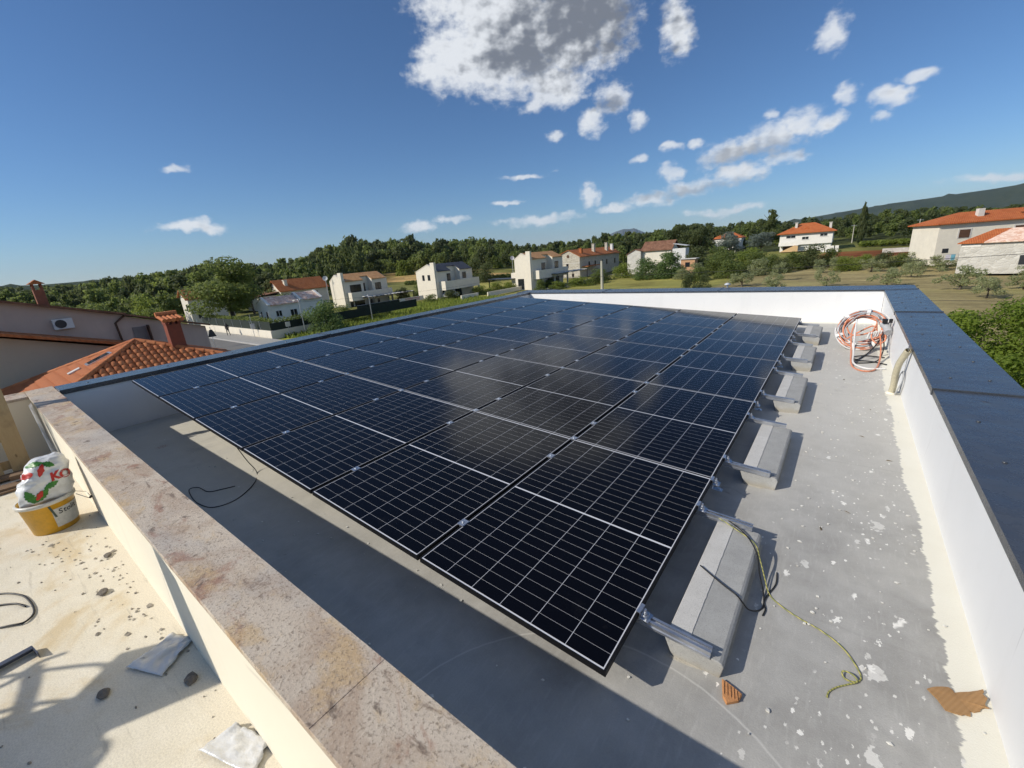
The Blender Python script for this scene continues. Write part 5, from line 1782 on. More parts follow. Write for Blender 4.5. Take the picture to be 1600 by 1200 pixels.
for x, y, z in ((-5.9, gy + 2.4, 3.2), (2.4, gy + 3.5, 2.6)):
    part(hG, 'chimney', MB().box(x - 0.3, x + 0.3, y, y + 0.6, 0.9, z).box(x - 0.42, x + 0.42, y - 0.1, y + 0.7, z, z + 0.15), M_TRIM)
part(hG, 'dormer', MB().prism_y([(-3.9, 1.3), (-2.3, 1.3), (-3.1, 2.0)], gy + 1.2, gy + 3.0), M_TILE_X)
for a, b, c, d in ((-8.0, -5.6, -1.0, -0.2), (-4.0, -2.3, -1.6, -0.75), (0.3, 2.1, -1.0, -0.2)):
    win_y(hG, gy, a, b, c, d, M_WFRAME, True, 1)
part(hG, 'balcony', MB().box(-9.6, -4.6, gy - 1.4, gy - 0.002, -3.1, -2.95).box(-9.6, -4.6, gy - 1.4, gy - 1.3, -2.95, -2.0), M_HWHITE)
part(hG, 'dark_porch', MB().box(-8.6, -6.2, gy + 0.55, gy + 0.62, gzz, -3.2), M_BROWNF)
part(hG, 'stair_wall', MB().prism_y([(-9.2, gzz), (-4.6, gzz), (-4.6, -3.3), (-5.4, -3.0)], gy - 1.9, gy - 1.5), mat_wall('ochre_wall', (0.62, 0.42, 0.22)))

# big pale building at the right edge and stone barn before it
AH = R(20)
hx, hy, hzg = 19.2, 103.2, -6.4
cH, sH = math.cos(AH), math.sin(AH)


def HP(a, b, z):
    return (hx + a * cH - b * sH, hy + a * sH + b * cH, z)


hH = thing('long_building', 'tall pale building with orange hipped roof at the right picture edge', 'building', (hx, hy, hzg))
Lh, Wh = 34, 8
part(hH, 'wall', MB().prism([HP(0, 0, hzg), HP(Lh, 0, hzg), HP(Lh, Wh, hzg), HP(0, Wh, hzg)], (0, 0, 6.55)), M_HPALE)
ez = 0.2
er = [HP(-0.6, -0.6, ez), HP(Lh + 0.6, -0.6, ez), HP(Lh + 0.6, Wh + 0.6, ez), HP(-0.6, Wh + 0.6, ez)]
rr0, rr1 = HP(4.2, Wh / 2, 2.0), HP(Lh - 4.2, Wh / 2, 2.0)
part(hH, 'roof', MB().add([(x, y, z) for x, y, z in er] + [(x, y, z + 0.18) for x, y, z in er] + [rr0, rr1], [(0, 3, 2, 1), (0, 1, 5, 4), (1, 2, 6, 5), (2, 3, 7, 6), (3, 0, 4, 7), (4, 5, 9, 8), (5, 6, 9), (6, 7, 8, 9), (7, 4, 8)]), M_TILE_X)
part(hH, 'chimney', MB().prism([HP(5.6, 1.5, 0.8), HP(6.4, 1.5, 0.8), HP(6.4, 2.3, 0.8), HP(5.6, 2.3, 0.8)], (0, 0, 1.55)), M_TRIM)
part(hH, 'roof_window', MB().beam(HP(11.2, 1.4, 1.24), HP(12.0, 1.4, 1.24), 0.9, 0.1), M_GLASS)


def win_h(a0, a1, z0, z1):
    p = part(hH, 'window', MB().prism([HP(a0 - 0.2, -0.05, z0 - 0.1), HP(a1 + 0.2, -0.05, z0 - 0.1), HP(a1 + 0.2, 0.05, z0 - 0.1), HP(a0 - 0.2, 0.05, z0 - 0.1)], (0, 0, z1 - z0 + 0.3)), M_TRIM)
    part(p, 'shutter', MB().prism([HP(a0, -0.09, z0), HP(a1, -0.09, z0), HP(a1, 0, z0), HP(a0, 0, z0)], (0, 0, z1 - z0)), M_BROWNF)


win_h(2.8, 4.2, -2.1, -0.8)
win_h(9.9, 11.0, -2.0, -0.75)
win_h(15, 16.2, -2.0, -0.75)
part(hH, 'low_window', MB().prism([HP(1.0, -0.06, -4.4), HP(1.8, -0.06, -4.4), HP(1.8, 0.05, -4.4), HP(1.0, 0.05, -4.4)], (0, 0, 0.7)), M_ANTH)
ld = thing('washing_line', 'blue and white laundry drying beside the pale building', 'laundry', HP(1.5, -1.5, -6.3))
part(ld, 'frame', MB().tube([HP(0.6, -1.5, -6.4), HP(0.6, -1.5, -4.6)], 0.03, 6).tube([HP(2.6, -1.5, -6.4), HP(2.6, -1.5, -4.6)], 0.03, 6).tube([HP(0.6, -1.5, -4.62), HP(2.6, -1.5, -4.62)], 0.02, 6), M_STEEL)
part(ld, 'sheet', MB().prism([HP(0.9, -1.5, -4.64), HP(1.5, -1.5, -4.64), HP(1.55, -1.45, -5.7), HP(0.85, -1.5, -5.6)], (0.0, 0.03, 0)), pm('white_cloth', (0.7, 0.66, 0.72), 0.8))
part(ld, 'towel', MB().prism([HP(1.6, -1.5, -4.64), HP(2.2, -1.5, -4.64), HP(2.2, -1.42, -5.8), HP(1.62, -1.5, -5.7)], (0.0, 0.03, 0)), pm('blue_cloth', (0.20, 0.48, 0.60), 0.8))
AI = R(-10)
ix, iy = 20.4, 90.0
cI, sI = math.cos(AI), math.sin(AI)


def IP(a, b, z):
    return (ix + a * cI - b * sI, iy + a * sI + b * cI, z)


hI = thing('stone_barn', 'pale rubble stone barn with low tiled roof at the right edge', 'barn', IP(0, 0, -6.8))
part(hI, 'wall', MB().prism([IP(0, 0, -6.8), IP(16, 0, -6.8), IP(16, 6, -6.8), IP(0, 6, -6.8)], (0, 0, 4.3)), M_STONE2)
part(hI, 'lintel', MB().prism([IP(0.1, -0.05, -3.0), IP(2.0, -0.05, -3.0), IP(2.0, 0.05, -3.0), IP(0.1, 0.05, -3.0)], (0, 0, 0.35)), M_HWHITE)
for a, b, m in ((-0.4, 2.2, M_TILE_X), (2.21, 16.4, M_TILE_P)):
    lo_ = MB().add([IP(a, -0.4, -2.52), IP(b, -0.4, -2.52), IP(b + (2.4 if b < 3 else 0), 3, -0.9), IP(a + 3.4, 3, -0.9), IP(a, -0.4, -2.38), IP(b, -0.4, -2.38), IP(b + (2.4 if b < 3 else 0), 3, -0.76), IP(a + (3.4 if b < 3 else 2.4), 3, -0.76)],
                   [(0, 3, 2, 1), (4, 5, 6, 7), (0, 1, 5, 4), (1, 2, 6, 5), (2, 3, 7, 6), (3, 0, 4, 7)])
    part(hI, 'roof', lo_, m)
part(hI, 'roof', MB().add([IP(3.0, 3.0, -0.76), IP(16.4, 3.0, -0.76), IP(16.4, 6.4, -2.5), IP(-0.4, 6.4, -2.5), IP(-0.4, -0.4, -2.5)], [(0, 1, 2, 3), (0, 3, 4)]), M_TILE_P)
part(hI, 'window', MB().prism([IP(5.9, -0.06, -5.6), IP(6.55, -0.06, -5.6), IP(6.55, 0.05, -5.6), IP(5.9, 0.05, -5.6)], (0, 0, 1.25)), M_ANTH)

hO = thing('house', 'small house with red hipped roof deep among the far trees', 'house', (-31, 190, -4))
part(hO, 'wall', MB().box(-36.5, -26, 190, 198, -4, 0.2), M_HWHITE)
part(hO, 'roof', MB().add([(-37, 189.5, 0.2), (-25.5, 189.5, 0.2), (-25.5, 198.5, 0.2), (-37, 198.5, 0.2), (-33, 194, 2.3), (-29.5, 194, 2.3)], [(0, 1, 5, 4), (1, 2, 5), (2, 3, 4, 5), (3, 0, 4), (0, 3, 2, 1)]), M_TILE_X)
tw = thing('terrace_wall', 'row of white panels and dry wall beside the red earth plot', 'wall', (5, 150, -5.2))
for k in range(4):
    part(tw, 'panel', MB().box(1.2 + 1.05 * k, 2.0 + 1.05 * k, 150, 150.12, -5.2, -3.6), M_HWHITE)
part(tw, 'dry_wall', MB().box(14, 24, 140, 140.5, -5.9, -4.7), M_STONE2)

# ------------------------------------------------------------------ tan neighbour and tiled roof just left of us
X0 = -27.0
hL = thing('tan_house', 'big tan neighbouring house with air conditioner, left of the roof', 'house', (X0, 4, -7))
part(hL, 'wall', MB().prism_x([(-14, -7), (9.0, -7), (9.0, -1.92), (5.1, -0.66), (5.0, -0.55), (0.44, 0.82), (-6, 2.6), (-14, 0.4)], X0 - 11, X0), M_HTAN)
tiles_edge = part(hL, 'roof', MB().beam((X0 - 5.4, 9.2, -1.86), (X0 - 5.4, 5.05, -0.52), 11.6, 0.10).beam((X0 - 5.4, 5.05, -0.47), (X0 - 5.4, -6, 2.75), 11.6, 0.12).beam((X0 - 5.4, -6, 2.75), (X0 - 5.4, -14.3, 0.5), 11.6, 0.12), M_TILE_B)
part(hL, 'lower_wall', MB().prism_x([(-14, -7), (4.6, -7), (4.6, -2.35), (0.0, -0.85), (-14, 3.4)], X0 + 0.002, X0 + 2.2), mat_wall('house_khaki', (0.58, 0.49, 0.37)))
part(hL, 'lower_roof', MB().beam((X0 + 1.4, 5.0, -2.22), (X0 + 1.4, -14, 3.72), 2.9, 0.14), M_TILE_O)
ac = part(hL, 'air_conditioner', MB().box(X0 + 0.002, X0 + 0.34, 1.95, 2.75, -0.88, -0.33), M_WFRAME)
part(ac, 'fan_grille', MB().tube([(X0 + 0.34, 2.25, -0.60), (X0 + 0.36, 2.25, -0.60)], 0.23, 18, False, False), M_ANTH)
part(hL, 'downpipe', MB().tube([(X0 + 0.1, 5.05, -0.55), (X0 + 0.2, 4.75, -0.75), (X0 + 0.15, 4.5, -0.95), (X0 + 0.12, 4.55, -2.2)], 0.06, 8).tube([(X0 - 0.1, 5.1, -0.52), (X0 + 0.3, 5.05, -0.52)], 0.1, 8), M_BROWNF)
part(hL, 'vent_hatch', MB().box(X0, X0 + 0.05, 5.2, 5.85, -2.3, -1.35), pm('hatch_grey', (0.25, 0.22, 0.2), 0.7))
part(hL, 'hatch_door', MB().box(X0, X0 + 0.45, 5.9, 5.96, -2.4, -1.3), M_BROWNF)
chL = part(hL, 'chimney', MB().box(X0 - 1.4, X0 - 0.95, 1.82, 2.24, -0.2, 1.30).box(X0 - 1.4, X0 - 1.3, 1.82, 1.92, 1.30, 1.6).box(X0 - 1.05, X0 - 0.95, 1.82, 1.92, 1.30, 1.6).box(X0 - 1.4, X0 - 1.3, 2.14, 2.24, 1.30, 1.6).box(X0 - 1.05, X0 - 0.95, 2.14, 2.24, 1.30, 1.6), pm('chimney_brick', (0.26, 0.10, 0.06), 0.85, 0.2, 6))
part(chL, 'cap', MB().prism_x([(1.68, 1.6), (2.38, 1.6), (2.03, 1.84)], X0 - 1.55, X0 - 0.8), M_TILE_O)

# pyramid roof of barrel tiles
AP = Vector((-18.86, 3.65, -1.4))
SL, SZ = 0.40, 5.2
hM = thing('tiled_house', 'low neighbouring house with orange barrel-tile hipped roof beside the left parapet', 'house', (AP.x, AP.y, -7))
part(hM, 'wall', MB().box(AP.x - SZ + 0.5, AP.x + SZ - 0.5, AP.y - SZ + 0.5, AP.y + SZ - 0.5, -7, AP.z - SL * SZ - 0.05), M_HTAN)
deck = part(hM, 'roof', MB().add([(AP.x - SZ, AP.y - SZ, AP.z - SL * SZ), (AP.x + SZ, AP.y - SZ, AP.z - SL * SZ), (AP.x + SZ, AP.y + SZ, AP.z - SL * SZ), (AP.x - SZ, AP.y + SZ, AP.z - SL * SZ), tuple(AP)],
                                 [(0, 1, 4), (1, 2, 4), (2, 3, 4), (3, 0, 4), (0, 3, 2, 1)]), pm('roof_underlay', (0.26, 0.10, 0.05), 0.9))


def mat_baked():
    n = N('baked_clay')
    oi = n.nd('ShaderNodeObjectInfo').outputs['Random']
    p = n.pos()
    c = n.mix(oi, (0.40, 0.125, 0.045), (0.60, 0.22, 0.085))
    c = n.mix(n.mr(n.noise(p, 7, 5, 0.65), 0.5, 0.75, 0, 0.5), c, (0.28, 0.10, 0.05))
    n.bsdf(c, 0.8, 0.3, normal=n.bump(n.noise(p, 60, 3), 0.3, 0.005))
    return n.m


M_CLAY = mat_baked()
TWD, TLN = 0.25, 0.40


def tile_mesh(n=7):
    """barrel tile lying down a slope along -v: 0.25 wide, 0.40 long, tapering"""
    m = MB()
    for v, r_ in ((0.0, 0.118), (-TLN * 1.12, 0.128)):
        for k in range(n):
            a = math.pi * k / (n - 1)
            m.v.append((r_ * math.cos(a), v, 0.085 * math.sin(a) + 0.02 + (0.022 if v < 0 else 0.0)))
    for k in range(n - 1):
        m.f.append((k, k + 1, n + k + 1, n + k))
        m.s.append(True)
    # rim thickness at the lower end
    o = len(m.v)
    for k in range(n):
        a = math.pi * k / (n - 1)
        m.v.append((0.108 * math.cos(a), -TLN * 1.12, 0.062 * math.sin(a) + 0.02))
    for k in range(n - 1):
        m.f.append((n + k, n + k + 1, o + k + 1, o + k))
        m.s.append(False)
    return m


tm = tile_mesh()
tile_me = tm.mesh('tile')
tile_me.materials.append(M_CLAY)
ang = math.atan(SL)


def face_mat(side):
    """matrix whose +Y runs up the slope and X along the eave"""
    e = {'x': Vector((0, 1, 0)), 'y': Vector((1, 0, 0)), 'Y': Vector((-1, 0, 0))}[side]
    out = {'x': Vector((1, 0, 0)), 'y': Vector((0, -1, 0)), 'Y': Vector((0, 1, 0))}[side]
    upv = (-out * math.cos(ang) + Vector((0, 0, math.sin(ang))))
    nrm = e.cross(upv)
    if nrm.z < 0:
        e = -e
        nrm = e.cross(upv)
    return e, upv, nrm


spots = []
rest = MB()
for side in 'xyY':
    e, upv, nrm = face_mat(side)
    full = SZ / math.cos(ang)
    k = 0
    for j in range(int(full / TLN)):
        dn = 0.05 + j * TLN
        half = dn * math.cos(ang)
        cnt = int(half / TWD)
        for i in range(-cnt, cnt + 1):
            base = AP + e * (i * TWD) - upv * dn + nrm * 0.01
            mtx = Matrix((e, upv, nrm)).transposed().to_4x4()
            mtx = Matrix.Translation(base) @ mtx @ Matrix.Rotation(random.uniform(-0.02, 0.02), 4, 'Z')
            if side == 'x' and j < 10 and i < cnt + 1 and len(spots) < 290 and i > -cnt - 1:
                spots.append(mtx)
            else:
                rest.add([mtx @ Vector(q) for q in tm.v], tm.f, True)
for mtx in spots:
    o = link('tile', tile_me, None, deck)
    o.matrix_local = Matrix.Translation(-Vector((AP.x, AP.y, -7))) @ mtx
part(deck, 'tiles', rest, M_CLAY, kind='stuff')
for d in ((1, -1), (1, 1), (-1, -1), (-1, 1)):
    dv = Vector((d[0], d[1], -SL))
    L_ = dv.length * SZ
    for k in range(int(L_ / 0.42)):
        a = AP + dv.normalized() * (k * 0.42) + Vector((0, 0, 0.07))
        b = AP + dv.normalized() * (k * 0.42 + 0.45) + Vector((0, 0, 0.055))
        part(deck, 'hip_tile', MB().tube([a, b], 0.10, 8, False, True, 0.125), M_CLAY)
sw = part(deck, 'roof_window', MB(), M_GLASS) if False else None
e, upv, nrm = face_mat('y')
c0 = AP - upv * 1.55 + e * 0.25 + nrm * 0.16
m_ = MB()
pts4 = [c0 + e * (-0.35) + upv * 0.5, c0 + e * 0.35 + upv * 0.5, c0 + e * 0.35 - upv * 0.5, c0 + e * (-0.35) - upv * 0.5]
rw = part(deck, 'roof_window', MB().prism(pts4, -nrm * 0.12), M_ALU)
part(deck, 'roof_window_glass', MB().prism([c0 + (p - c0) * 0.82 + nrm * 0.01 for p in pts4], -nrm * 0.005), M_GLASS)
part(deck, 'vent_tile', MB().prism([p - upv * 0.95 + e * -0.1 for p in [c0 + (q - c0) * 0.45 for q in pts4]], -nrm * 0.1), M_WFRAME)
cx_, cy_ = AP.x + 1.0, AP.y + 1.32
chm = part(hM, 'chimney', MB().box(cx_ - 0.26, cx_ + 0.26, cy_ - 0.28, cy_ + 0.28, -2.5, -0.75).box(cx_ - 0.28, cx_ + 0.28, cy_ - 0.30, cy_ - 0.18, -0.75, -0.55).box(cx_ - 0.28, cx_ + 0.28, cy_ - 0.05, cy_ + 0.05, -0.75, -0.55).box(cx_ - 0.28, cx_ + 0.28, cy_ + 0.18, cy_ + 0.30, -0.75, -0.55), pm('painted_brick', (0.22, 0.06, 0.035), 0.8, 0.15, 5))
for k in range(5):
    y = cy_ - 0.34 + 0.17 * k
    part(chm, 'cap_tile', MB().tube([(cx_ - 0.5, y, -0.36), (cx_ + 0.5, y, -0.54)], 0.08, 8, False, True, 0.095), M_CLAY)
part(chm, 'cap_tile', MB().tube([(cx_ - 0.42, cy_ - 0.42, -0.27), (cx_ - 0.42, cy_ + 0.42, -0.27)], 0.11, 8), M_CLAY)

# ------------------------------------------------------------------ poles, lamps, signs, wires


def lamp(label, base, top, arm):
    t = thing('street_lamp', label, 'street lamp', base)
    part(t, 'pole', MB().tube([base, top], 0.075, 8, False, True, 0.05), M_STEEL)
    tip = Vector(top) + Vector(arm)
    part(t, 'arm', MB().tube(smooth_path([top, Vector(top) + Vector((arm[0] * 0.3, arm[1] * 0.3, arm[2] + 0.15)), tip], 5), 0.035, 6), M_STEEL)
    part(t, 'lantern', MB().beam(tip, tip + Vector((arm[0], arm[1], 0)).normalized() * 0.55, 0.2, 0.1), M_TRIM)


lamp('slim street lamp in front of the leafy bush and low white house', (-48.2, 26.15, gz), (-48.2, 26.15, -2.6), (-0.9, 0, 0.1))
lamp('slim street lamp standing on the grass before the bannered house', (-48.4, 36.7, gz), (-48.4, 36.7, -3.4), (-0.9, 0, 0.1))
lamp('curved street lamp at the end of the cream garden wall', (-75.9, 25.7, gz), (-75.9, 25.7, -3.3), (-0.3, -0.9, 0.15))
M_POLE = pm('concrete_pole', (0.46, 0.44, 0.36), 0.85, 0.12, 2)


def pole(label, base, top, cross=False, r0=0.17, r1=0.10, m=None):
    t = thing('utility_pole', label, 'pole', base)
    part(t, 'shaft', MB().tube([base, top], r0, 10, False, True, r1), m or M_POLE)
    if cross:
        part(t, 'crossarm', MB().beam(Vector(top) + Vector((-0.7, 0, -0.3)), Vector(top) + Vector((0.7, 0, -0.3)), 0.08, 0.1), M_STEEL)


pole('pale leaning utility pole in front of the big leafy tree', (-86.2, 31.9, gz), (-86.3, 31.8, -1.7))
pole('thick pale concrete pole in front of the stone farmhouse', (-30.3, 77.3, gz), (-30.35, 77.3, -1.55), False, 0.30, 0.22)
pole('tall pale pole left of the cypress', (7.92, 179, -4.1), (7.9, 179, 1.5), True)
pole('pale pole rising left of the long pale building', (22.5, 173, -4.3), (22.75, 173, 1.6), True)
pole('short pale pole between the blue-green cedars', (-23.7, 167, -5), (-23.6, 167, -0.5))
pole('thin dark post at the dark hedge by the street end', (-70.5, 21.0, gz), (-70.55, 21.0, -4.6), False, 0.06, 0.05, M_STEEL)
sg = thing('road_sign', 'small square road sign at the garden wall corner', 'sign', (-49.3, 24.6, gz))
part(sg, 'post', MB().tube([(-49.3, 24.6, gz), (-49.3, 24.6, -5.0)], 0.03, 6), M_STEEL)
part(sg, 'plate', MB().box(-49.26, -49.23, 24.3, 24.9, -5.65, -5.05), M_TRIM)
sg = thing('road_sign', 'thin signpost with white plates before the cream garden wall', 'sign', (-54.1, 22.2, gz))
part(sg, 'post', MB().tube([(-54.1, 22.2, gz), (-54.1, 22.2, -3.8)], 0.035, 6), M_STEEL)
part(sg, 'plate', MB().box(-54.05, -54.02, 22.0, 22.5, -5.75, -5.05), M_WFRAME)
sg = thing('road_sign', 'dark back of a triangular sign beside the road', 'sign', (-52, 16.8, gz))
part(sg, 'post', MB().tube([(-52, 16.8, gz), (-52, 16.8, -4.4)], 0.035, 6), M_STEEL)
part(sg, 'plate', MB().prism([(-51.96, 16.35, -5.6), (-51.96, 17.25, -5.6), (-51.96, 16.95, -4.75), (-51.96, 16.65, -4.75)], (0.03, 0, 0)), M_ANTH)


def walker():
    """a tiny pedestrian on the pavement: dark clothes, mid-stride"""
    J = {'pel': (0, 0, 0.92), 'che': (0.02, 0, 1.28), 'nek': (0.03, 0, 1.48), 'hed': (0.05, 0, 1.62), 'top': (0.05, 0, 1.74),
         'hl': (0, 0.1, 0.88), 'kl': (0.16, 0.1, 0.50), 'al': (0.22, 0.1, 0.09), 'tl': (0.38, 0.1, 0.04), 'hr': (0, -0.1, 0.88), 'kr': (-0.02, -0.1, 0.48), 'ar': (-0.28, -0.1, 0.12), 'tr': (-0.16, -0.1, 0.04),
         'sl': (0.02, 0.2, 1.42), 'el': (-0.12, 0.24, 1.16), 'wl': (0.02, 0.24, 0.95), 'sr': (0.02, -0.2, 1.42), 'er': (0.02, -0.25, 1.14), 'wr': (0.22, -0.24, 1.02)}
    E_ = [('pel', 'che'), ('che', 'nek'), ('nek', 'hed'), ('hed', 'top'), ('pel', 'hl'), ('hl', 'kl'), ('kl', 'al'), ('al', 'tl'), ('pel', 'hr'), ('hr', 'kr'), ('kr', 'ar'), ('ar', 'tr'), ('nek', 'sl'), ('sl', 'el'), ('el', 'wl'), ('nek', 'sr'), ('sr', 'er'), ('er', 'wr')]
    rad = dict(pel=0.15, che=0.15, nek=0.06, hed=0.10, top=0.07, hl=0.09, hr=0.09, kl=0.06, kr=0.06, al=0.04, ar=0.04, tl=0.035, tr=0.035, sl=0.065, sr=0.065, el=0.05, er=0.05, wl=0.04, wr=0.04)
    ks = list(J)
    me = bpy.data.meshes.new('person')
    me.from_pydata([J[k] for k in ks], [(ks.index(a), ks.index(b)) for a, b in E_], [])
    o = link('person', me, pm('dark_clothes', (0.03, 0.028, 0.03), 0.85))
    o.modifiers.new('skin', 'SKIN')
    for i, k in enumerate(ks):
        me.skin_vertices[0].data[i].radius = (rad[k], rad[k])
        me.skin_vertices[0].data[i].use_root = k == 'pel'
    sd = o.modifiers.new('smooth', 'SUBSURF')
    sd.levels = sd.render_levels = 1
    o.location = (-60.5, 21.4, gz + 0.15)
    o.rotation_euler = (0, 0, R(180))
    tag(o, 'person in dark clothes walking along the pavement by the cream wall', 'person')


walker()
car = thing('parked_car', 'white car parked under the grey-roofed house', 'car', (-59, 65, gz))
cpz = gz + 0.12
body = [(-0.95, 0.25), (-0.95, 0.75), (-0.55, 0.86), (-0.15, 1.32), (1.15, 1.36), (1.75, 0.9), (2.35, 0.78), (2.45, 0.3), (2.3, 0.2), (-0.85, 0.2)]
part(car, 'body', MB().prism_x([(63.6 + a, cpz + b) for a, b in body], -60.2, -58.5), pm('white_car_paint', (0.72, 0.72, 0.72), 0.25, 0.03, spec=0.6))
part(car, 'side_window', MB().prism_x([(63.6 + a, cpz + b) for a, b in ((-0.4, 0.88), (-0.05, 1.26), (1.1, 1.28), (1.5, 0.92))], -58.51, -58.48), M_GLASS)
for y in (63.4, 65.3):
    w_ = part(car, 'wheel', MB().tube([(-58.7, y, cpz + 0.3), (-58.45, y, cpz + 0.3)], 0.31, 16, False, True), M_BLACKC)
    part(w_, 'rim', MB().tube([(-58.46, y, cpz + 0.3), (-58.43, y, cpz + 0.3)], 0.19, 12, False, False), M_ALU)


def wire(label, a, b, sag, r_=0.02):
    a, b = Vector(a), Vector(b)
    pts = [a + (b - a) * t - Vector((0, 0, sag * 4 * t * (1 - t))) for t in np.linspace(0, 1, 24)]
    solo('overhead_wire', MB().tube(pts, r_, 5), M_BLACKC, label, 'wire', tuple(a))


wire('overhead wire crossing in front of the stone barn and olive field', (-34, 62, -3.3), (60, 45, 0.6), 0.9, 0.022)
wire('second overhead wire across the olive field, nearer the roof', (-6, 46, -4.4), (48, 31, -2.6), 0.5, 0.014)
wire('upper thin wire across the bannered house front', (-48.2, 26.1, -2.7), (-52, 70, -4.0), 0.5, 0.012)

# ------------------------------------------------------------------ vegetation


def mat_leaf(name, a, b, trans=0.45):
    n = N(name)
    t = n.nd('ShaderNodeAttribute', attribute_name='tone').outputs['Fac']
    oi = n.nd('ShaderNodeObjectInfo').outputs['Random']
    c = n.mix(n.mth('ADD', n.mth('MULTIPLY', t, 0.8), n.mth('MULTIPLY', oi, 0.2)), a, b)
    d = n.nd('ShaderNodeBsdfPrincipled')
    n.put(d.inputs['Base Color'], c)
    d.inputs['Roughness'].default_value = 0.6
    d.inputs['Specular IOR Level'].default_value = 0.25
    tr = n.nd('ShaderNodeBsdfTranslucent')
    n.put(tr.inputs['Color'], n.mix(0.6, c, tuple(min(1, x * 2.0) for x in b)))
    m = n.nd('ShaderNodeMixShader')
    m.inputs[0].default_value = trans
    n.t.links.new(d.outputs[0], m.inputs[1])
    n.t.links.new(tr.outputs[0], m.inputs[2])
    n.t.links.new(m.outputs[0], n.o.inputs[0])
    return n.m


M_BARK = pm('bark', (0.10, 0.08, 0.06), 0.9, 0.3, 6, 0.6, 30)
LM = {'broad': mat_leaf('broadleaf', (0.075, 0.110, 0.026), (0.185, 0.220, 0.062)), 'dark': mat_leaf('dark_oak_leaf', (0.044, 0.064, 0.022), (0.125, 0.145, 0.054)),
      'bright': mat_leaf('bright_leaf', (0.11, 0.16, 0.025), (0.24, 0.28, 0.060)), 'olive': mat_leaf('olive_leaf', (0.17, 0.20, 0.09), (0.34, 0.36, 0.19)),
      'cedar': mat_leaf('blue_cedar_needles', (0.11, 0.145, 0.120), (0.22, 0.25, 0.21)), 'pine': mat_leaf('pine_needles', (0.058, 0.085, 0.025), (0.155, 0.180, 0.058)),
      'fig': mat_leaf('fig_leaf', (0.065, 0.115, 0.036), (0.16, 0.22, 0.075)), 'near': mat_leaf('hedge_leaf', (0.085, 0.14, 0.016), (0.22, 0.28, 0.045), 0.45)}


def leaf_arrays(lobes, n, leaf, seed, asp=0.6, shell=0.5):
    """n leaf-sized quads spread through the outer part of ellipsoid lobes"""
    g = np.random.default_rng(seed)
    L = np.array(lobes, float)
    wgt = (L[:, 3] * L[:, 4] + L[:, 4] * L[:, 5] + L[:, 3] * L[:, 5])
    idx = g.choice(len(L), n, p=wgt / wgt.sum())
    d = g.normal(size=(n, 3))
    d /= np.linalg.norm(d, axis=1)[:, None]
    rad = shell + (1 - shell) * g.random(n) ** 0.6
    rad += g.normal(0, 0.05, n)
    c = L[idx, :3] + d * L[idx, 3:6] * rad[:, None]
    nr = d + g.normal(0, 0.65, (n, 3)) + np.array([0, 0, 0.25])
    nr /= np.linalg.norm(nr, axis=1)[:, None]
    t = np.cross(nr, g.normal(size=(n, 3)))
    t /= np.linalg.norm(t, axis=1)[:, None]
    b = np.cross(nr, t)
    s = leaf * g.uniform(0.55, 1.3, n)[:, None]
    v = np.stack([c + t * s, c + b * s * asp, c - t * s, c - b * s * asp], 1).reshape(-1, 3)
    f = np.arange(4 * n).reshape(-1, 4)
    lobe_tone = g.random(len(L))
    tone = np.clip(0.05 + 0.55 * lobe_tone[idx] + 0.45 * g.random(n), 0, 1)
    return v, f, tone


def leaf_mesh(name, v, f, tone, mat):
    me = bpy.data.meshes.new(name)
    nv, nf = len(v), len(f)
    me.vertices.add(nv)
    me.vertices.foreach_set('co', v.astype(np.float32).reshape(-1))
    me.loops.add(nf * 4)
    me.loops.foreach_set('vertex_index', f.astype(np.int32).reshape(-1))
    me.polygons.add(nf)
    me.polygons.foreach_set('loop_start', np.arange(0, nf * 4, 4, dtype=np.int32))
    me.update(calc_edges=True)
    at = me.attributes.new('tone', 'FLOAT', 'FACE')
    at.data.foreach_set('value', tone.astype(np.float32))
    me.materials.append(mat)
    return me


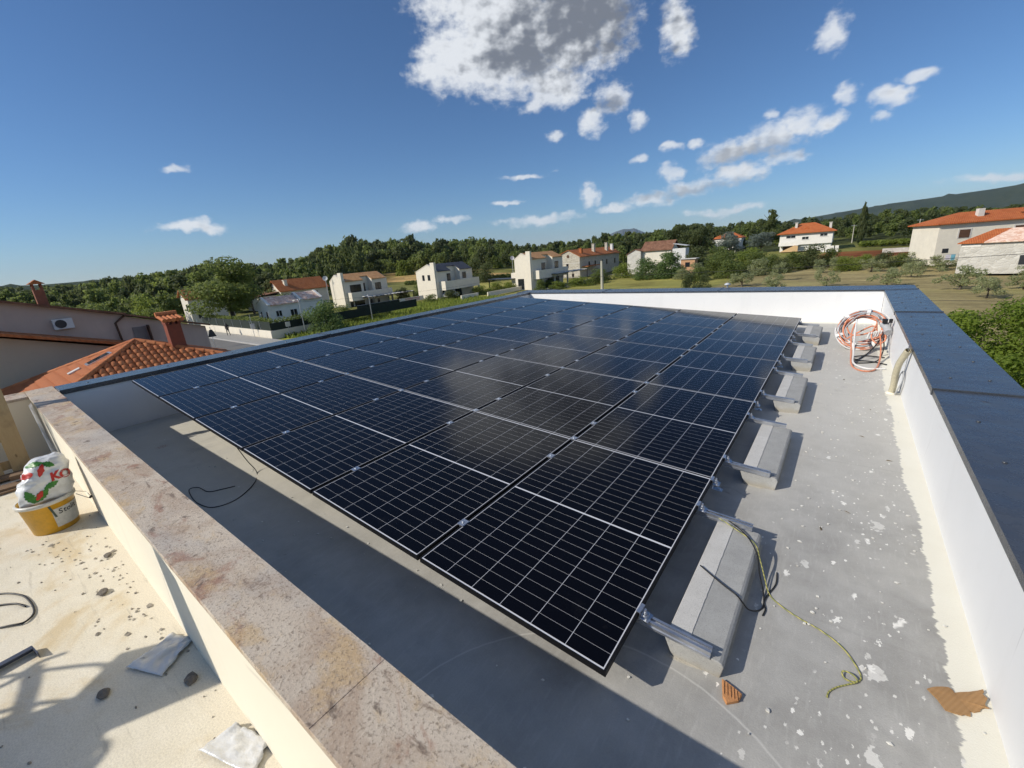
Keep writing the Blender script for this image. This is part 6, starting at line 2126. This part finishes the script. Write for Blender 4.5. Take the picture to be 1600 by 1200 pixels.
def lobes_for(kind, seed):
    """unit tree: height 1, crown width 1"""
    g = random.Random(seed)
    out = []
    if kind in ('broad', 'dark', 'bright', 'big'):
        lo, n = (0.22, 17)
        for i in range(n):
            a, h_ = g.uniform(0, 6.28), g.random()
            z = lo + 0.06 + (0.86 - lo) * h_
            prof = math.sin(math.pi * min(1, 0.18 + 0.80 * h_)) ** 0.6
            r_ = 0.36 * prof * math.sqrt(g.random())
            s = g.uniform(0.13, 0.22)
            out.append((r_ * math.cos(a), r_ * math.sin(a), z, s, s, s * 0.62))
        out.append((0, 0, 0.55, 0.26, 0.26, 0.22))
    elif kind == 'bush':
        for i in range(14):
            a, h_ = g.uniform(0, 6.28), g.random()
            r_ = 0.36 * math.sqrt(g.random()) * math.cos(h_ * 1.1)
            s = g.uniform(0.15, 0.24)
            out.append((r_ * math.cos(a), r_ * math.sin(a), 0.10 + 0.68 * h_, s, s, s * 0.9))
        for i in range(7):
            a = i * 0.9 + g.uniform(-.2, .2)
            out.append((0.33 * math.cos(a), 0.33 * math.sin(a), 0.10, 0.17, 0.17, 0.15))
        out.append((0, 0, 0.35, 0.36, 0.36, 0.34))
    elif kind == 'pine':
        for i in range(20):
            h_ = (i + g.random()) / 20
            a = g.uniform(0, 6.28)
            w = 0.40 * (1 - h_ * 0.78)
            r_ = w * g.uniform(0.3, 0.85)
            s = 0.10 + 0.14 * (1 - h_)
            out.append((r_ * math.cos(a), r_ * math.sin(a), 0.20 + 0.74 * h_, s * 1.15, s * 1.15, s * 0.5))
    elif kind == 'cypress':
        for i in range(10):
            h_ = i / 9
            w = 0.5 * math.sin(math.pi * (0.10 + 0.86 * h_)) ** 0.7
            out.append((g.uniform(-0.05, 0.05), g.uniform(-0.05, 0.05), 0.06 + 0.88 * h_, w * 0.9, w * 0.9, 0.09))
    elif kind == 'olive':
        for i in range(16):
            a, h_ = g.uniform(0, 6.28), g.random()
            r_ = 0.42 * math.sqrt(g.random())
            s = g.uniform(0.09, 0.19)
            out.append((r_ * math.cos(a), r_ * math.sin(a), 0.22 + 0.60 * h_, s, s, s * 1.0))
    return out


def trunk_mb(kind, seed):
    g = random.Random(seed)
    m = MB()
    top = {'pine': 0.95, 'cypress': 0.7, 'bush': 0.4, 'olive': 0.45}.get(kind, 0.6)
    r_ = {'pine': 0.03, 'cypress': 0.05, 'bush': 0.02, 'olive': 0.035}.get(kind, 0.035)
    m.tube(smooth_path([(0, 0, -0.06), (g.uniform(-.02, .02), g.uniform(-.02, .02), top * 0.4), (g.uniform(-.03, .03), g.uniform(-.03, .03), top)], 4), r_, 7, False, True, r_ * 0.35)
    if kind not in ('cypress',):
        for i in range(5):
            a = i * 1.26 + g.uniform(-.3, .3)
            z = top * g.uniform(0.4, 0.75)
            ln = g.uniform(0.18, 0.32)
            m.tube(smooth_path([(0, 0, z), (ln * 0.5 * math.cos(a), ln * 0.5 * math.sin(a), z + 0.10), (ln * math.cos(a), ln * math.sin(a), z + g.uniform(0.14, 0.26))], 3), r_ * 0.45, 5, False, True, r_ * 0.15)
    return m


PROTO = {}


def proto(kind, mat, var, n, leaf):
    key = (kind, mat, var, n)
    if key not in PROTO:
        lob = lobes_for(kind, 100 + var * 7 + len(kind))
        v, f, t = leaf_arrays(lob, n, leaf, 10 + var, 0.62, 0.45)
        cr = leaf_mesh('crown', v, f, t, LM[mat])
        tk = trunk_mb('broad' if kind in ('dark', 'bright', 'big') else kind, var).mesh('trunk')
        tk.materials.append(M_BARK)
        PROTO[key] = (tk, cr)
    return PROTO[key]


rot = random.Random(77)


def tree(name, label, cat, x, y, h_, w, kind, mat, var=0, n=2600, leaf=0.03, z=None, group=None):
    t = bpy.data.objects.new(name, None)
    COL.objects.link(t)
    zz = float(land(x, y)) - 0.15 if z is None else z
    t.location = (x, y, zz)
    t.rotation_euler = (0, 0, rot.uniform(0, 6.28))
    t.scale = (w, w, h_)
    tag(t, label, cat, group)
    tk, cr = proto(kind, mat, var, n, leaf)
    link('trunk', tk, None, t)
    link('crown', cr, None, t)
    return t


tree('broadleaf_tree', 'large loose-crowned green tree beside the old house at the street', 'tree', -72.0, 26.6, 10.9, 13.2, 'big', 'broad', 0, 9000, 0.018)
tree('broadleaf_tree', 'tall dark tree right behind the large loose-crowned tree', 'tree', -91, 37.4, 10.6, 7.5, 'broad', 'dark', 1)
tree('broadleaf_tree', 'mid-green tree behind the old house, left of the large tree', 'tree', -94, 30.5, 9.5, 8.5, 'broad', 'broad', 2)
for i, (x, y, h_, w, mt, lb) in enumerate([(-80.4, 18.4, 5.2, 4.9, 'broad', 'rounded bush directly behind the brick chimney'), (-90.5, 19.3, 6.9, 5.2, 'bright', 'light green bush left of the old house'), (-96.4, 14.3, 6.4, 6.0, 'broad', 'broad bush above the tan house downpipe'),
                                           (-101.9, 10.3, 6.2, 7.0, 'dark', 'dark bush rising behind the tan house roof'), (-86.0, 15.2, 5.0, 5.4, 'dark', 'low dark bush just above the tan house roof edge')]):
    tree('bush', lb, 'bush', x, y, h_, w, 'bush', mt, i % 2)
tree('bush', 'big leafy bush in front of the low white pavilion house', 'bush', -47.0, 28.6, 4.9, 5.6, 'bush', 'fig', 0, 6000, 0.022)
tree('bush', 'smaller bush spilling over the black screen fence', 'bush', -52.5, 35.0, 3.0, 4.2, 'bush', 'broad', 1)
for i, (x, y, w) in enumerate(((-51.5, 38.6, 3.4), (-52, 41.6, 3.2))):
    tree('bush', ('low bush right of the big leafy bush' if i == 0 else 'low bush at the end of the black screen fence'), 'bush', x, y, 1.9, w, 'bush', 'broad', i)
tree('broadleaf_tree', 'round dark tree behind the grey-roofed house, left of a pair', 'tree', -93.3, 109.9, 9.2, 8.8, 'bush', 'dark', 0)
tree('broadleaf_tree', 'round dark tree behind the grey-roofed house, right of a pair', 'tree', -84.2, 105.2, 6.6, 7.8, 'bush', 'dark', 1)
for i, (x, y, h_, w, lb) in enumerate(((-56.5, 70.5, 2.3, 4.6, 'leafy hedge bush at the grey-roofed house balcony'), (-55.0, 74.5, 2.6, 5.2, 'leafy hedge bush in the middle above the long garden wall'), (-54.0, 78.0, 2.3, 4.6, 'leafy hedge bush below the black side canopy'))):
    tree('bush', lb, 'bush', x, y, h_, w, 'bush', 'bright', i % 2, 3200, 0.028)
tree('bush', 'small round bush under the balcony of the chimney-fin house', 'bush', -44.4, 76.6, 2.8, 3.2, 'bush', 'broad', 0)
for i, (x, y, h_, w, lb) in enumerate(((-40, 86, 2.4, 6.5, 'vine-covered hedge right of the chimney-fin house'), (-40.5, 97, 3.3, 6.5, 'taller hedge bush before the stone farmhouse porch'), (-37.5, 104, 4.2, 6.0, 'bush at the far end of the stone farmhouse'), (-38.5, 91.5, 2.6, 5.5, 'middle hedge bush below the pergola'))):
    tree('bush', lb, 'bush', x, y, h_, w, 'bush', 'bright' if i % 2 == 0 else 'broad', i % 2, 3200, 0.028)
for i, (x, y, h_, w, lb) in enumerate(((-29.5, 99.0, 5.6, 7.6, 'big fig bush before the old farmhouse, left half'), (-24.6, 99.6, 6.3, 7.6, 'big fig bush before the old farmhouse, right half'))):
    tree('fig_tree', lb, 'bush', x, y, h_, w, 'bush', 'fig', i, 6000, 0.028)
tree('conifer_shrub', 'dark pointed shrub below the fig bush, left of two', 'bush', -12.2, 71.2, 3.9, 3.0, 'bush', 'dark', 0)
tree('conifer_shrub', 'dark pointed shrub below the fig bush, right of two', 'bush', -9.5, 68.8, 3.3, 2.7, 'bush', 'dark', 1)
tree('broadleaf_tree', 'wide olive-green tree right of the orange shed', 'tree', -14.5, 105.5, 5.8, 9.2, 'bush', 'broad', 0, 5000, 0.024)
tree('broadleaf_tree', 'olive-green tree before the blue-green cedars', 'tree', -8.8, 113, 4.4, 8.0, 'bush', 'broad', 1, 4000, 0.026)
tree('broadleaf_tree', 'low grey-green bush left of the olive-green tree', 'tree', -18.5, 100, 3.4, 5.0, 'bush', 'olive', 1)
tree('oak_tree', 'great dark evergreen oak behind the old farmhouse, left of two', 'tree', -36.5, 146, 12.0, 13.0, 'broad', 'dark', 2, 5000, 0.024)
tree('oak_tree', 'great dark evergreen oak behind the white sheet canopy, right of two', 'tree', -29.8, 143, 12.2, 12.0, 'broad', 'dark', 1, 5000, 0.024)
tree('cedar_tree', 'blue-green cedar left of the white villa, nearer the oak', 'tree', -23.3, 155.8, 7.9, 9.0, 'broad', 'cedar', 0, 3600, 0.026)
tree('cedar_tree', 'blue-green cedar standing directly left of the white villa', 'tree', -15.2, 163, 7.4, 9.6, 'broad', 'cedar', 1, 3600, 0.026)
tree('pine_tree', 'tall dark pine behind the white villa', 'tree', -17.3, 197.3, 13.6, 9.0, 'pine', 'pine', 0, 4500, 0.026)
for i, (x, y, h_, w, mt, lb) in enumerate([(-1.6, 108.4, 4.4, 5.4, 'broad', 'grey-green bush below the villa balcony'), (1.5, 110.6, 5.4, 6.8, 'dark', 'tall dark bush hiding the villa ground floor'), (-3.0, 103.3, 3.6, 4.0, 'dark', 'dark low bush in front of the villa bushes'),
                                           (7.3, 103.8, 3.0, 5.6, 'bright', 'clipped round hedge below the white panels'), (13.0, 106.7, 3.6, 3.9, 'dark', 'dark ball-shaped shrub at the red earth plot'), (15.8, 108.5, 2.8, 5.0, 'broad', 'low hedge between the dark shrub and the pale building')]):
    tree('bush', lb, 'bush', x, y, h_, w, 'bush', mt, i % 2, 3600, 0.026)
tree('cypress_tree', 'slender dark cypress standing alone before the wooded slope', 'tree', 9.8, 168.8, 11.6, 2.6, 'cypress', 'dark', 0, 2600, 0.07)
OL = [(4.1, 100.0, 2.9, 3.6, 'olive tree right under the clipped round hedge, leftmost at the field edge'), (11.1, 100.8, 2.6, 4.4, 'olive tree below the dark ball-shaped shrub'), (-2.0, 87.9, 3.2, 2.9, 'slim olive tree below the villa bushes'),
      (5.5, 77.3, 2.5, 3.0, 'olive tree in the middle of the brown field'), (-0.2, 70.5, 2.9, 3.3, 'olive tree just above the far parapet, third olive from the left'), (12.0, 76.1, 2.6, 4.2, 'broad olive tree in the field left of the roof corner'),
      (17.0, 96.1, 2.7, 4.6, 'olive tree at the foot of the pale building, left of two'), (20.4, 99.0, 2.0, 3.2, 'olive tree at the foot of the pale building, right of two'), (18.5, 72.1, 2.8, 4.9, 'widest olive tree before the stone barn'),
      (19.6, 64.8, 2.3, 2.8, 'olive tree below the barn with a bare leaning trunk'), (-6.0, 79.3, 2.7, 4.4, 'leftmost olive tree beside the dark pointed shrubs'), (23.5, 71.5, 1.8, 3.0, 'small olive tree at the right picture edge'), (15.5, 88.2, 2.6, 3.4, 'olive tree in the second row before the pale building'),
      (26.5, 84.0, 2.0, 3.4, 'olive tree in the grass right under the barn wall')]
for i, (x, y, h_, w, lb) in enumerate(OL):
    tree('olive_tree', lb, 'olive tree', x, y, h_ * 1.08, w, 'olive', 'olive', i % 3, 1700, 0.030, group='olive trees in the dry field')

MORE = [(-20.5, 96, 2.6, 4.2, 'olive', 'grey-green scrub left of the dark pointed shrubs'), (-16.0, 92, 3.0, 4.6, 'broad', 'scrub bush directly behind the dark pointed shrubs'), (-11.5, 96.5, 4.2, 6.0, 'broad', 'tall scrub bush behind the leftmost olive tree'),
        (-6.8, 100.5, 3.6, 5.6, 'olive', 'pale scrub bush between the olive-green trees and villa bushes'), (-5.5, 107.5, 4.2, 5.2, 'broad', 'green bush at the left end of the villa garden'), (-22.5, 112, 5.2, 6.2, 'dark', 'dark bush beside the orange shed'),
        (-11.5, 120, 5.4, 8.0, 'bright', 'bright bush below the blue-green cedars'), (-19.5, 124, 6.0, 8.0, 'broad', 'green tree right of the dark evergreen oaks'), (-26, 128, 6.5, 8.0, 'dark', 'dark bush in the gap behind the white sheet canopy'),
        (4.6, 112.5, 4.2, 5.0, 'broad', 'bush between the tall dark bush and the clipped hedge'), (10.2, 109, 3.0, 4.0, 'bright', 'light bush left of the dark ball-shaped shrub'), (-46.5, 83, 2.0, 3.6, 'broad', 'low bush under the pergola of the chimney-fin house'),
        (-42.5, 80.5, 2.0, 4.2, 'bright', 'low bright bush before the chimney-fin house balcony'), (-58.2, 57.5, 1.8, 4.0, 'broad', 'low bush right of the banner'), (-57.5, 62.5, 2.2, 4.6, 'dark', 'dark purple-green bush between the two cream houses'),
        (-68.5, 64, 3.6, 4.2, 'broad', 'bush at the left corner of the grey-roofed house'), (-70.5, 60.5, 3.4, 4.0, 'dark', 'dark bush right behind the banner'), (-79.5, 38.5, 4.6, 6.0, 'broad', 'bush between the pavilion house and orange roof')]
for i, (x, y, h_, w, mt, lb) in enumerate(MORE):
    tree('bush', lb, 'bush', x, y, h_, w, 'bush', mt, i % 2, 3000, 0.03)

# close trees beside the right-hand parapet
NL = [(0, 0, 0.50, 0.37, 0.37, 0.32)]
g = random.Random(9)
for i in range(60):
    a, h_ = g.uniform(0, 6.28), g.random()
    r_ = 0.44 * math.sqrt(g.random())
    s = g.uniform(0.05, 0.115)
    NL.append((r_ * math.cos(a), r_ * math.sin(a), 0.26 + 0.64 * h_ * (1 - 0.5 * r_), s, s, s * 0.8))
v, f, t_ = leaf_arrays(NL, 80000, 0.0088, 5, 0.5, 0.30)
near_crown = leaf_mesh('crown', v, f, t_, LM['near'])
near_trunk = trunk_mb('broad', 3).mesh('trunk')
near_trunk.materials.append(M_BARK)
for x, y, h_, w, lb in ((13.3, 13.6, 5.7, 6.8, 'dense bright green tree rising close beside the right-hand parapet'), (12.4, 19.0, 6.1, 7.0, 'smaller bright green tree just beyond the right-hand parapet')):
    t = bpy.data.objects.new('broadleaf_tree', None)
    COL.objects.link(t)
    t.location = (x, y, -7.0)
    t.rotation_euler = (0, 0, rot.uniform(0, 6))
    t.scale = (w, w, h_)
    tag(t, lb, 'tree')
    link('trunk', near_trunk, None, t)
    link('crown', near_crown, None, t)

# vineyard rows
for k in range(4):
    x = 10.0 + 4.2 * k
    v, f, t_ = leaf_arrays([(x + 0.5 * j, 158 + 0.25 * j, -3.9, 0.6, 1.0, 0.75) for j in range(9)], 1500, 0.24, 40 + k)
    me = leaf_mesh('vine_row', v, f, t_, LM['bright'])
    o = link('vine_row', me)
    tag(o, ['bright vine row right behind the dark ball-shaped shrub', 'bright vine row, second from the cypress', 'bright vine row, third from the cypress', 'bright vine row next to the pale building'][k], 'vines', 'vine rows beyond the red earth')
v, f, t_ = leaf_arrays([(-118 + 1.6 * j, 101 + 0.9 * j, -6.4, 1.4, 1.2, 1.0) for j in range(22)], 7000, 0.28, 61)
tag(link('field_hedge', leaf_mesh('field_hedge', v, f, t_, LM['broad'])), 'long green hedge along the golden stubble field', 'hedge')
v, f, t_ = leaf_arrays([(-51.3 + 0.35 * math.sin(j), 23.6 + 0.8 * j, -5.1, 0.6, 0.7, 0.6) for j in range(7)] + [(-74 + 0.9 * j, 23.6, -5.0, 0.8, 0.6, 0.55) for j in range(25)], 5000, 0.13, 62)
tag(link('fence_hedge', leaf_mesh('fence_hedge', v, f, t_, LM['broad'])), 'hedge growing behind the dark green screen fence', 'hedge')
# weeds on the verge: one mass
gg = np.random.default_rng(8)
nw = 9000
c = np.stack([gg.uniform(-60, -44, nw), gg.uniform(24, 66, nw), np.full(nw, -7.0)], 1)
hh = gg.uniform(0.15, 0.55, nw)
a = gg.uniform(0, 3.14, nw)
dx = np.stack([np.cos(a), np.sin(a), np.zeros(nw)], 1) * 0.10
up = np.stack([gg.normal(0, 0.12, nw), gg.normal(0, 0.12, nw), hh], 1)
v = np.stack([c - dx, c + dx, c + dx * 0.3 + up, c - dx * 0.3 + up], 1).reshape(-1, 3)
tag(link('verge_grass', leaf_mesh('verge_grass', v, np.arange(4 * nw).reshape(-1, 4), gg.random(nw), LM['bright'])), 'tall yellow-green weeds on the verge before the houses', 'grass', kind='stuff')

# the wood around: one mass, trees in depth
TL = [(-2.3, 0.010), (-1.9, 0.008), (-1.6, 0.005), (-1.519, 0.0042), (-1.451, 0.0044), (-1.387, 0.0125), (-1.344, 0.0161), (-1.277, 0.0261), (-1.197, 0.0176), (-1.140, 0.0229), (-1.093, 0.0268), (-1.053, 0.0454), (-1.001, 0.0548), (-0.951, 0.0451), (-0.870, 0.0475), (-0.788, 0.0390),
      (-0.703, 0.0354), (-0.618, 0.0167), (-0.561, 0.0149), (-0.505, 0.0185), (-0.436, 0.0222), (-0.369, 0.0204), (-0.317, 0.0261), (-0.268, 0.0278), (-0.209, 0.0257), (-0.153, 0.0261), (-0.080, 0.0141), (-0.032, 0.0157), (0.012, 0.0193), (0.054, 0.0196), (0.092, 0.0199), (0.129, 0.0135),
      (0.163, 0.0129), (0.194, 0.0116), (0.4, 0.015), (0.9, 0.015)]
DF = [(-2.3, 150), (-1.52, 150), (-1.40, 130), (-1.30, 118), (-1.1, 122), (-1.02, 185), (-0.96, 255), (-0.74, 258), (-0.66, 205), (-0.62, 190), (-0.5, 170), (-0.3, 178), (-0.15, 205), (0.0, 195), (0.2, 185), (0.9, 180)]
taz, tte = np.array(TL).T
daz, ddf = np.array(DF).T
g = np.random.default_rng(17)
V, T, M_ = {'broad': [], 'dark': [], 'pine': [], 'bright': []}, {'broad': [], 'dark': [], 'pine': [], 'bright': []}, {}
UN = {}
for kd, kk in (('broad', 'broad'), ('dark', 'broad'), ('pine', 'pine'), ('bright', 'bush')):
    UN[kd] = [leaf_arrays(lobes_for(kk, 300 + q * 13 + len(kd)), 620, 0.062, 70 + q, 0.65, 0.5) for q in range(4)]
LOWL = [leaf_arrays(lobes_for(kk, 300), 260, 0.095, 90 + q, 0.7, 0.55) for q, kk in enumerate(('broad', 'broad', 'pine', 'broad'))]
cnt = 0
for layer in range(6):
    step = (0.0185, 0.0175, 0.017, 0.016, 0.015, 0.014)[layer]
    az = -2.0
    while az < 0.55:
        az += step * g.uniform(0.6, 1.4)
        inview = -1.62 < az < 0.30
        if not inview and layer > 2:
            continue
        d0 = float(np.interp(az, daz, ddf))
        d = d0 + layer * (16 + 7 * layer) + g.uniform(-7, 7)
        te = float(np.interp(az, taz, tte))
        x, y = 7.5 + d * math.sin(az), -1.2 + d * math.cos(az)
        zb = float(land(x, y)) - 0.3
        ztop = 1.25 + te * d
        frac = (0.62, 0.80, 0.92, 1.0, 0.98, 0.95)[layer] * g.uniform(0.76, 1.10)
        h_ = (ztop - zb) * frac
        if -0.96 > az > -1.08 and g.random() < 0.7:
            kd = 'pine'
        else:
            kd = g.choice(['broad', 'dark', 'dark', 'pine', 'broad'] if az < -0.6 else ['dark', 'dark', 'broad', 'broad', 'dark'])
        if layer < 3 and g.random() < 0.14:
            kd = 'bright'
            h_ *= 0.8
        h_ = max(h_, 4.0)
        w = max(h_ * g.uniform(0.62, 0.95), 5.5) * (0.75 if kd == 'pine' else 1.0)
        q = int(g.integers(4))
        v, f, tn = UN[kd][q] if inview and layer < 5 else LOWL[q]
        r_ = g.uniform(0, 6.28)
        ca, sa = math.cos(r_), math.sin(r_)
        P = np.stack([(v[:, 0] * ca - v[:, 1] * sa) * w + x, (v[:, 0] * sa + v[:, 1] * ca) * w + y, v[:, 2] * h_ + zb], 1)
        V[kd].append(P)
        T[kd].append(np.clip(tn * 0.8 + g.uniform(-0.12, 0.25), 0, 1))
        cnt += 1
for kd, lb in (('broad', 'far-off wood of mid-green broadleaf trees around the fields'), ('dark', 'far-off wood of dark evergreen oaks around the fields'), ('pine', 'far-off wood of tall pines behind the houses'), ('bright', 'light green trees scattered along the edge of the far wood')):
    v = np.concatenate(V[kd])
    tn = np.concatenate(T[kd])
    tag(link('woodland', leaf_mesh('woodland', v, np.arange(len(v)).reshape(-1, 4), tn, LM[kd])), lb, 'woodland', kind='stuff')
# continuing wood out to the hills
v, t2 = [], []
for i in range(900):
    az = g.uniform(-1.75, 0.45)
    d = 330 + 900 * g.random() ** 1.5
    x, y = 7.5 + d * math.sin(az), -1.2 + d * math.cos(az)
    zb = float(land(x, y)) - 0.5
    q = int(g.integers(4))
    vv, f, tn = LOWL[q]
    vv, tn = vv[:4 * 130], tn[:130]
    h_, w = g.uniform(7, 12), g.uniform(9, 18)
    v.append(np.stack([vv[:, 0] * w + x, vv[:, 1] * w + y, vv[:, 2] * h_ + zb], 1))
    t2.append(tn)
v, t2 = np.concatenate(v), np.concatenate(t2)
tag(link('woodland', leaf_mesh('woodland', v, np.arange(len(v)).reshape(-1, 4), t2, LM['dark'])), 'wooded plain stretching from the fields to the hills', 'woodland', kind='stuff')

# ------------------------------------------------------------------ the hazy air
hz = link('haze', MB().box(-18500, 18500, -18500, 18500, -30, 640).mesh('haze'))
hm = bpy.data.materials.new('haze')
hm.use_nodes = True
hm.node_tree.nodes.clear()
ho = hm.node_tree.nodes.new('ShaderNodeOutputMaterial')
hv = hm.node_tree.nodes.new('ShaderNodeVolumePrincipled')
hv.inputs['Density'].default_value = 3.0e-5
hv.inputs['Color'].default_value = (0.60, 0.79, 1.0, 1)
hv.inputs['Anisotropy'].default_value = 0.1
hm.node_tree.links.new(hv.outputs[0], ho.inputs['Volume'])
hm.cycles.homogeneous_volume = True
hz.data.materials.append(hm)
tag(hz, 'thin summer haze over the whole valley', 'haze', kind='stuff')
